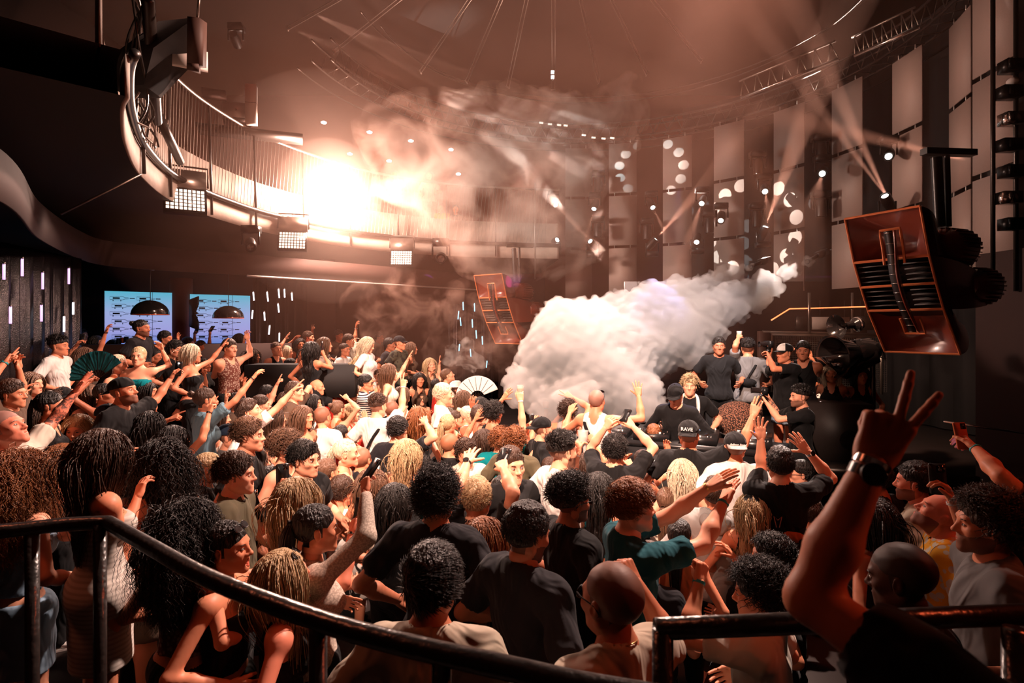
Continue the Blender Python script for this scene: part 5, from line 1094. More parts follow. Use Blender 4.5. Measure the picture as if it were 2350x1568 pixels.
for x, y0, y1, m in ((9, 606, 642, 'led_violet'), (51, 594, 634, 'led_violet'), (98, 626, 664, 'led_violet'), (158, 616, 652, 'led_violet'), (24, 704, 743, 'led_violet'), (95, 700, 738, 'led_violet'), (147, 726, 762, 'led_white'), (168, 694, 722, 'led_white')): stick(x, y0, y1, 5.9 + x / 95, m, 'short upright violet light stick on the left sequin curtain', 'light sticks on the left curtain')
for x, y0, y1 in ((582, 670, 690), (614, 670, 692), (640, 663, 684), (653, 664, 683), (579, 712, 732), (607, 716, 736), (639, 697, 717), (618, 747, 768), (641, 764, 784), (670, 672, 690)): stick(x, y0, y1, 11.0, 'led_white', 'small white light stick on the brown sequin curtain', 'light sticks on the brown curtain', .12 * math.sin(x))
for x, y0, y1 in ((1052, 714, 733), (1057, 729, 748), (1063, 693, 712), (1089, 696, 715), (1084, 733, 752), (1093, 758, 777), (1107, 772, 791), (1080, 801, 819), (1054, 790, 806), (1117, 828, 844)): stick(x, y0, y1, 13.3, 'led_blue', 'slim cyan light stick on the dark back curtain', 'cyan light sticks at the back', .1 * math.sin(x * 3))
# booth furniture of the raised area
MB().box(P(700, 872, 9.0), (1.7, .5, .5)).build('booth_table', M['tarp'], label='black booth table in front of the raised guests', cat='table')
o = empty('monitor_box', P(712, 860, 8.8), label='grey box with two knobs on the black booth', cat='box'); MB().box((0, 0, 0), (.34, .2, .16)).build('body', M['slat_grey'], o); MB().ball((.12, -.1, .04), .015, 8).ball((.12, -.1, -.03), .015, 8).build('knobs', M['chrome'], o)
# ---- foreground railing
RZ = 1.80
mat('rail_paint', (.018, .015, .014), rough=.28, spec=.7, bump=.35, bscale=34)
rl = empty('handrail', (0, 0, 0), label='glossy black curved handrail crossing the lower left foreground', cat='railing')
R1 = smooth_line([(-1.75, 1.78, RZ), (-1.62, 1.80, RZ), (-1.47, 1.86, RZ), (-1.34, 1.88, RZ)], 14); R2 = smooth_line([(-1.34, 1.88, RZ), (-1.05, 1.66, RZ), (-.78, 1.46, RZ), (-.46, 1.27, RZ), (-.25, 1.17, RZ), (0, 1.075, RZ), (.12, 1.03, RZ), (.26, .99, RZ)], 50)
MB().tube(np.vstack([R1[:-1], R2]), .0225, 14).build('top_rail', M['rail_paint'], rl, smooth=True)
for x, y in ((-1.55, 1.83), (-1.36, 1.87), (-.43, 1.255), (-.14, 1.125), (.24, 1.0)): MB().tube([(x, y, .70), (x, y, RZ)], .020, 10).build('post', M['rail_paint'], rl, smooth=True)
rl = empty('handrail', (0, 0, 0), label='straight black square handrail at the bottom right with corner post', cat='railing')
b = MB(); y0 = 1.24; b.tube([(.315, y0, RZ - .012), (1.4, y0 + .08, RZ - .012)], .0235, 14); b.build('top_rail', M['rail_paint'], rl, smooth=True); 
for x in (.33, 1.1): MB().tube([(x, y0, .7), (x, y0, RZ - .012)], .0235, 12).build('post', M['rail_paint'], rl, smooth=True)
MB().tube([(.33, y0, 1.22), (1.35, y0 + .07, 1.22)], .014, 8).build('lower_rail', M['rail_paint'], rl)
MB().tube([P(2165, 968, 5.2), P(2360, 995, 4.9)], .012, 6).build('side_rail', M['chrome'], label='thin shiny rail behind the raised phone at far right', cat='rail')
# ------------------------------------------------------------------ haze and smoke
def volume(name, me_v, me_q, dens, col, label, noise=None, loc=(0, 0, 0), aniso=.2, emit=None):
    m = bpy.data.materials.new(name); m.use_nodes = True; nt = m.node_tree; nt.nodes.remove(nt.nodes['Principled BSDF']); out = nt.nodes['Material Output']
    v = nt.nodes.new('ShaderNodeVolumeScatter'); v.inputs['Color'].default_value = (*col, 1); v.inputs['Density'].default_value = dens; v.inputs['Anisotropy'].default_value = aniso
    if noise:
        tc = nt.nodes.new('ShaderNodeTexCoord'); n = nt.nodes.new('ShaderNodeTexNoise'); n.inputs['Scale'].default_value = noise[0]; n.inputs['Detail'].default_value = noise[1]; n.inputs['Roughness'].default_value = .6; n.inputs['Distortion'].default_value = noise[4] if len(noise) > 4 else 0
        mr = nt.nodes.new('ShaderNodeMapRange'); mr.inputs[1].default_value = noise[2]; mr.inputs[2].default_value = noise[3]; mr.inputs[3].default_value = 0; mr.inputs[4].default_value = dens
        nt.links.new(tc.outputs['Object'], n.inputs['Vector']); nt.links.new(n.outputs[0], mr.inputs[0]); nt.links.new(mr.outputs[0], v.inputs['Density'])
    else: m.cycles.homogeneous_volume = True
    nt.links.new(v.outputs[0], out.inputs['Volume'])
    me = new_mesh(name, me_v, me_q, [m]); o = link(name, me, loc=loc, label=label, cat=None); o['kind'] = 'stuff'; return o
def billow(path, rad, vs, amp, freq, seed, sub=8, sub2=0):
    """union of balls along a path, each carrying smaller balls, and those smaller ones again"""
    path = np.asarray(path, float); lo = (path - np.array(rad)[:, None] * 1.3).min(0) - .15; hi = (path + np.array(rad)[:, None] * 1.3).max(0) + .15
    s = SDF(lo, hi, vs); rs = np.random.RandomState(seed)
    for p, r in zip(path, rad):
        s.ell(p, (r, r * .8, r * .85), k=r * .5)
        for _ in range(sub):
            d = unit(rs.normal(size=3)); p2 = p + d * r * np.array([.85, .68, .75]); r2 = r * (.20 + .25 * rs.rand()); s.ell(p2, r2, k=r2 * .35)
            for _ in range(sub2):
                d2 = unit(d * .6 + rs.normal(size=3)); p3 = p2 + d2 * r2 * .85; r3 = r2 * (.25 + .25 * rs.rand()); s.ell(p3, r3, k=r3 * .3)
    X, Y, Z = s.ax[0][:, None, None], s.ax[1][None, :, None], s.ax[2][None, None, :]
    for o, a in ((1, amp), (2.1, amp * .5), (4.3, amp * .28)):
        e = rs.normal(size=(3, 3)) * freq * o; ph = rs.rand(3) * 6
        w = [np.sin(F32(e[i, 0]) * X + F32(e[i, 1]) * Y + F32(e[i, 2]) * Z + F32(ph[i])) for i in range(3)]; s.F = s.F - (np.abs(w[0] * w[1]) + .5 * w[2] - .3).astype(F32) * F32(a)
    return s.nets()
# thin even haze filling the upper hall: an upright rounded body, so it has no visible side
g = SDF((-8.5, 4.2, 1.6), (9.5, 18.4, 9.9), .45); g.ell((.6, 12.0, 5.6), (9.2, 7.6, 4.6), k=0); v, q = g.nets(); volume('haze', v, q, .010, (1, .52, .38), 'thin even haze filling the upper hall')
v, q = billow([(-1.6, 12.8, 5.2), (-.8, 12.8, 6.3), (.6, 12.6, 6.6), (.9, 12.4, 5.2), (-.2, 12.8, 4.3), (-2.4, 12.6, 6.6), (2.2, 12.6, 7.0)], [1.4, 1.5, 1.3, 1.4, 1.0, 1.0, 1.0], .12, .28, 1.6, 3); volume('smoke_cloud', v, q, 1.6, (1, .68, .57), 'broad drifting smoke cloud high in the middle', (.9, 4, .47, .72, 1.2))
v, q = billow([(-2.6, 12.0, 2.9), (-1.6, 11.8, 2.75), (-.7, 12.4, 2.5), (.2, 11.0, 2.0), (-1.0, 9.5, 1.9)], [.8, .7, .8, .7, .5], .10, .2, 2.2, 5); volume('smoke_wisp', v, q, .9, (1, .64, .52), 'low smoke wisps drifting over the back rows', (1.6, 4, .50, .75, 1.0))
v, q = billow([(-1.0, 12.2, 1.98), (-1.25, 12.2, 1.8), (-.8, 12.1, 1.7)], [.22, .18, .2], .05, .1, 5, 6); volume('smoke_puff', v, q, 5, (1, .88, .82), 'small pale smoke puff left of the cyan sticks', (3.2, 4, .48, .70, 1.0))
for r_, dn in ((2.3, .022), (1.05, .06)):  # added balls of smoke that make the halo round the strobe
    g = SDF(SP - r_ - .2, SP + r_ + .2, r_ / 9); g.ell(SP + V(.1, -.5, 0), r_, k=0); v, q = g.nets(); volume('smoke_glow', v, q, dn, (1, .80, .70), 'smoke added around the bright strobe to spread its glow')
# CO2 jets: crisp billowing bodies of smoke
n0, n1 = P(1852, 601, 9.6), P(1722, 612, 9.9); e0 = P(1270, 875, 7.7)
t = np.linspace(0, 1, 11); c1 = np.array([n0 * (1 - u) + P(1330, 850, 7.9) * u + V(0, 0, -.10 * math.sin(u * 3.14)) for u in t]); r1 = .06 + .62 * t ** .85
c2 = np.array([n1 * (1 - u) + P(1310, 790, 8.1) * u + V(0, 0, .02 * math.sin(u * 3.14)) for u in t]); r2 = .05 + .52 * t ** .85
v, q = billow(np.vstack([c1, c2, [P(1290, 760, 8), P(1210, 890, 7.6), P(1300, 930, 7.4), P(1440, 905, 7.6)]]), np.r_[r1, r2, .42, .30, .42, .42], .031, .045, 9.0, 11, 22, 10)
volume('smoke_jet', v, q, 5.0, (1, .95, .92), 'thick white smoke jet shooting from right down into the crowd')
for k, (n_, tg) in enumerate(((n0, c1[2]), (n1, c2[2]))):
    z = unit(tg - n_); x = unit(np.cross(z, (0, 0, 1.0))); R_ = np.stack([x, np.cross(z, x), z], 1); o = empty('smoke_nozzle', n_, R_, label='black smoke jet nozzle at the ' + ('right tip of the longer jet' if k == 0 else 'tip of the shorter upper jet'), cat='nozzle')
    MB().lathe([(0, -.30), (.03, -.29), (.03, -.05), (.045, .0), (.04, .0), (.02, -.06)], n=16).build('barrel', M['black_metal'], o, smooth='auto'); MB().box((0, 0, -.38), (.14, .1, .2)).build('valve_box', M['black_metal'], o)
# ------------------------------------------------------------------ lamps of the hall, with unseen washes and fills added to brighten it
WARM = (1, .59, .45)
point('strobe_glow', SP + V(.2, -.7, -.1), 1700, WARM, .25)
spot('strobe_beam', SP + V(.1, -.45, -.1), (5.2, 13.8, 5.3), 1500, WARM, 56, .6, .15)
spot('crowd_key', (-1.2, -1.2, 8.2), (.1, 7.4, 1.6), 12500, (1, .64, .49), 40, .5, .12)
spot('stage_front', (3.6, 7.2, 9.0), (-1.2, 5.2, 1.6), 9000, (1, .66, .54), 56, .5, .15)
spot('balcony_wash', (.5, 5.6, 7.2), (-4.3, 6.8, 4.6), 1800, WARM, 42, .4, .04)
spot('panel_wash', (-2.5, 8.5, 6.5), (5.6, 12.5, 5.2), 500, WARM, 60, .5, .1)
spot('jet_wash', (2.0, 5.4, 6.5), (2.2, 8.3, 2.8), 3000, (1, .80, .76), 40, .6, .15)  # unseen wash added to whiten the smoke jet
spot('red_fill', (6.0, 1.5, 5.5), (-.5, 2.8, 1.4), 260, (1, .12, .04), 80, .6, .3)
spot('orange_left', (-3.6, 2.2, 5.6), (-1.0, 3.0, 1.2), 90, (1, .22, .10), 70, .6, .3)
spot('blue_jet', P(1560, 430, 10.6), P(1530, 640, 8.4), 700, (.16, .30, 1), 15, .3, .02)  # unseen blue spot added to tint the top of the jet
spot('purple_beam', P(1975, 634, 9.6), P(1200, 645, 12.5), 9000, (.50, .10, 1), 2.6, .2, .01)
BEAMS = [(0, 260, 8), (1, 260, 8), (2, 160, 7), (3, 260, 8), (4, 160, 9), (5, 900, 12), (6, 300, 8), (9, 900, 13), (8, 120, 10), (10, 120, 10)]
for k, pw, an in BEAMS:
    (x, y), (tx, ty), d = SPT[k]; spot('beam', P(x, y, d) + unit(P(tx, ty, d - 1.2) - P(x, y, d)) * .2, P(tx, ty, d - 1.2), pw * 26, (1, .76, .66), an, .15, .02)
spot('beam_wide', P(2034, 450, 9.9), P(1850, 60, 9.2), 30000, (1, .76, .66), 7, .2, .02); spot('beam_wide', P(2034, 450, 9.9), P(1740, 60, 9.3), 30000, (1, .76, .66), 5, .2, .02)
spot('beam_wide', P(2218, 368, 8.2), P(1300, 150, 12.0), 32000, (1, .70, .58), 10, 1, .02)
spot('face_left', (2.5, 5.5, 4.4), (-3.4, 6.5, 1.8), 500, (1, .55, .40), 60, .6, .1)
def gobo(name, loc, tgt, power, n, rad, dot, a0=0):
    """spotlight that throws a ring of round dots"""
    o = spot(name, loc, tgt, power, (1, .86, .78), 30, 0, .008); l = o.data; l.use_nodes = True; nt = l.node_tree; em = nt.nodes['Emission']; L = nt.links.new
    def mt(op, a, b=None, c=None):
        q = nt.nodes.new('ShaderNodeMath'); q.operation = op
        for i, x in enumerate((a, b, c)):
            if x is None: continue
            if isinstance(x, (int, float)): q.inputs[i].default_value = x
            else: L(x, q.inputs[i])
        return q.outputs[0]
    tc = nt.nodes.new('ShaderNodeTexCoord'); sp = nt.nodes.new('ShaderNodeSeparateXYZ'); L(tc.outputs['Normal'], sp.inputs[0]); z = mt('ABSOLUTE', sp.outputs[2]); u = mt('DIVIDE', sp.outputs[0], z); v = mt('DIVIDE', sp.outputs[1], z)
    r = mt('SQRT', mt('ADD', mt('MULTIPLY', u, u), mt('MULTIPLY', v, v))); a = mt('ADD', mt('ARCTAN2', v, u), 20 + a0); st = 2 * math.pi / n; am = mt('SUBTRACT', mt('MODULO', a, st), st / 2)
    dx = mt('SUBTRACT', mt('MULTIPLY', r, mt('COSINE', am)), rad); dy = mt('MULTIPLY', r, mt('SINE', am)); d = mt('SQRT', mt('ADD', mt('MULTIPLY', dx, dx), mt('MULTIPLY', dy, dy)))
    L(mt('MULTIPLY', mt('LESS_THAN', d, dot), 1.0), em.inputs['Strength']); return o
gobo('dot_ring_lamp', (-3.6, 9.5, 7.4), P(1492, 388, 15.1), 16000, 13, .078, .0125)
gobo('dot_ring_lamp', (-3.0, 8.6, 7.2), P(1725, 522, 13.5), 16000, 15, .100, .0155, .2)
spot('stage_fill', (2.6, 6.4, 4.6), (5.6, 9.2, 1.7), 1500, (1, .60, .42), 38, .5, .1)  # unseen fill added to brighten the women on stage
# ------------------------------------------------------------------ the crowd
def C(px, py, h, yaw, sex, hair, hcol, top, tcol, skin, arms, label, hold='', **kw):
    r = person(px, py, h, yaw, sex, hair, hcol, top, tcol, skin, arms, label, **kw)
    for t in [q for q in hold.split('|') if q]:
        f = t.split(':'); hp = r['hand'][f[0]]; kind = f[1]; lb = f[-1]
        if kind == 'phone': phone(hp + V(0, 0, .045 * r['s']), r['head'], lb, 'screen_' + f[2], land='land' in f[3], light='light' in f[3], case='cloth_pink' if 'pink' in f[3] else ('cloth_rust' if 'rust' in f[3] else 'black_plastic'))
        elif kind == 'cup': cup(hp + V(0, 0, .03), lb, f[2] if f[2] != 'none' else None)
        elif kind == 'bottle': bottle(hp + V(0, 0, .03), lb)
        elif kind == 'fan': hand_fan(hp, V(*eval(f[2])), V(0, -1, .1), float(f[3]), lb, f[4])
        elif kind == 'camera':
            n = unit(V(*eval(f[2]))); x = unit(np.cross((0, 0, 1.0), n)); R_ = np.stack([x, n, np.cross(x, n)], 1); o = empty('camera', hp + V(0, 0, .05), R_, label=lb, cat='camera')
            MB().box((0, 0, 0), (.14, .06, .09)).box((0, 0, .055), (.06, .05, .03)).build('camera_body', M['black_plastic'], o); MB().lathe([(0, .02), (.034, .03), (.036, .13), (.040, .15), (.030, .15), (.028, .13), (0, .12)], R=rotx(-math.pi / 2), n=20).build('lens', M['lens_dark'], o, smooth='auto'); MB().box((0, 0, .09), (.05, .08, .03)).build('flash_head', M['black_plastic'], o)
    return r
# --- front row at the rail
C(992, 1342, 158, 8, 'm', 'swept', 'black', 'polo', 'beige', 'b', '', 'man in pale beige polo seen from behind, nearest at the bottom centre')
C(1402, 1378, 166, -35, 'm', 'buzz', 'black', 'tee', 'beige', 'b', '1436,1296,fist,R', 'man with cropped hair and sunglasses in beige t-shirt at the bottom', x='shades chain')
C(1742, 1362, 118, -60, 'm', 'curly', 'black', 'tee', 'cream', 't', '1612,1300,fist,L', 'man with wavy black hair and cream t-shirt behind the straight handrail', x='band:L:band_teal:0:.05 chain', pitch=-8)
C(1768, 1278, 88, -70, 'm', 'mess', 'black', 'tee', 'black', 't', '1668,1258,claw,L', 'dark haired man turned left with hand at his face, just above the wavy haired man')
C(2066, 1325, 146, -45, 'm', 'buzz', 'black', 'tee', 'ink', 'd', '', 'dark skinned man with shaved head in shadow right of the raised forearm', pitch=-10)
C(2262, 1205, 128, -70, 'm', 'curly', 'brown', 'tee', 'grey', 't', '2172,1120,grip,L,2235,1215', 'bearded man with curly hair filming with a phone at the far right', 'L:phone:party::phone with lit screen held by the curly bearded man', beard=True, x='band:L:band_white:0:.04')
C(2158, 1180, 96, -60, 'm', 'bald', 'brown', 'shirt', 'yellowprint', 'r', '', 'man gazing up in a yellow and white patterned shirt', pitch=28, x='chain', beard=True)
C(2100, 1108, 84, -50, 'm', 'short', 'black', 'polo', 'beige', 'r', '', 'man with red lit face and beige polo behind the yellow shirt', beard=True)
C(2440, 1120, 120, -60, 'm', 'short', 'brown', 'tee', 'black', 't', '2225,1015,grip,L,2300,1110', 'person mostly beyond the right edge whose arm holds up a phone', 'L:phone:party:rust:phone with orange case held high at the far right', x='band:L:band_teal:0:.04', s=1.05)
# --- right middle
C(1452, 1165, 108, 78, 'm', 'swept', 'ginger', 'polo', 'dteal', 'p', '1652,1100,flat,x;1672,1128,flat,x', 'auburn haired man in dark teal patterned shirt stretching both arms right', mouth='smile', x='band:R:band_teal:0:.06 band:L:gold:0:.05', s=1.06)
HD = C(1642, 1135, 72, 20, 'm', 'short', 'brown', 'hoodie', 'lgrey', 't', '', 'person in grey hoodie with black strap across the back', )
C(1728, 1172, 72, 25, 'f', 'wavy', 'blond', 'tank', 'ink', 't', '', 'woman with long wavy blonde hair and black cap', x='cap:f:black')
MT = C(1790, 1068, 76, 12, 'm', 'short', 'black', 'tee', 'black', 'p', '1745,985,open,Lc,1752,1110;1838,1018,open,R,1905,1100', 'man with fresh fade in black t-shirt with letter M on the back, both arms up', x='watch:R:chrome')
C(1836, 1088, 54, -80, 'm', 'short', 'black', 'tee', 'black', 'p', '', 'man in sunglasses facing left behind the letter M t-shirt', x='shades')
BS = C(1686, 1028, 64, 10, 'm', 'short', 'brown', 'tee', 'white', 't', '', 'man in white t-shirt with a black cap turned backwards', x='cap:b:black:black:lgrey')
RV = C(1581, 1000, 62, 25, 'm', 'short', 'black', 'tee', 'black', 't', '1735,935,flat,Rx', 'man in black cap lettered RAVE reaching one arm right', 'R:phone:white::phone held sideways above the white t-shirt man', x='cap:b:black')
C(1566, 1086, 60, 15, 'f', 'long', 'light', 'tank', 'white', 'p', '', 'woman with straight platinum hair seen from behind')
C(1478, 1062, 54, 160, 'f', 'tied', 'brown', 'tank', 'black', 't', '1435,1050,relax,L;1530,1020,relax,R', 'woman in sunglasses with an arm folded over her head', x='shades')
C(1412, 1034, 62, 25, 'm', 'mess', 'black', 'tee', 'black', 'p', '1400,968,grip,L,1348,1035;1438,965,grip,R', 'man in black t-shirt filming with both arms lifted high', 'R:phone:party::phone with bright screen filming the decks from the crowd')
C(1500, 1000, 46, 20, 'm', 'short', 'ginger', 'tee', 'tiedye', 'p', '1485,985,flat,L;1525,990,flat,R', 'person in turquoise tie dye t-shirt holding their head with both hands', x='band:R:band_white:0:.03')
C(1374, 1122, 70, 10, 'f', 'long', 'black', 'crop', 'turq', 't', '', 'woman with straight black hair and turquoise striped strap top')
C(1312, 1152, 96, 60, 'm', 'afro', 'black', 'tee', 'black', 'b', '', 'man with curly faded hair and red rimmed sunglasses in black', x='shades', beard=True)
C(1291, 1037, 77, 60, 'm', 'fade', 'black', 'tee', 'white', 'p', '1328,1020,grip,R,1320,1090', 'bearded man in sweaty white t-shirt drinking from a white cup', 'R:cup:none:white cup at the mouth of the bearded man', beard=True, x='upshades band:R:band_white:0:.04')
C(1183, 1014, 54, 20, 'm', 'curly', 'ginger', 'tee', 'olive', 'p', '', 'man with curly auburn hair in olive t-shirt seen from behind')
C(1148, 1012, 50, 15, 'm', 'curly', 'ginger', 'tee', 'teal', 'p', '1193,905,grip,R', 'curly haired man in teal t-shirt raising a cup of beer', 'R:cup:beer:cup of amber beer held up before the smoke', x='band:R:band_white:0:.03')
C(1174, 1070, 76, 150, 'm', 'short', 'brown', 'tee', 'black', 'p', '', 'grinning man with brown fringe in black facing the camera', mouth='smile')
C(1245, 986, 50, 70, 'm', 'short', 'brown', 'tee', 'black', 'p', '1212,975,grip,L', 'bearded man wearing a black cap backwards with a phone before him', 'L:phone:pink::phone held up beside the backwards black cap', x='cap:b:black', beard=True)
C(1095, 1146, 90, 12, 'm', 'short', 'blond', 'tee', 'black', 'p', '1078,1045,open,L,1048,1130;1150,1062,grip,R,1168,1130', 'man with cropped ginger blond hair in black t-shirt, both arms up', 'R:phone:warm::phone filming the crowd above the blond man', x='watch:L:black_plastic')
C(1210, 1226, 124, 48, 'm', 'short', 'black', 'shirt', 'ink', 'b', '', 'dark haired man in black collared shirt looking down, centre front', pitch=-14, beard=True)
C(1004, 1142, 110, 15, 'm', 'curly', 'black', 'tee', 'ink', 'b', '', 'man with thick black curls in charcoal t-shirt seen from behind', s=1.03)
C(962, 1088, 62, 10, 'm', 'curly', 'black', 'tee', 'teal', 't', '', 'curly haired boy in bright teal t-shirt')
C(1070, 1040, 54, 150, 'm', 'mess', 'brown', 'tee', 'cream', 't', '', 'smiling youth with wet brown curls and pale t-shirt', mouth='smile')
C(1034, 1022, 52, 40, 'm', 'buzz', 'ginger', 'tee', 'black', 't', '1052,1058,point,R', 'man with ginger crop in black beside the smiling youth')
C(1134, 950, 46, 35, 'm', 'curly', 'black', 'tank', 'black', 't', '1162,905,open,L;1230,965,relax,R', 'man with dark curls and glasses in black tank top', x='shades')
TT_ = C(1370, 921, 50, 30, 'm', 'buzz', 'grey', 'tank', 'white', 't', '1464,893,open,R;1312,935,relax,L', 'man in white tank top with black strap stretching his arm towards the decks', x='upshades')
GV = C(1304, 945, 44, 20, 'm', 'curly', 'brown', 'tank', 'lgrey', 't', '1300,905,vee,R;1291,945,fist,L', 'person with frizzy hair in pale grey vest in front of the smoke')
C(1335, 1000, 40, 25, 'f', 'tied', 'brown', 'tank', 'red', 't', '1325,955,grip,L', 'woman hidden low with a phone raised near the grey vest', 'L:phone:pink:pink:pink phone held upright right of the grey vest')
C(1218, 1000, 40, 30, 'm', 'short', 'brown', 'tee', 'grey', 'p', '1252,925,fist,R', 'man punching one fist up with teal wristband in the smoke', x='band:R:band_teal:0:.03')
C(1425, 1000, 42, 25, 'f', 'tied', 'brown', 'tank', 'rust', 't', '1367,953,relax,L', 'woman with lifted wrist left of the filming man')
# --- left front
C(45, 1095, 106, 15, 'f', 'curls', 'ginger', 'strap', 'sky', 'p', '', 'woman with ginger curls and bare back in pale blue dress at the left edge', legs='skirt', lcol='sky')
C(238, 1045, 108, 40, 'f', 'wavy', 'brown', 'dress', 'ruche', 't', '408,965,point,R;325,1115,pinch,R' if False else '325,1112,relax,R,285,1215', 'woman with long dark wavy hair in ruched cream strapless dress by the rail', legs='dress')
C(366, 1062, 92, -75, 'f', 'curls', 'black', 'strap', 'pinstripe', 't', '', 'woman with black curls facing left in grey pinstripe corset top', x='chain', legs='skirt', lcol='brown')
C(430, 1212, 112, 20, 'f', 'curls', 'black', 'strap', 'lace', 't', '', 'woman with dark shoulder curls seen from behind above the rail')
C(522, 1256, 112, 88, 'f', 'tied', 'black', 'strap', 'black', 't', '600,1295,relax,R', 'woman shouting with open mouth, hair tied back, sunglasses on head', mouth='open', x='upshades chain')
C(655, 1326, 116, 70, 'f', 'long', 'blond', 'tank', 'black', 'r', '812,1195,grip,R,838,1335', 'blonde woman with sunglasses on her hair filming with raised arm', 'R:phone:blue::phone lifted by the blonde woman at the rail', x='upshades band:R:chrome:0:.04', pitch=12, s=1.06)
C(726, 1214, 106, 62, 'f', 'pony', 'black', 'long', 'knit', 't', '838,1100,grip,R,875,1200', 'black haired woman in cream knit top holding a phone high', 'R:phone:blue::black phone filming blue lights above the knit top', s=1.04)
C(682, 1148, 94, 30, 'f', 'long', 'blond', 'tank', 'black', 't', '640,1115,grip,L,660,1235', 'woman with very long straight fair hair holding a phone at left', 'L:phone:blue::phone with blue screen held by the long fair haired woman', x='band:L:chrome:0:.04')
C(853, 1112, 66, 25, 'f', 'long', 'mid', 'crop', 'cream', 't', '880,1095,grip,R', 'woman in cropped cream top and black and white print shorts', 'R:phone:white::phone with white screen over the print shorts woman', legs='shorts', lcol='bwprint')
C(543, 1090, 86, 82, 'm', 'swept', 'brown', 'polo', 'olive', 'p', '575,1170,grip,R', 'smiling young man in olive polo facing right with a drink', 'R:bottle:slim dark bottle in the hand of the olive polo man', mouth='smile')
C(480, 1074, 66, 70, 'f', 'pony', 'blond', 'tee', 'black', 't', '', 'woman with blonde ponytail in black behind the olive polo')
C(572, 1000, 70, 85, 'm', 'swept', 'mid', 'tee', 'black', 'p', '', 'young man with undercut in profile wearing black')
C(527, 1004, 54, 80, 'm', 'short', 'brown', 'tee', 'grey', 'p', '', 'man in navy cap and grey t-shirt beside the undercut man', x='cap:b:navy')
C(659, 1030, 68, 95, 'm', 'curly', 'mid', 'vest', 'black', 'p', '', 'young man with curly top and black vest looking right')
C(700, 1056, 74, 110, 'm', 'swept', 'black', 'tee', 'black', 'p', '', 'dark haired young man glancing right with pursed lips')
C(572, 945, 54, 75, 'm', 'short', 'brown', 'tee', 'white', 'p', '684,884,point,R', 'man in white t-shirt pointing with a long straight arm', pitch=14)
C(472, 918, 52, 50, 'f', 'bun', 'brown', 'shirt', 'blue', 't', '590,856,relax,Rx;490,922,point,L', 'person in slate blue shirt, wrist with bands stretched towards the stage', x='band:R:black_plastic:0:.02')
C(400, 1010, 60, 45, 'f', 'long', 'black', 'tank', 'rust', 't', '485,930,point,R', 'dark haired woman pointing upward with many bracelets', x='band:R:gold:0:.03 band:R:black_plastic:0:.06')
C(15, 985, 84, 85, 'm', 'buzz', 'grey', 'tee', 'cream', 'r', '188,880,open,Rx,110,985', 'red lit man at the left edge with tattooed arm stretched up', pitch=22, mouth='smile', s=1.08, tat='R')
C(116, 932, 62, 65, 'f', 'braid', 'black', 'tank', 'black', 't', '', 'woman with thick dark braid seen from behind at left')
C(72, 882, 50, 88, 'f', 'long', 'mid', 'tank', 'brown', 'p', '', 'serious brown haired woman in profile near the left edge')
C(146, 915, 46, 120, 'f', 'long', 'brown', 'tank', 'black', 'p', '', 'small face of a woman with dark cap behind the braid', x='cap:f:black')
C(205, 905, 46, 90, 'f', 'long', 'mid', 'tank', 'brown', 'p', '', 'woman with head tipped back beneath the teal fan', pitch=24)
C(284, 900, 60, 88, 'm', 'short', 'black', 'tee', 'black', 't', '400,856,grip,Rx', 'bearded man with black backwards cap holding up a glowing phone', 'R:phone:warm:light:phone with glaring flashlight held by the bearded man', beard=True, pitch=14, x='cap:b:black')
C(252, 962, 60, 88, 'm', 'short', 'brown', 'tee', 'white', 'p', '312,936,point,R', 'person in navy white and red trucker cap', x='cap:f:navy:white:red')
C(178, 985, 58, 165, 'f', 'wavy', 'blond', 'tank', 'black', 'p', '', 'woman with wavy blonde hair facing the camera, eyes down', pitch=-12)
C(345, 975, 56, 30, 'f', 'long', 'black', 'tank', 'white', 't', '408,955,point,R,300,1030', 'woman with straight dark hair and outstretched fist')
C(135, 795, 42, 80, 'm', 'fade', 'black', 'tee', 'white', 't', '182,785,grip,R,142,860', 'man with tattooed forearm and white t-shirt filming at the left', 'R:phone:blue::dark phone held by the tattooed man at left', tat='R')
C(196, 818, 38, 75, 'f', 'long', 'mid', 'tank', 'brown', 't', '247,752,claw,R', 'woman with brown hair raising her arm above the teal fan', x='band:R:black_plastic:0:.03')
C(240, 905, 47, 80, 'f', 'tied', 'black', 'tank', 'black', 'b', '218,866,fist,L', 'woman half hidden behind the hand with teal fan', 'L:fan:(-.35,0,.94):.30:cloth_turq:open teal folding fan held up at left')
C(272, 836, 42, 88, 'f', 'bun', 'light', 'tank', 'rust', 'p', '298,858,relax,R', 'platinum blonde woman in rust top with hand at her mouth')
C(318, 818, 42, 165, 'f', 'bun', 'blond', 'strap', 'teal', 'p', '366,790,relax,R,388,840', 'blonde woman with fringe in teal strapless top facing the camera')
C(356, 818, 32, 95, 'f', 'tied', 'black', 'tank', 'black', 't', '', 'smiling dark haired woman beside the teal strapless top', mouth='smile')
C(403, 803, 36, 110, 'm', 'mess', 'black', 'tee', 'black', 'p', '', 'youth with floppy black curls looking down')
C(380, 778, 32, 90, 'm', 'short', 'black', 'tee', 'ink', 't', '408,776,open,R', 'dark haired man waving an open palm before the column')
C(325, 754, 38, 88, 'm', 'bun', 'black', 'tee', 'ink', 't', '337,790,relax,R', 'bearded man with a hair bun standing before the blue panel', 'R:phone:warm::small phone held low by the bearded man with the bun', beard=True, s=1.05)
C(441, 812, 40, 80, 'f', 'bob', 'light', 'strap', 'black', 't', '517,786,point,Rx', 'blonde woman with bob and black strapless dress pointing right')
C(398, 828, 34, 10, 'f', 'bob', 'ginger', 'tank', 'black', 't', '', 'woman with auburn bob seen from behind the flashlight')
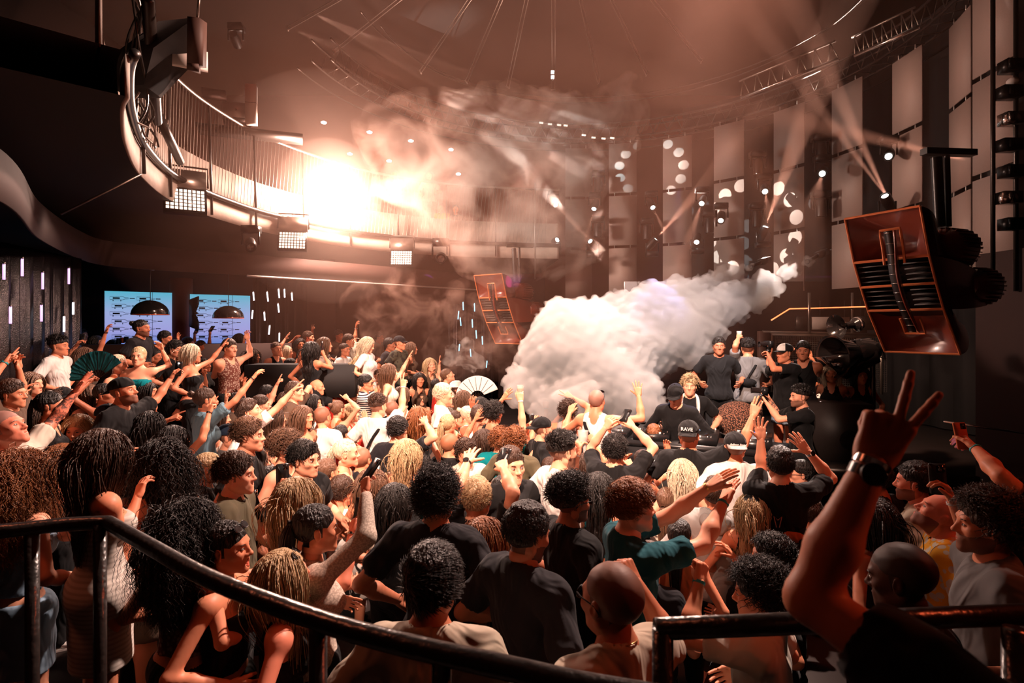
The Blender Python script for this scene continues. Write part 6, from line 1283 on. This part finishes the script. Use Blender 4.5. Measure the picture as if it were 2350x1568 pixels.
C(432, 790, 28, 80, 'm', 'short', 'brown', 'tee', 'brown', 't', '447,764,grip,R', 'man reaching up with a phone before the right blue panel', 'R:phone:white::pale phone held before the angular black sign')
C(462, 796, 28, 90, 'f', 'tied', 'brown', 'tank', 'black', 't', '482,760,claw,R', 'woman lifting a dark phone before the right blue panel', 'R:phone:warm::dark phone lifted before the right blue panel', x='band:R:band_white:0:.03')
C(527, 800, 38, 110, 'm', 'short', 'brown', 'vest', 'lace', 'p', '567,768,claw,R;524,822,grip,L', 'moustached man in patterned lace vest with raised arm', 'L:phone:warm:light:phone with bright flashlight held by the moustached man', mouth='smile')
C(551, 780, 26, 90, 'f', 'long', 'black', 'tank', 'black', 't', '', 'woman with black hair at the right edge of the blue panel')
C(470, 838, 30, 100, 'f', 'tied', 'black', 'tee', 'black', 't', '520,830,fist,R', 'woman in black t-shirt bending her arm below the blonde bob')
C(28, 905, 60, 80, 'm', 'short', 'brown', 'tee', 'brown', 't', '24,818,vee,L;40,830,relax,R', 'person at the left edge with both hands raised', x='band:L:band_teal:0:.04', hy=0)
C(118, 895, 34, 90, 'm', 'short', 'black', 'tee', 'white', 't', '118,872,horn,R', 'person in white making a finger sign beneath the tattooed arm')
C(188, 770, 28, 100, 'm', 'short', 'black', 'tee', 'black', 't', '', 'man in the dark behind the tattooed man')
C(223, 786, 28, 95, 'f', 'long', 'black', 'tank', 'black', 't', '', 'dim face between dark hair left of the raised arm')
# --- centre left band
C(634, 801, 30, 130, 'f', 'bun', 'mid', 'vest', 'black', 'p', '', 'tall woman in black top with white chain strap standing above the crowd', s=1.02)
C(658, 809, 28, 90, 'f', 'long', 'light', 'tank', 'black', 'p', '660,770,open,L;688,815,open,R', 'blonde woman waving with bag strap beside the tall woman')
C(690, 791, 26, 150, 'f', 'long', 'black', 'tank', 'black', 't', '681,774,flat,L', 'laughing dark haired woman with a flat raised palm', mouth='smile')
C(708, 775, 26, 85, 'm', 'short', 'brown', 'tee', 'red', 'p', '717,752,horn,R', 'man in red t-shirt raising a thumb and finger sign')
C(746, 792, 32, 85, 'f', 'long', 'mid', 'shirt', 'floral', 'p', '', 'woman with light brown hair in floral print shirt')
C(715, 803, 34, 20, 'f', 'wavy', 'black', 'tank', 'black', 't', '738,806,grip,R', 'black haired person from behind holding a small bottle', 'R:bottle:small bottle raised on the black haired side of the booth')
C(746, 772, 22, 100, 'm', 'bald', 'brown', 'tee', 'black', 't', '762,775,fist,R', 'bald man at the back with a straw in hand')
C(778, 771, 24, 120, 'm', 'short', 'brown', 'tee', 'brown', 't', '', 'short haired man at the back beside the bald man')
SL = C(791, 803, 28, 110, 'f', 'tied', 'brown', 'tee', 'white', 't', '', 'woman in cropped white slogan t-shirt with arm around a friend')
C(801, 783, 28, 100, 'm', 'short', 'brown', 'shirt', 'cream', 't', '818,746,claw,Rx', 'man in open pale shirt reaching highest at the back', x='band:R:band_white:0:.03')
C(845, 792, 32, 100, 'f', 'long', 'light', 'tee', 'white', 'p', '868,825,fist,R', 'white haired blonde with face hidden in white t-shirt', pitch=-20)
C(829, 834, 32, 60, 'f', 'long', 'blond', 'tank', 'brown', 'p', '', 'woman with long fair hair before the blonde in white')
C(895, 792, 28, 100, 'm', 'short', 'black', 'tee', 'ink', 'b', '', 'man in dark clothes left of the camouflage shirt')
C(918, 788, 30, 110, 'm', 'short', 'black', 'tee', 'camo', 't', '922,798,fist,R', 'man in brimmed cap and camouflage t-shirt drinking', x='cap:f:ink')
C(895, 855, 36, 85, 'f', 'long', 'mid', 'tank', 'cream', 'p', '941,815,open,Rx', 'brown haired woman reaching up with spread fingers')
C(988, 838, 29, 150, 'f', 'wavy', 'blond', 'tank', 'brown', 'p', '', 'blonde woman facing the camera in the smoke')
C(1027, 862, 31, 80, 'f', 'tied', 'mid', 'tank', 'cream', 'p', '1009,826,open,L', 'woman with head back and open hand in the smoke', pitch=18)
C(963, 872, 30, 160, 'f', 'long', 'black', 'tank', 'brown', 't', '', 'dark haired woman with closed eyes left of the white fan')
C(1047, 893, 30, 90, 'm', 'short', 'mid', 'tee', 'white', 't', '1058,905,point,R', 'person in white bucket hat pointing up', x='hat:white')
C(1018, 906, 46, 80, 'm', 'short', 'light', 'tee', 'white', 'p', '', 'man with bleached crop and white t-shirt in profile', s=1.02)
C(1098, 955, 44, 15, 'm', 'short', 'brown', 'tank', 'white', 'b', '1083,925,claw,L,1090,985', 'person with tattooed forearm raised below the white fan', x='band:L:band_white:0:.04', tat='L')
C(1104, 930, 34, 40, 'f', 'long', 'black', 'tank', 'white', 't', '1092,912,fist,L', 'person holding the large white fan overhead', 'L:fan:(-.12,0,1):.34:paper_white:large white folding fan raised at the edge of the smoke')
C(727, 889, 36, 85, 'm', 'bald', 'brown', 'tee', 'black', 't', '751,892,fist,R,765,920', 'bald man in black with a raised fist')
C(781, 890, 34, 120, 'm', 'short', 'blond', 'tee', 'red', 'p', '788,905,vee,R', 'fair haired man in red with hands before his face')
C(720, 926, 38, 95, 'f', 'long', 'black', 'tank', 'red', 't', '', 'smiling woman with long dark hair right of the white shirt', mouth='smile')
C(840, 880, 36, 85, 'm', 'short', 'black', 'tee', 'stripe', 't', '880,875,grip,Rx;872,892,grip,L', 'man with black glasses in striped t-shirt filming', 'R:phone:party:land:phone held sideways by the man in stripes', x='shades')
C(776, 940, 40, 30, 'f', 'bun', 'mid', 'tank', 'rust', 'p', '790,908,point,R', 'woman with streaked bun seen from behind, finger raised')
C(806, 948, 38, 95, 'f', 'bob', 'blond', 'tank', 'red', 'p', '', 'woman with fair fringe in profile beside the streaked bun')
C(697, 958, 48, 110, 'f', 'long', 'mid', 'strap', 'black', 't', '', 'pretty brown haired woman glancing right above a white fan')
C(740, 958, 48, 15, 'm', 'buzz', 'brown', 'tee', 'white', 't', '715,1015,grip,L', 'man with shaved head and white t-shirt seen from behind', 'L:fan:(-.25,0,.97):.27:paper_white:half open cream folding fan before the brown haired woman')
C(658, 924, 42, 110, 'm', 'short', 'brown', 'tee', 'white', 't', '646,950,grip,L', 'laughing man in white with a phone in front of him', 'L:phone:warm::thin phone held before the laughing man', mouth='smile')
C(677, 900, 42, 85, 'm', 'short', 'brown', 'tee', 'brown', 'p', '712,925,flat,R,700,905', 'brown haired man in profile with arm drooping over shoulders')
C(577, 913, 30, 40, 'f', 'tied', 'ginger', 'tank', 'grey', 'p', '553,875,fist,L', 'small auburn head with a raised fist in grey sleeve')
C(615, 905, 36, 70, 'm', 'short', 'black', 'tee', 'black', 't', '616,858,grip,R', 'man in black filming beneath the tall woman', 'R:phone:party::phone held up beneath the tall woman')
C(600, 930, 40, 70, 'm', 'short', 'brown', 'tee', 'brown', 'p', '640,872,horn,Rx', 'man making a pinching sign with his long raised arm')
WT = C(867, 934, 48, 25, 'm', 'fade', 'brown', 'tee', 'white', 'p', '926,875,vee,Rx,925,950', 'man in white t-shirt with black strap raising two fingers straight up', x='band:R:band_white:0:.03')
C(900, 942, 42, 20, 'm', 'buzz', 'black', 'tee', 'black', 't', '', 'man with cropped black hair behind the two raised fingers')
C(961, 960, 48, 20, 'f', 'long', 'ginger', 'tank', 'black', 'p', '950,938,claw,L,985,975', 'woman with long copper hair seen from behind', x='band:L:band_teal:0:.04')
C(967, 915, 30, 160, 'f', 'tied', 'brown', 'tank', 'black', 'p', '', 'smiling forehead of a woman above the copper hair', mouth='smile')
C(1028, 975, 46, 30, 'f', 'pony', 'blond', 'tank', 'black', 't', '', 'woman with fair ponytail beside the white t-shirt man')
C(1047, 962, 38, 80, 'f', 'tied', 'brown', 'tank', 'green', 'p', '', 'brown haired woman in profile with teal necklace')
C(1075, 952, 38, 85, 'f', 'bun', 'light', 'tank', 'white', 'p', '', 'pale blonde woman in profile under the tattooed forearm')
C(912, 988, 54, 20, 'm', 'swept', 'black', 'tee', 'ink', 'p', '972,962,claw,R,985,1010', 'man with slick black hair and bent raised arm in charcoal', )
C(873, 996, 46, 35, 'm', 'short', 'blond', 'tee', 'grey', 'p', '', 'man with sandy hair in grey t-shirt')
C(783, 998, 44, 20, 'f', 'bun', 'black', 'long', 'red', 't', '836,950,claw,R', 'woman with messy dark bun and dark red sleeve')
C(815, 1010, 40, 40, 'f', 'tied', 'brown', 'tank', 'white', 'p', '828,985,fist,R', 'woman with white scrunchie on her raised wrist', x='band:R:paper_white:0:.03')
C(740, 1028, 44, 30, 'f', 'long', 'mid', 'tank', 'black', 't', '', 'woman with light brown hair before the shaved head')
C(795, 1040, 60, 80, 'f', 'pony', 'light', 'strap', 'black', 'p', '', 'blonde woman with windblown ponytail and bare back', x='')
C(831, 1056, 56, 15, 'm', 'buzz', 'mid', 'tee', 'ink', 't', '', 'man with closely shaved head behind the blue lit phone')
C(931, 1042, 62, 12, 'f', 'wavy', 'blond', 'tank', 'black', 't', '', 'woman with long streaked blonde hair seen from behind, mid crowd')
C(1000, 1012, 44, 20, 'm', 'short', 'brown', 'tee', 'black', 'p', '1000,962,fist,R', 'man with bent wrist and silver bracelet near the streaked blonde', x='band:R:chrome:0:.03')
C(600, 972, 40, 60, 'm', 'curly', 'mid', 'tee', 'white', 'p', '', 'fair curls of a man in pale shirt above the undercut man')
C(640, 985, 42, 60, 'm', 'short', 'brown', 'shirt', 'cream', 't', '', 'man in crumpled cream shirt beside the undercut man')
C(750, 1085, 62, 30, 'f', 'pony', 'mid', 'tank', 'rust', 't', '', 'woman with tight light brown ponytail near the long fair hair')
C(430, 1085, 60, 150, 'm', 'short', 'brown', 'shirt', 'blue', 't', '', 'person half hidden behind curls with a plastic cup', 'R:cup:none:clear plastic cup left of the blonde ponytail')
C(150, 1055, 66, 60, 'f', 'long', 'ginger', 'tank', 'black', 'r', '148,1075,grip,L', 'woman in deep red light holding a pink phone', 'L:phone:pink:pink:pink phone standing upright left of the dark wavy hair')
C(760, 1350, 100, 40, 'f', 'tied', 'brown', 'tank', 'black', 'r', '', 'woman in dark top below the rail beside the blonde woman') if False else None
# --- stage side
DJP = C(1550, 908, 46, -150, 'm', 'short', 'brown', 'long', 'black', 'p', '1520,965,flat,L;1600,985,relax,R', 'man in black cap and black top playing at the decks', x='cap:f:black', lean=12, pitch=-18, mouth='smile')
TW = C(1583, 886, 42, -160, 'm', 'curly', 'blond', 'tee', 'black', 'p', '', 'fair curly man with white towel around his neck behind the decks', mouth='smile')
C(1650, 795, 38, -165, 'm', 'short', 'black', 'tee', 'black', 'b', '', 'man in dark printed t-shirt standing in the shadow on stage', x='')
GY = C(1716, 800, 38, 20, 'm', 'fade', 'black', 'tee', 'grey', 't', '1697,770,grip,L,1682,800', 'man in grey t-shirt with waist bag across his back, arm raised on stage', 'L:cup:beer:small glass raised by the man in grey on stage', legs='trousers', lcol='grey')
C(1800, 812, 41, -110, 'm', 'short', 'black', 'tee', 'black', 't', '1762,812,grip,L,1778,850;1768,800,grip,L', 'photographer in white and black cap on stage aiming a camera', 'L:camera:(-1,-.2,0):black camera aimed by the standing photographer', x='cap:f:black:white:black', legs='shorts', lcol='denim')
C(1843, 806, 40, -150, 'm', 'short', 'black', 'vest', 'black', 't', '1815,800,fist,L;1855,808,fist,R,1868,830', 'man in black vest behind the photographer with arms lifted')
C(1836, 911, 46, -85, 'm', 'fade', 'black', 'tee', 'black', 'p', '1752,915,grip,L,1780,960;1760,905,grip,L', 'crouching photographer with tattooed arms in black t-shirt', 'L:camera:(-1,.2,.05):black camera held by the crouching photographer', beard=True, lvl=.25, tat='L')
C(1908, 858, 38, -150, 'f', 'long', 'light', 'bikini', 'black', 't', '1915,865,fist,R', 'blonde woman in black bikini top left under the glossy horn', lvl=.5)
C(1975, 862, 38, -170, 'f', 'long', 'black', 'bikini', 'black', 't', '', 'woman in black bikini top right under the glossy horn', lvl=.5)
C(1868, 880, 36, -120, 'm', 'short', 'black', 'shirt', 'bwprint', 't', '1880,880,grip,R', 'person in shiny patterned shirt with a drink on stage', 'R:cup:beer:pale drink held beside the bikini top woman')
# --- more of the dense crowd
FILL = []
for t in (
 (600, 800, 24, 95, 'm', 'short', 'black', 'tee', 'black', 't', '', 'dark haired man in shades at the back beside the brown curtain', 'shades'),
 (582, 818, 28, 90, 'f', 'curls', 'brown', 'tank', 'bwprint', 't', '', 'curly haired woman in printed top behind the moustached man', ''),
 (668, 838, 30, 80, 'f', 'tied', 'black', 'tank', 'black', 't', '690,822,grip,R', 'dark haired woman with bent arm below the blonde with bag strap', ''),
 (770, 800, 24, 90, 'm', 'short', 'black', 'tee', 'black', 't', '', 'shadowy man between floral shirt and white slogan shirt', ''),
 (870, 775, 22, 100, 'm', 'short', 'brown', 'tee', 'beige', 't', '', 'hazy man at the back above the white haired blonde', ''),
 (945, 800, 26, 90, 'f', 'long', 'mid', 'tank', 'brown', 't', '', 'woman with fair hair flying beside the brimmed cap', ''),
 (860, 862, 30, 80, 'f', 'tied', 'brown', 'tank', 'white', 'p', '876,842,claw,R', 'woman with open hand behind the man in stripes', ''),
 (925, 905, 34, 70, 'f', 'long', 'mid', 'tank', 'cream', 'p', '905,872,open,L', 'woman lifting an open palm beside the two raised fingers', ''),
 (1003, 885, 30, 60, 'f', 'tied', 'black', 'tank', 'red', 't', '992,850,claw,L', 'woman with curled hand behind the bleached crop', ''),
 (1065, 915, 34, 60, 'f', 'long', 'mid', 'tank', 'white', 'p', '', 'fair woman between white bucket hat and white fan', ''),
 (815, 905, 34, 80, 'm', 'short', 'brown', 'tee', 'cream', 'p', '826,862,fist,R', 'man with fist raised left of the striped shirt', ''),
 (635, 960, 42, 70, 'f', 'long', 'brown', 'tank', 'white', 'p', '665,915,claw,R', 'brown haired woman reaching past the laughing man', ''),
 (545, 925, 40, 80, 'm', 'short', 'black', 'tee', 'brown', 't', '560,880,open,R', 'man with open palm left of the small auburn head', ''),
 (505, 960, 46, 80, 'f', 'long', 'brown', 'tank', 'cream', 'p', '520,905,point,R', 'woman pointing beside the slate blue shirt', ''),
 (520, 880, 34, 90, 'f', 'tied', 'black', 'tank', 'white', 't', '545,858,relax,R', 'woman in white under the patterned lace vest', ''),
 (450, 880, 36, 90, 'm', 'short', 'black', 'tee', 'black', 't', '468,850,horn,R', 'man in black below the black strapless dress', ''),
 (340, 900, 42, 85, 'f', 'long', 'black', 'tank', 'rust', 't', '', 'dark haired woman right of the backwards cap', ''),
 (85, 960, 52, 70, 'f', 'long', 'brown', 'tank', 'black', 't', '60,890,relax,L', 'brown haired woman behind the man with tattooed arm', ''),
 (300, 775, 26, 95, 'm', 'short', 'black', 'tee', 'ink', 't', '', 'short dark man left of the bearded man with bun', ''),
 (262, 795, 28, 95, 'f', 'long', 'black', 'tank', 'black', 't', '', 'dark haired woman in shadow above the platinum blonde', ''),
 (500, 800, 26, 95, 'm', 'short', 'black', 'tee', 'black', 't', '', 'man with black hair beneath the right dome lamp', ''),
 (1110, 1010, 46, 30, 'f', 'long', 'brown', 'tank', 'rust', 't', '1098,950,open,L', 'brown haired woman raising an open hand left of the teal t-shirt', ''),
 (1262, 1075, 50, 30, 'f', 'tied', 'brown', 'tank', 'cream', 'p', '1240,1010,claw,L', 'woman reaching up left of the sweaty white t-shirt', ''),
 (1345, 1068, 50, 40, 'f', 'bob', 'brown', 'tank', 'rust', 't', '1352,1000,fist,R', 'brown haired woman with fist beside the drinking man', ''),
 (1440, 1130, 56, 30, 'f', 'long', 'mid', 'tank', 'red', 'p', '1440,1058,point,R', 'woman with red fan and pointing hand before the auburn man', ''),
 (1530, 1150, 60, 30, 'f', 'tied', 'mid', 'crop', 'floral', 't', '', 'woman in floral top under the stretched arms', ''),
 (1612, 1062, 48, 20, 'm', 'short', 'brown', 'tee', 'white', 't', '1600,1055,fist,L', 'man with clenched fist right of the platinum hair', ''),
 (1650, 1075, 50, 30, 'm', 'short', 'black', 'tee', 'black', 'b', '1635,1062,fist,L', 'man raising a dark fist below the white t-shirt man', ''),
 (1740, 1120, 52, 20, 'f', 'tied', 'brown', 'tank', 'black', 'p', '1728,1085,vee,L', 'woman with crossed fingers raised at the letter M t-shirt', ''),
 (1790, 1215, 66, 15, 'f', 'long', 'brown', 'tee', 'black', 't', '1758,1165,flat,L,1810,1300', 'brown haired woman with freckled arm before the raised forearm', ''),
 (1560, 1230, 74, 30, 'f', 'tied', 'black', 'tank', 'rust', 't', '', 'woman in orange patterned scarf behind the auburn man', ''),
 (1490, 1290, 80, 40, 'm', 'short', 'brown', 'tee', 'ink', 't', '', 'man in shadow behind the cropped haired man', ''),
 (1160, 1130, 66, 60, 'm', 'short', 'black', 'tee', 'black', 'p', '', 'dark haired man right of the blond man with raised arms', ''),
 (1110, 1240, 96, 30, 'f', 'long', 'ginger', 'tank', 'black', 'r', '', 'red haired woman half hidden beside the pale polo man', ''),
 (905, 1150, 74, 25, 'f', 'long', 'black', 'tank', 'black', 't', '', 'dark haired woman between printed shorts and teal t-shirt', ''),
 (785, 1130, 66, 30, 'm', 'short', 'brown', 'tee', 'white', 't', '', 'man in white behind the cream knit top', ''),
 (620, 1110, 66, 60, 'm', 'short', 'black', 'tee', 'black', 'b', '', 'man in black between olive polo and long fair hair', ''),
 (590, 1060, 56, 75, 'f', 'long', 'brown', 'tank', 'white', 'p', '', 'woman behind the smiling man in olive', ''),
 (310, 1120, 80, 60, 'm', 'short', 'black', 'tee', 'black', 'r', '', 'red lit man between dark wavy hair and black curls', ''),
 (100, 1010, 60, 60, 'f', 'long', 'blond', 'tank', 'black', 'r', '', 'blonde woman under the tattooed arm at left', ''),
 (1860, 1180, 66, 10, 'm', 'short', 'brown', 'tee', 'ink', 't', '', 'man in dark t-shirt just left of the raised forearm', ''),
 (2010, 1100, 70, -30, 'm', 'short', 'black', 'tee', 'black', 'b', '', 'man in the dark behind the watch of the raised arm', ''),
 (2000, 1190, 90, -30, 'f', 'long', 'black', 'tank', 'black', 'b', '', 'dark haired woman between raised arm and beige polo', ''),
): C(*t[:12], x=t[12], **({'mouth': 'smile'} if int(t[0]) % 3 == 0 else {}))
# --- the raised arm close to the camera
C(2640, 1390, 400, 0, 'm', 'short', 'brown', 'tee', 'black', 't', '2040,975,vee,L,1790,1480', 'large raised forearm with watch and two fingers up, nearest to the camera at right', x='watch:L:black_plastic band:L:chrome:0:.06', lvl=.7)
# --- guests on the balcony in the haze
for x, y, h, sx, hr, tp, lb in ((905, 402, 24, 'm', 'short', 'brown', 'pale figure on the balcony just right of the strobe'), (985, 402, 24, 'f', 'long', 'beige', 'figure in light clothes standing in the middle of the balcony haze'), (1012, 478, 22, 'm', 'short', 'yellow', 'lower orange lit figure leaning on the balcony rail'), (1046, 480, 22, 'f', 'tied', 'brown', 'rightmost figure at the balcony rail in the haze')):
    C(x, y, h, 180, sx, hr, 'brown', 'tee', tp, 't', '', lb, d=14.9, lvl=4.52)
# --- lettering, straps and a towel
lettering(RV, 'RAVE', (0, -.131, .075), .042, 'paper_white', True); lettering(BS, 'Bellaton Sound', (0, -.131, .052), .021, 'paper_white', True, shear=.4)
lettering(DJP, 'Recordings', (.07, .150, 1.30), .022, 'paper_white', rot=(math.pi / 2, 0, math.pi)); lettering(SL, 'I', (0, .155, 1.33), .05, 'cloth_black', rot=(math.pi / 2, 0, math.pi)); lettering(SL, 'ZION', (0, .155, 1.27), .05, 'cloth_black', rot=(math.pi / 2, 0, math.pi))
b = MB(); q = [(-.030, 1.235), (-.047, 1.31), (-.022, 1.285), (.003, 1.31), (-.012, 1.235)]; b.tube(np.array([MT['ln']((x - .03, -.150, z)) for x, z in q]) * MT['s'], .0035, 5); b.build('chest_letter', M['cloth_pink'], MT['root'])
b = MB(); car = [(-.09, 0), (-.085, .045), (-.03, .075), (.05, .07), (.10, .04), (.105, 0)]; b.prism(car, -.002, .002, R=rotx(math.pi / 2), o=(.04, -.152, 1.14)); b.build('car_print', M['cloth_rust'], MT['root']); b = MB()
for x in (-.02, .10): b.prism([(.022 * math.cos(a), .022 * math.sin(a)) for a in np.linspace(0, 6, 14)], -.001, .001, R=rotx(math.pi / 2), o=(x, -.156, 1.145))
b.build('wheel_print', M['cloth_black'], MT['root'])
strap(HD, 1, 0, w=.05); strap(TT_, -1, 0); strap(WT, 1, 0); strap(GY, 1, 0, w=.03); strap(GV, 1, 0)
b = MB(); b.ball((0, -.15, 1.16), (.11, .045, .055), 12); b.build('waist_bag', M['cloth_black'], GY['root'], smooth=True)
for sd in (-1, 1):
    pass
tw = [TW['wor'](TW['ln'](p)) for p in ((-.10, .14, 1.20), (-.105, .10, 1.38), (-.085, .02, 1.47), (-.03, -.07, 1.50), (.03, -.07, 1.50), (.085, .02, 1.47), (.105, .10, 1.38), (.10, .14, 1.20))]
l_ = smooth_line(tw, 30); MB().tube(l_, .045 * TW['s'], 8, flat=.45).build('towel', M['cloth_white'], label='white towel hung around the neck of the curly man behind the decks', cat='towel', smooth=True)
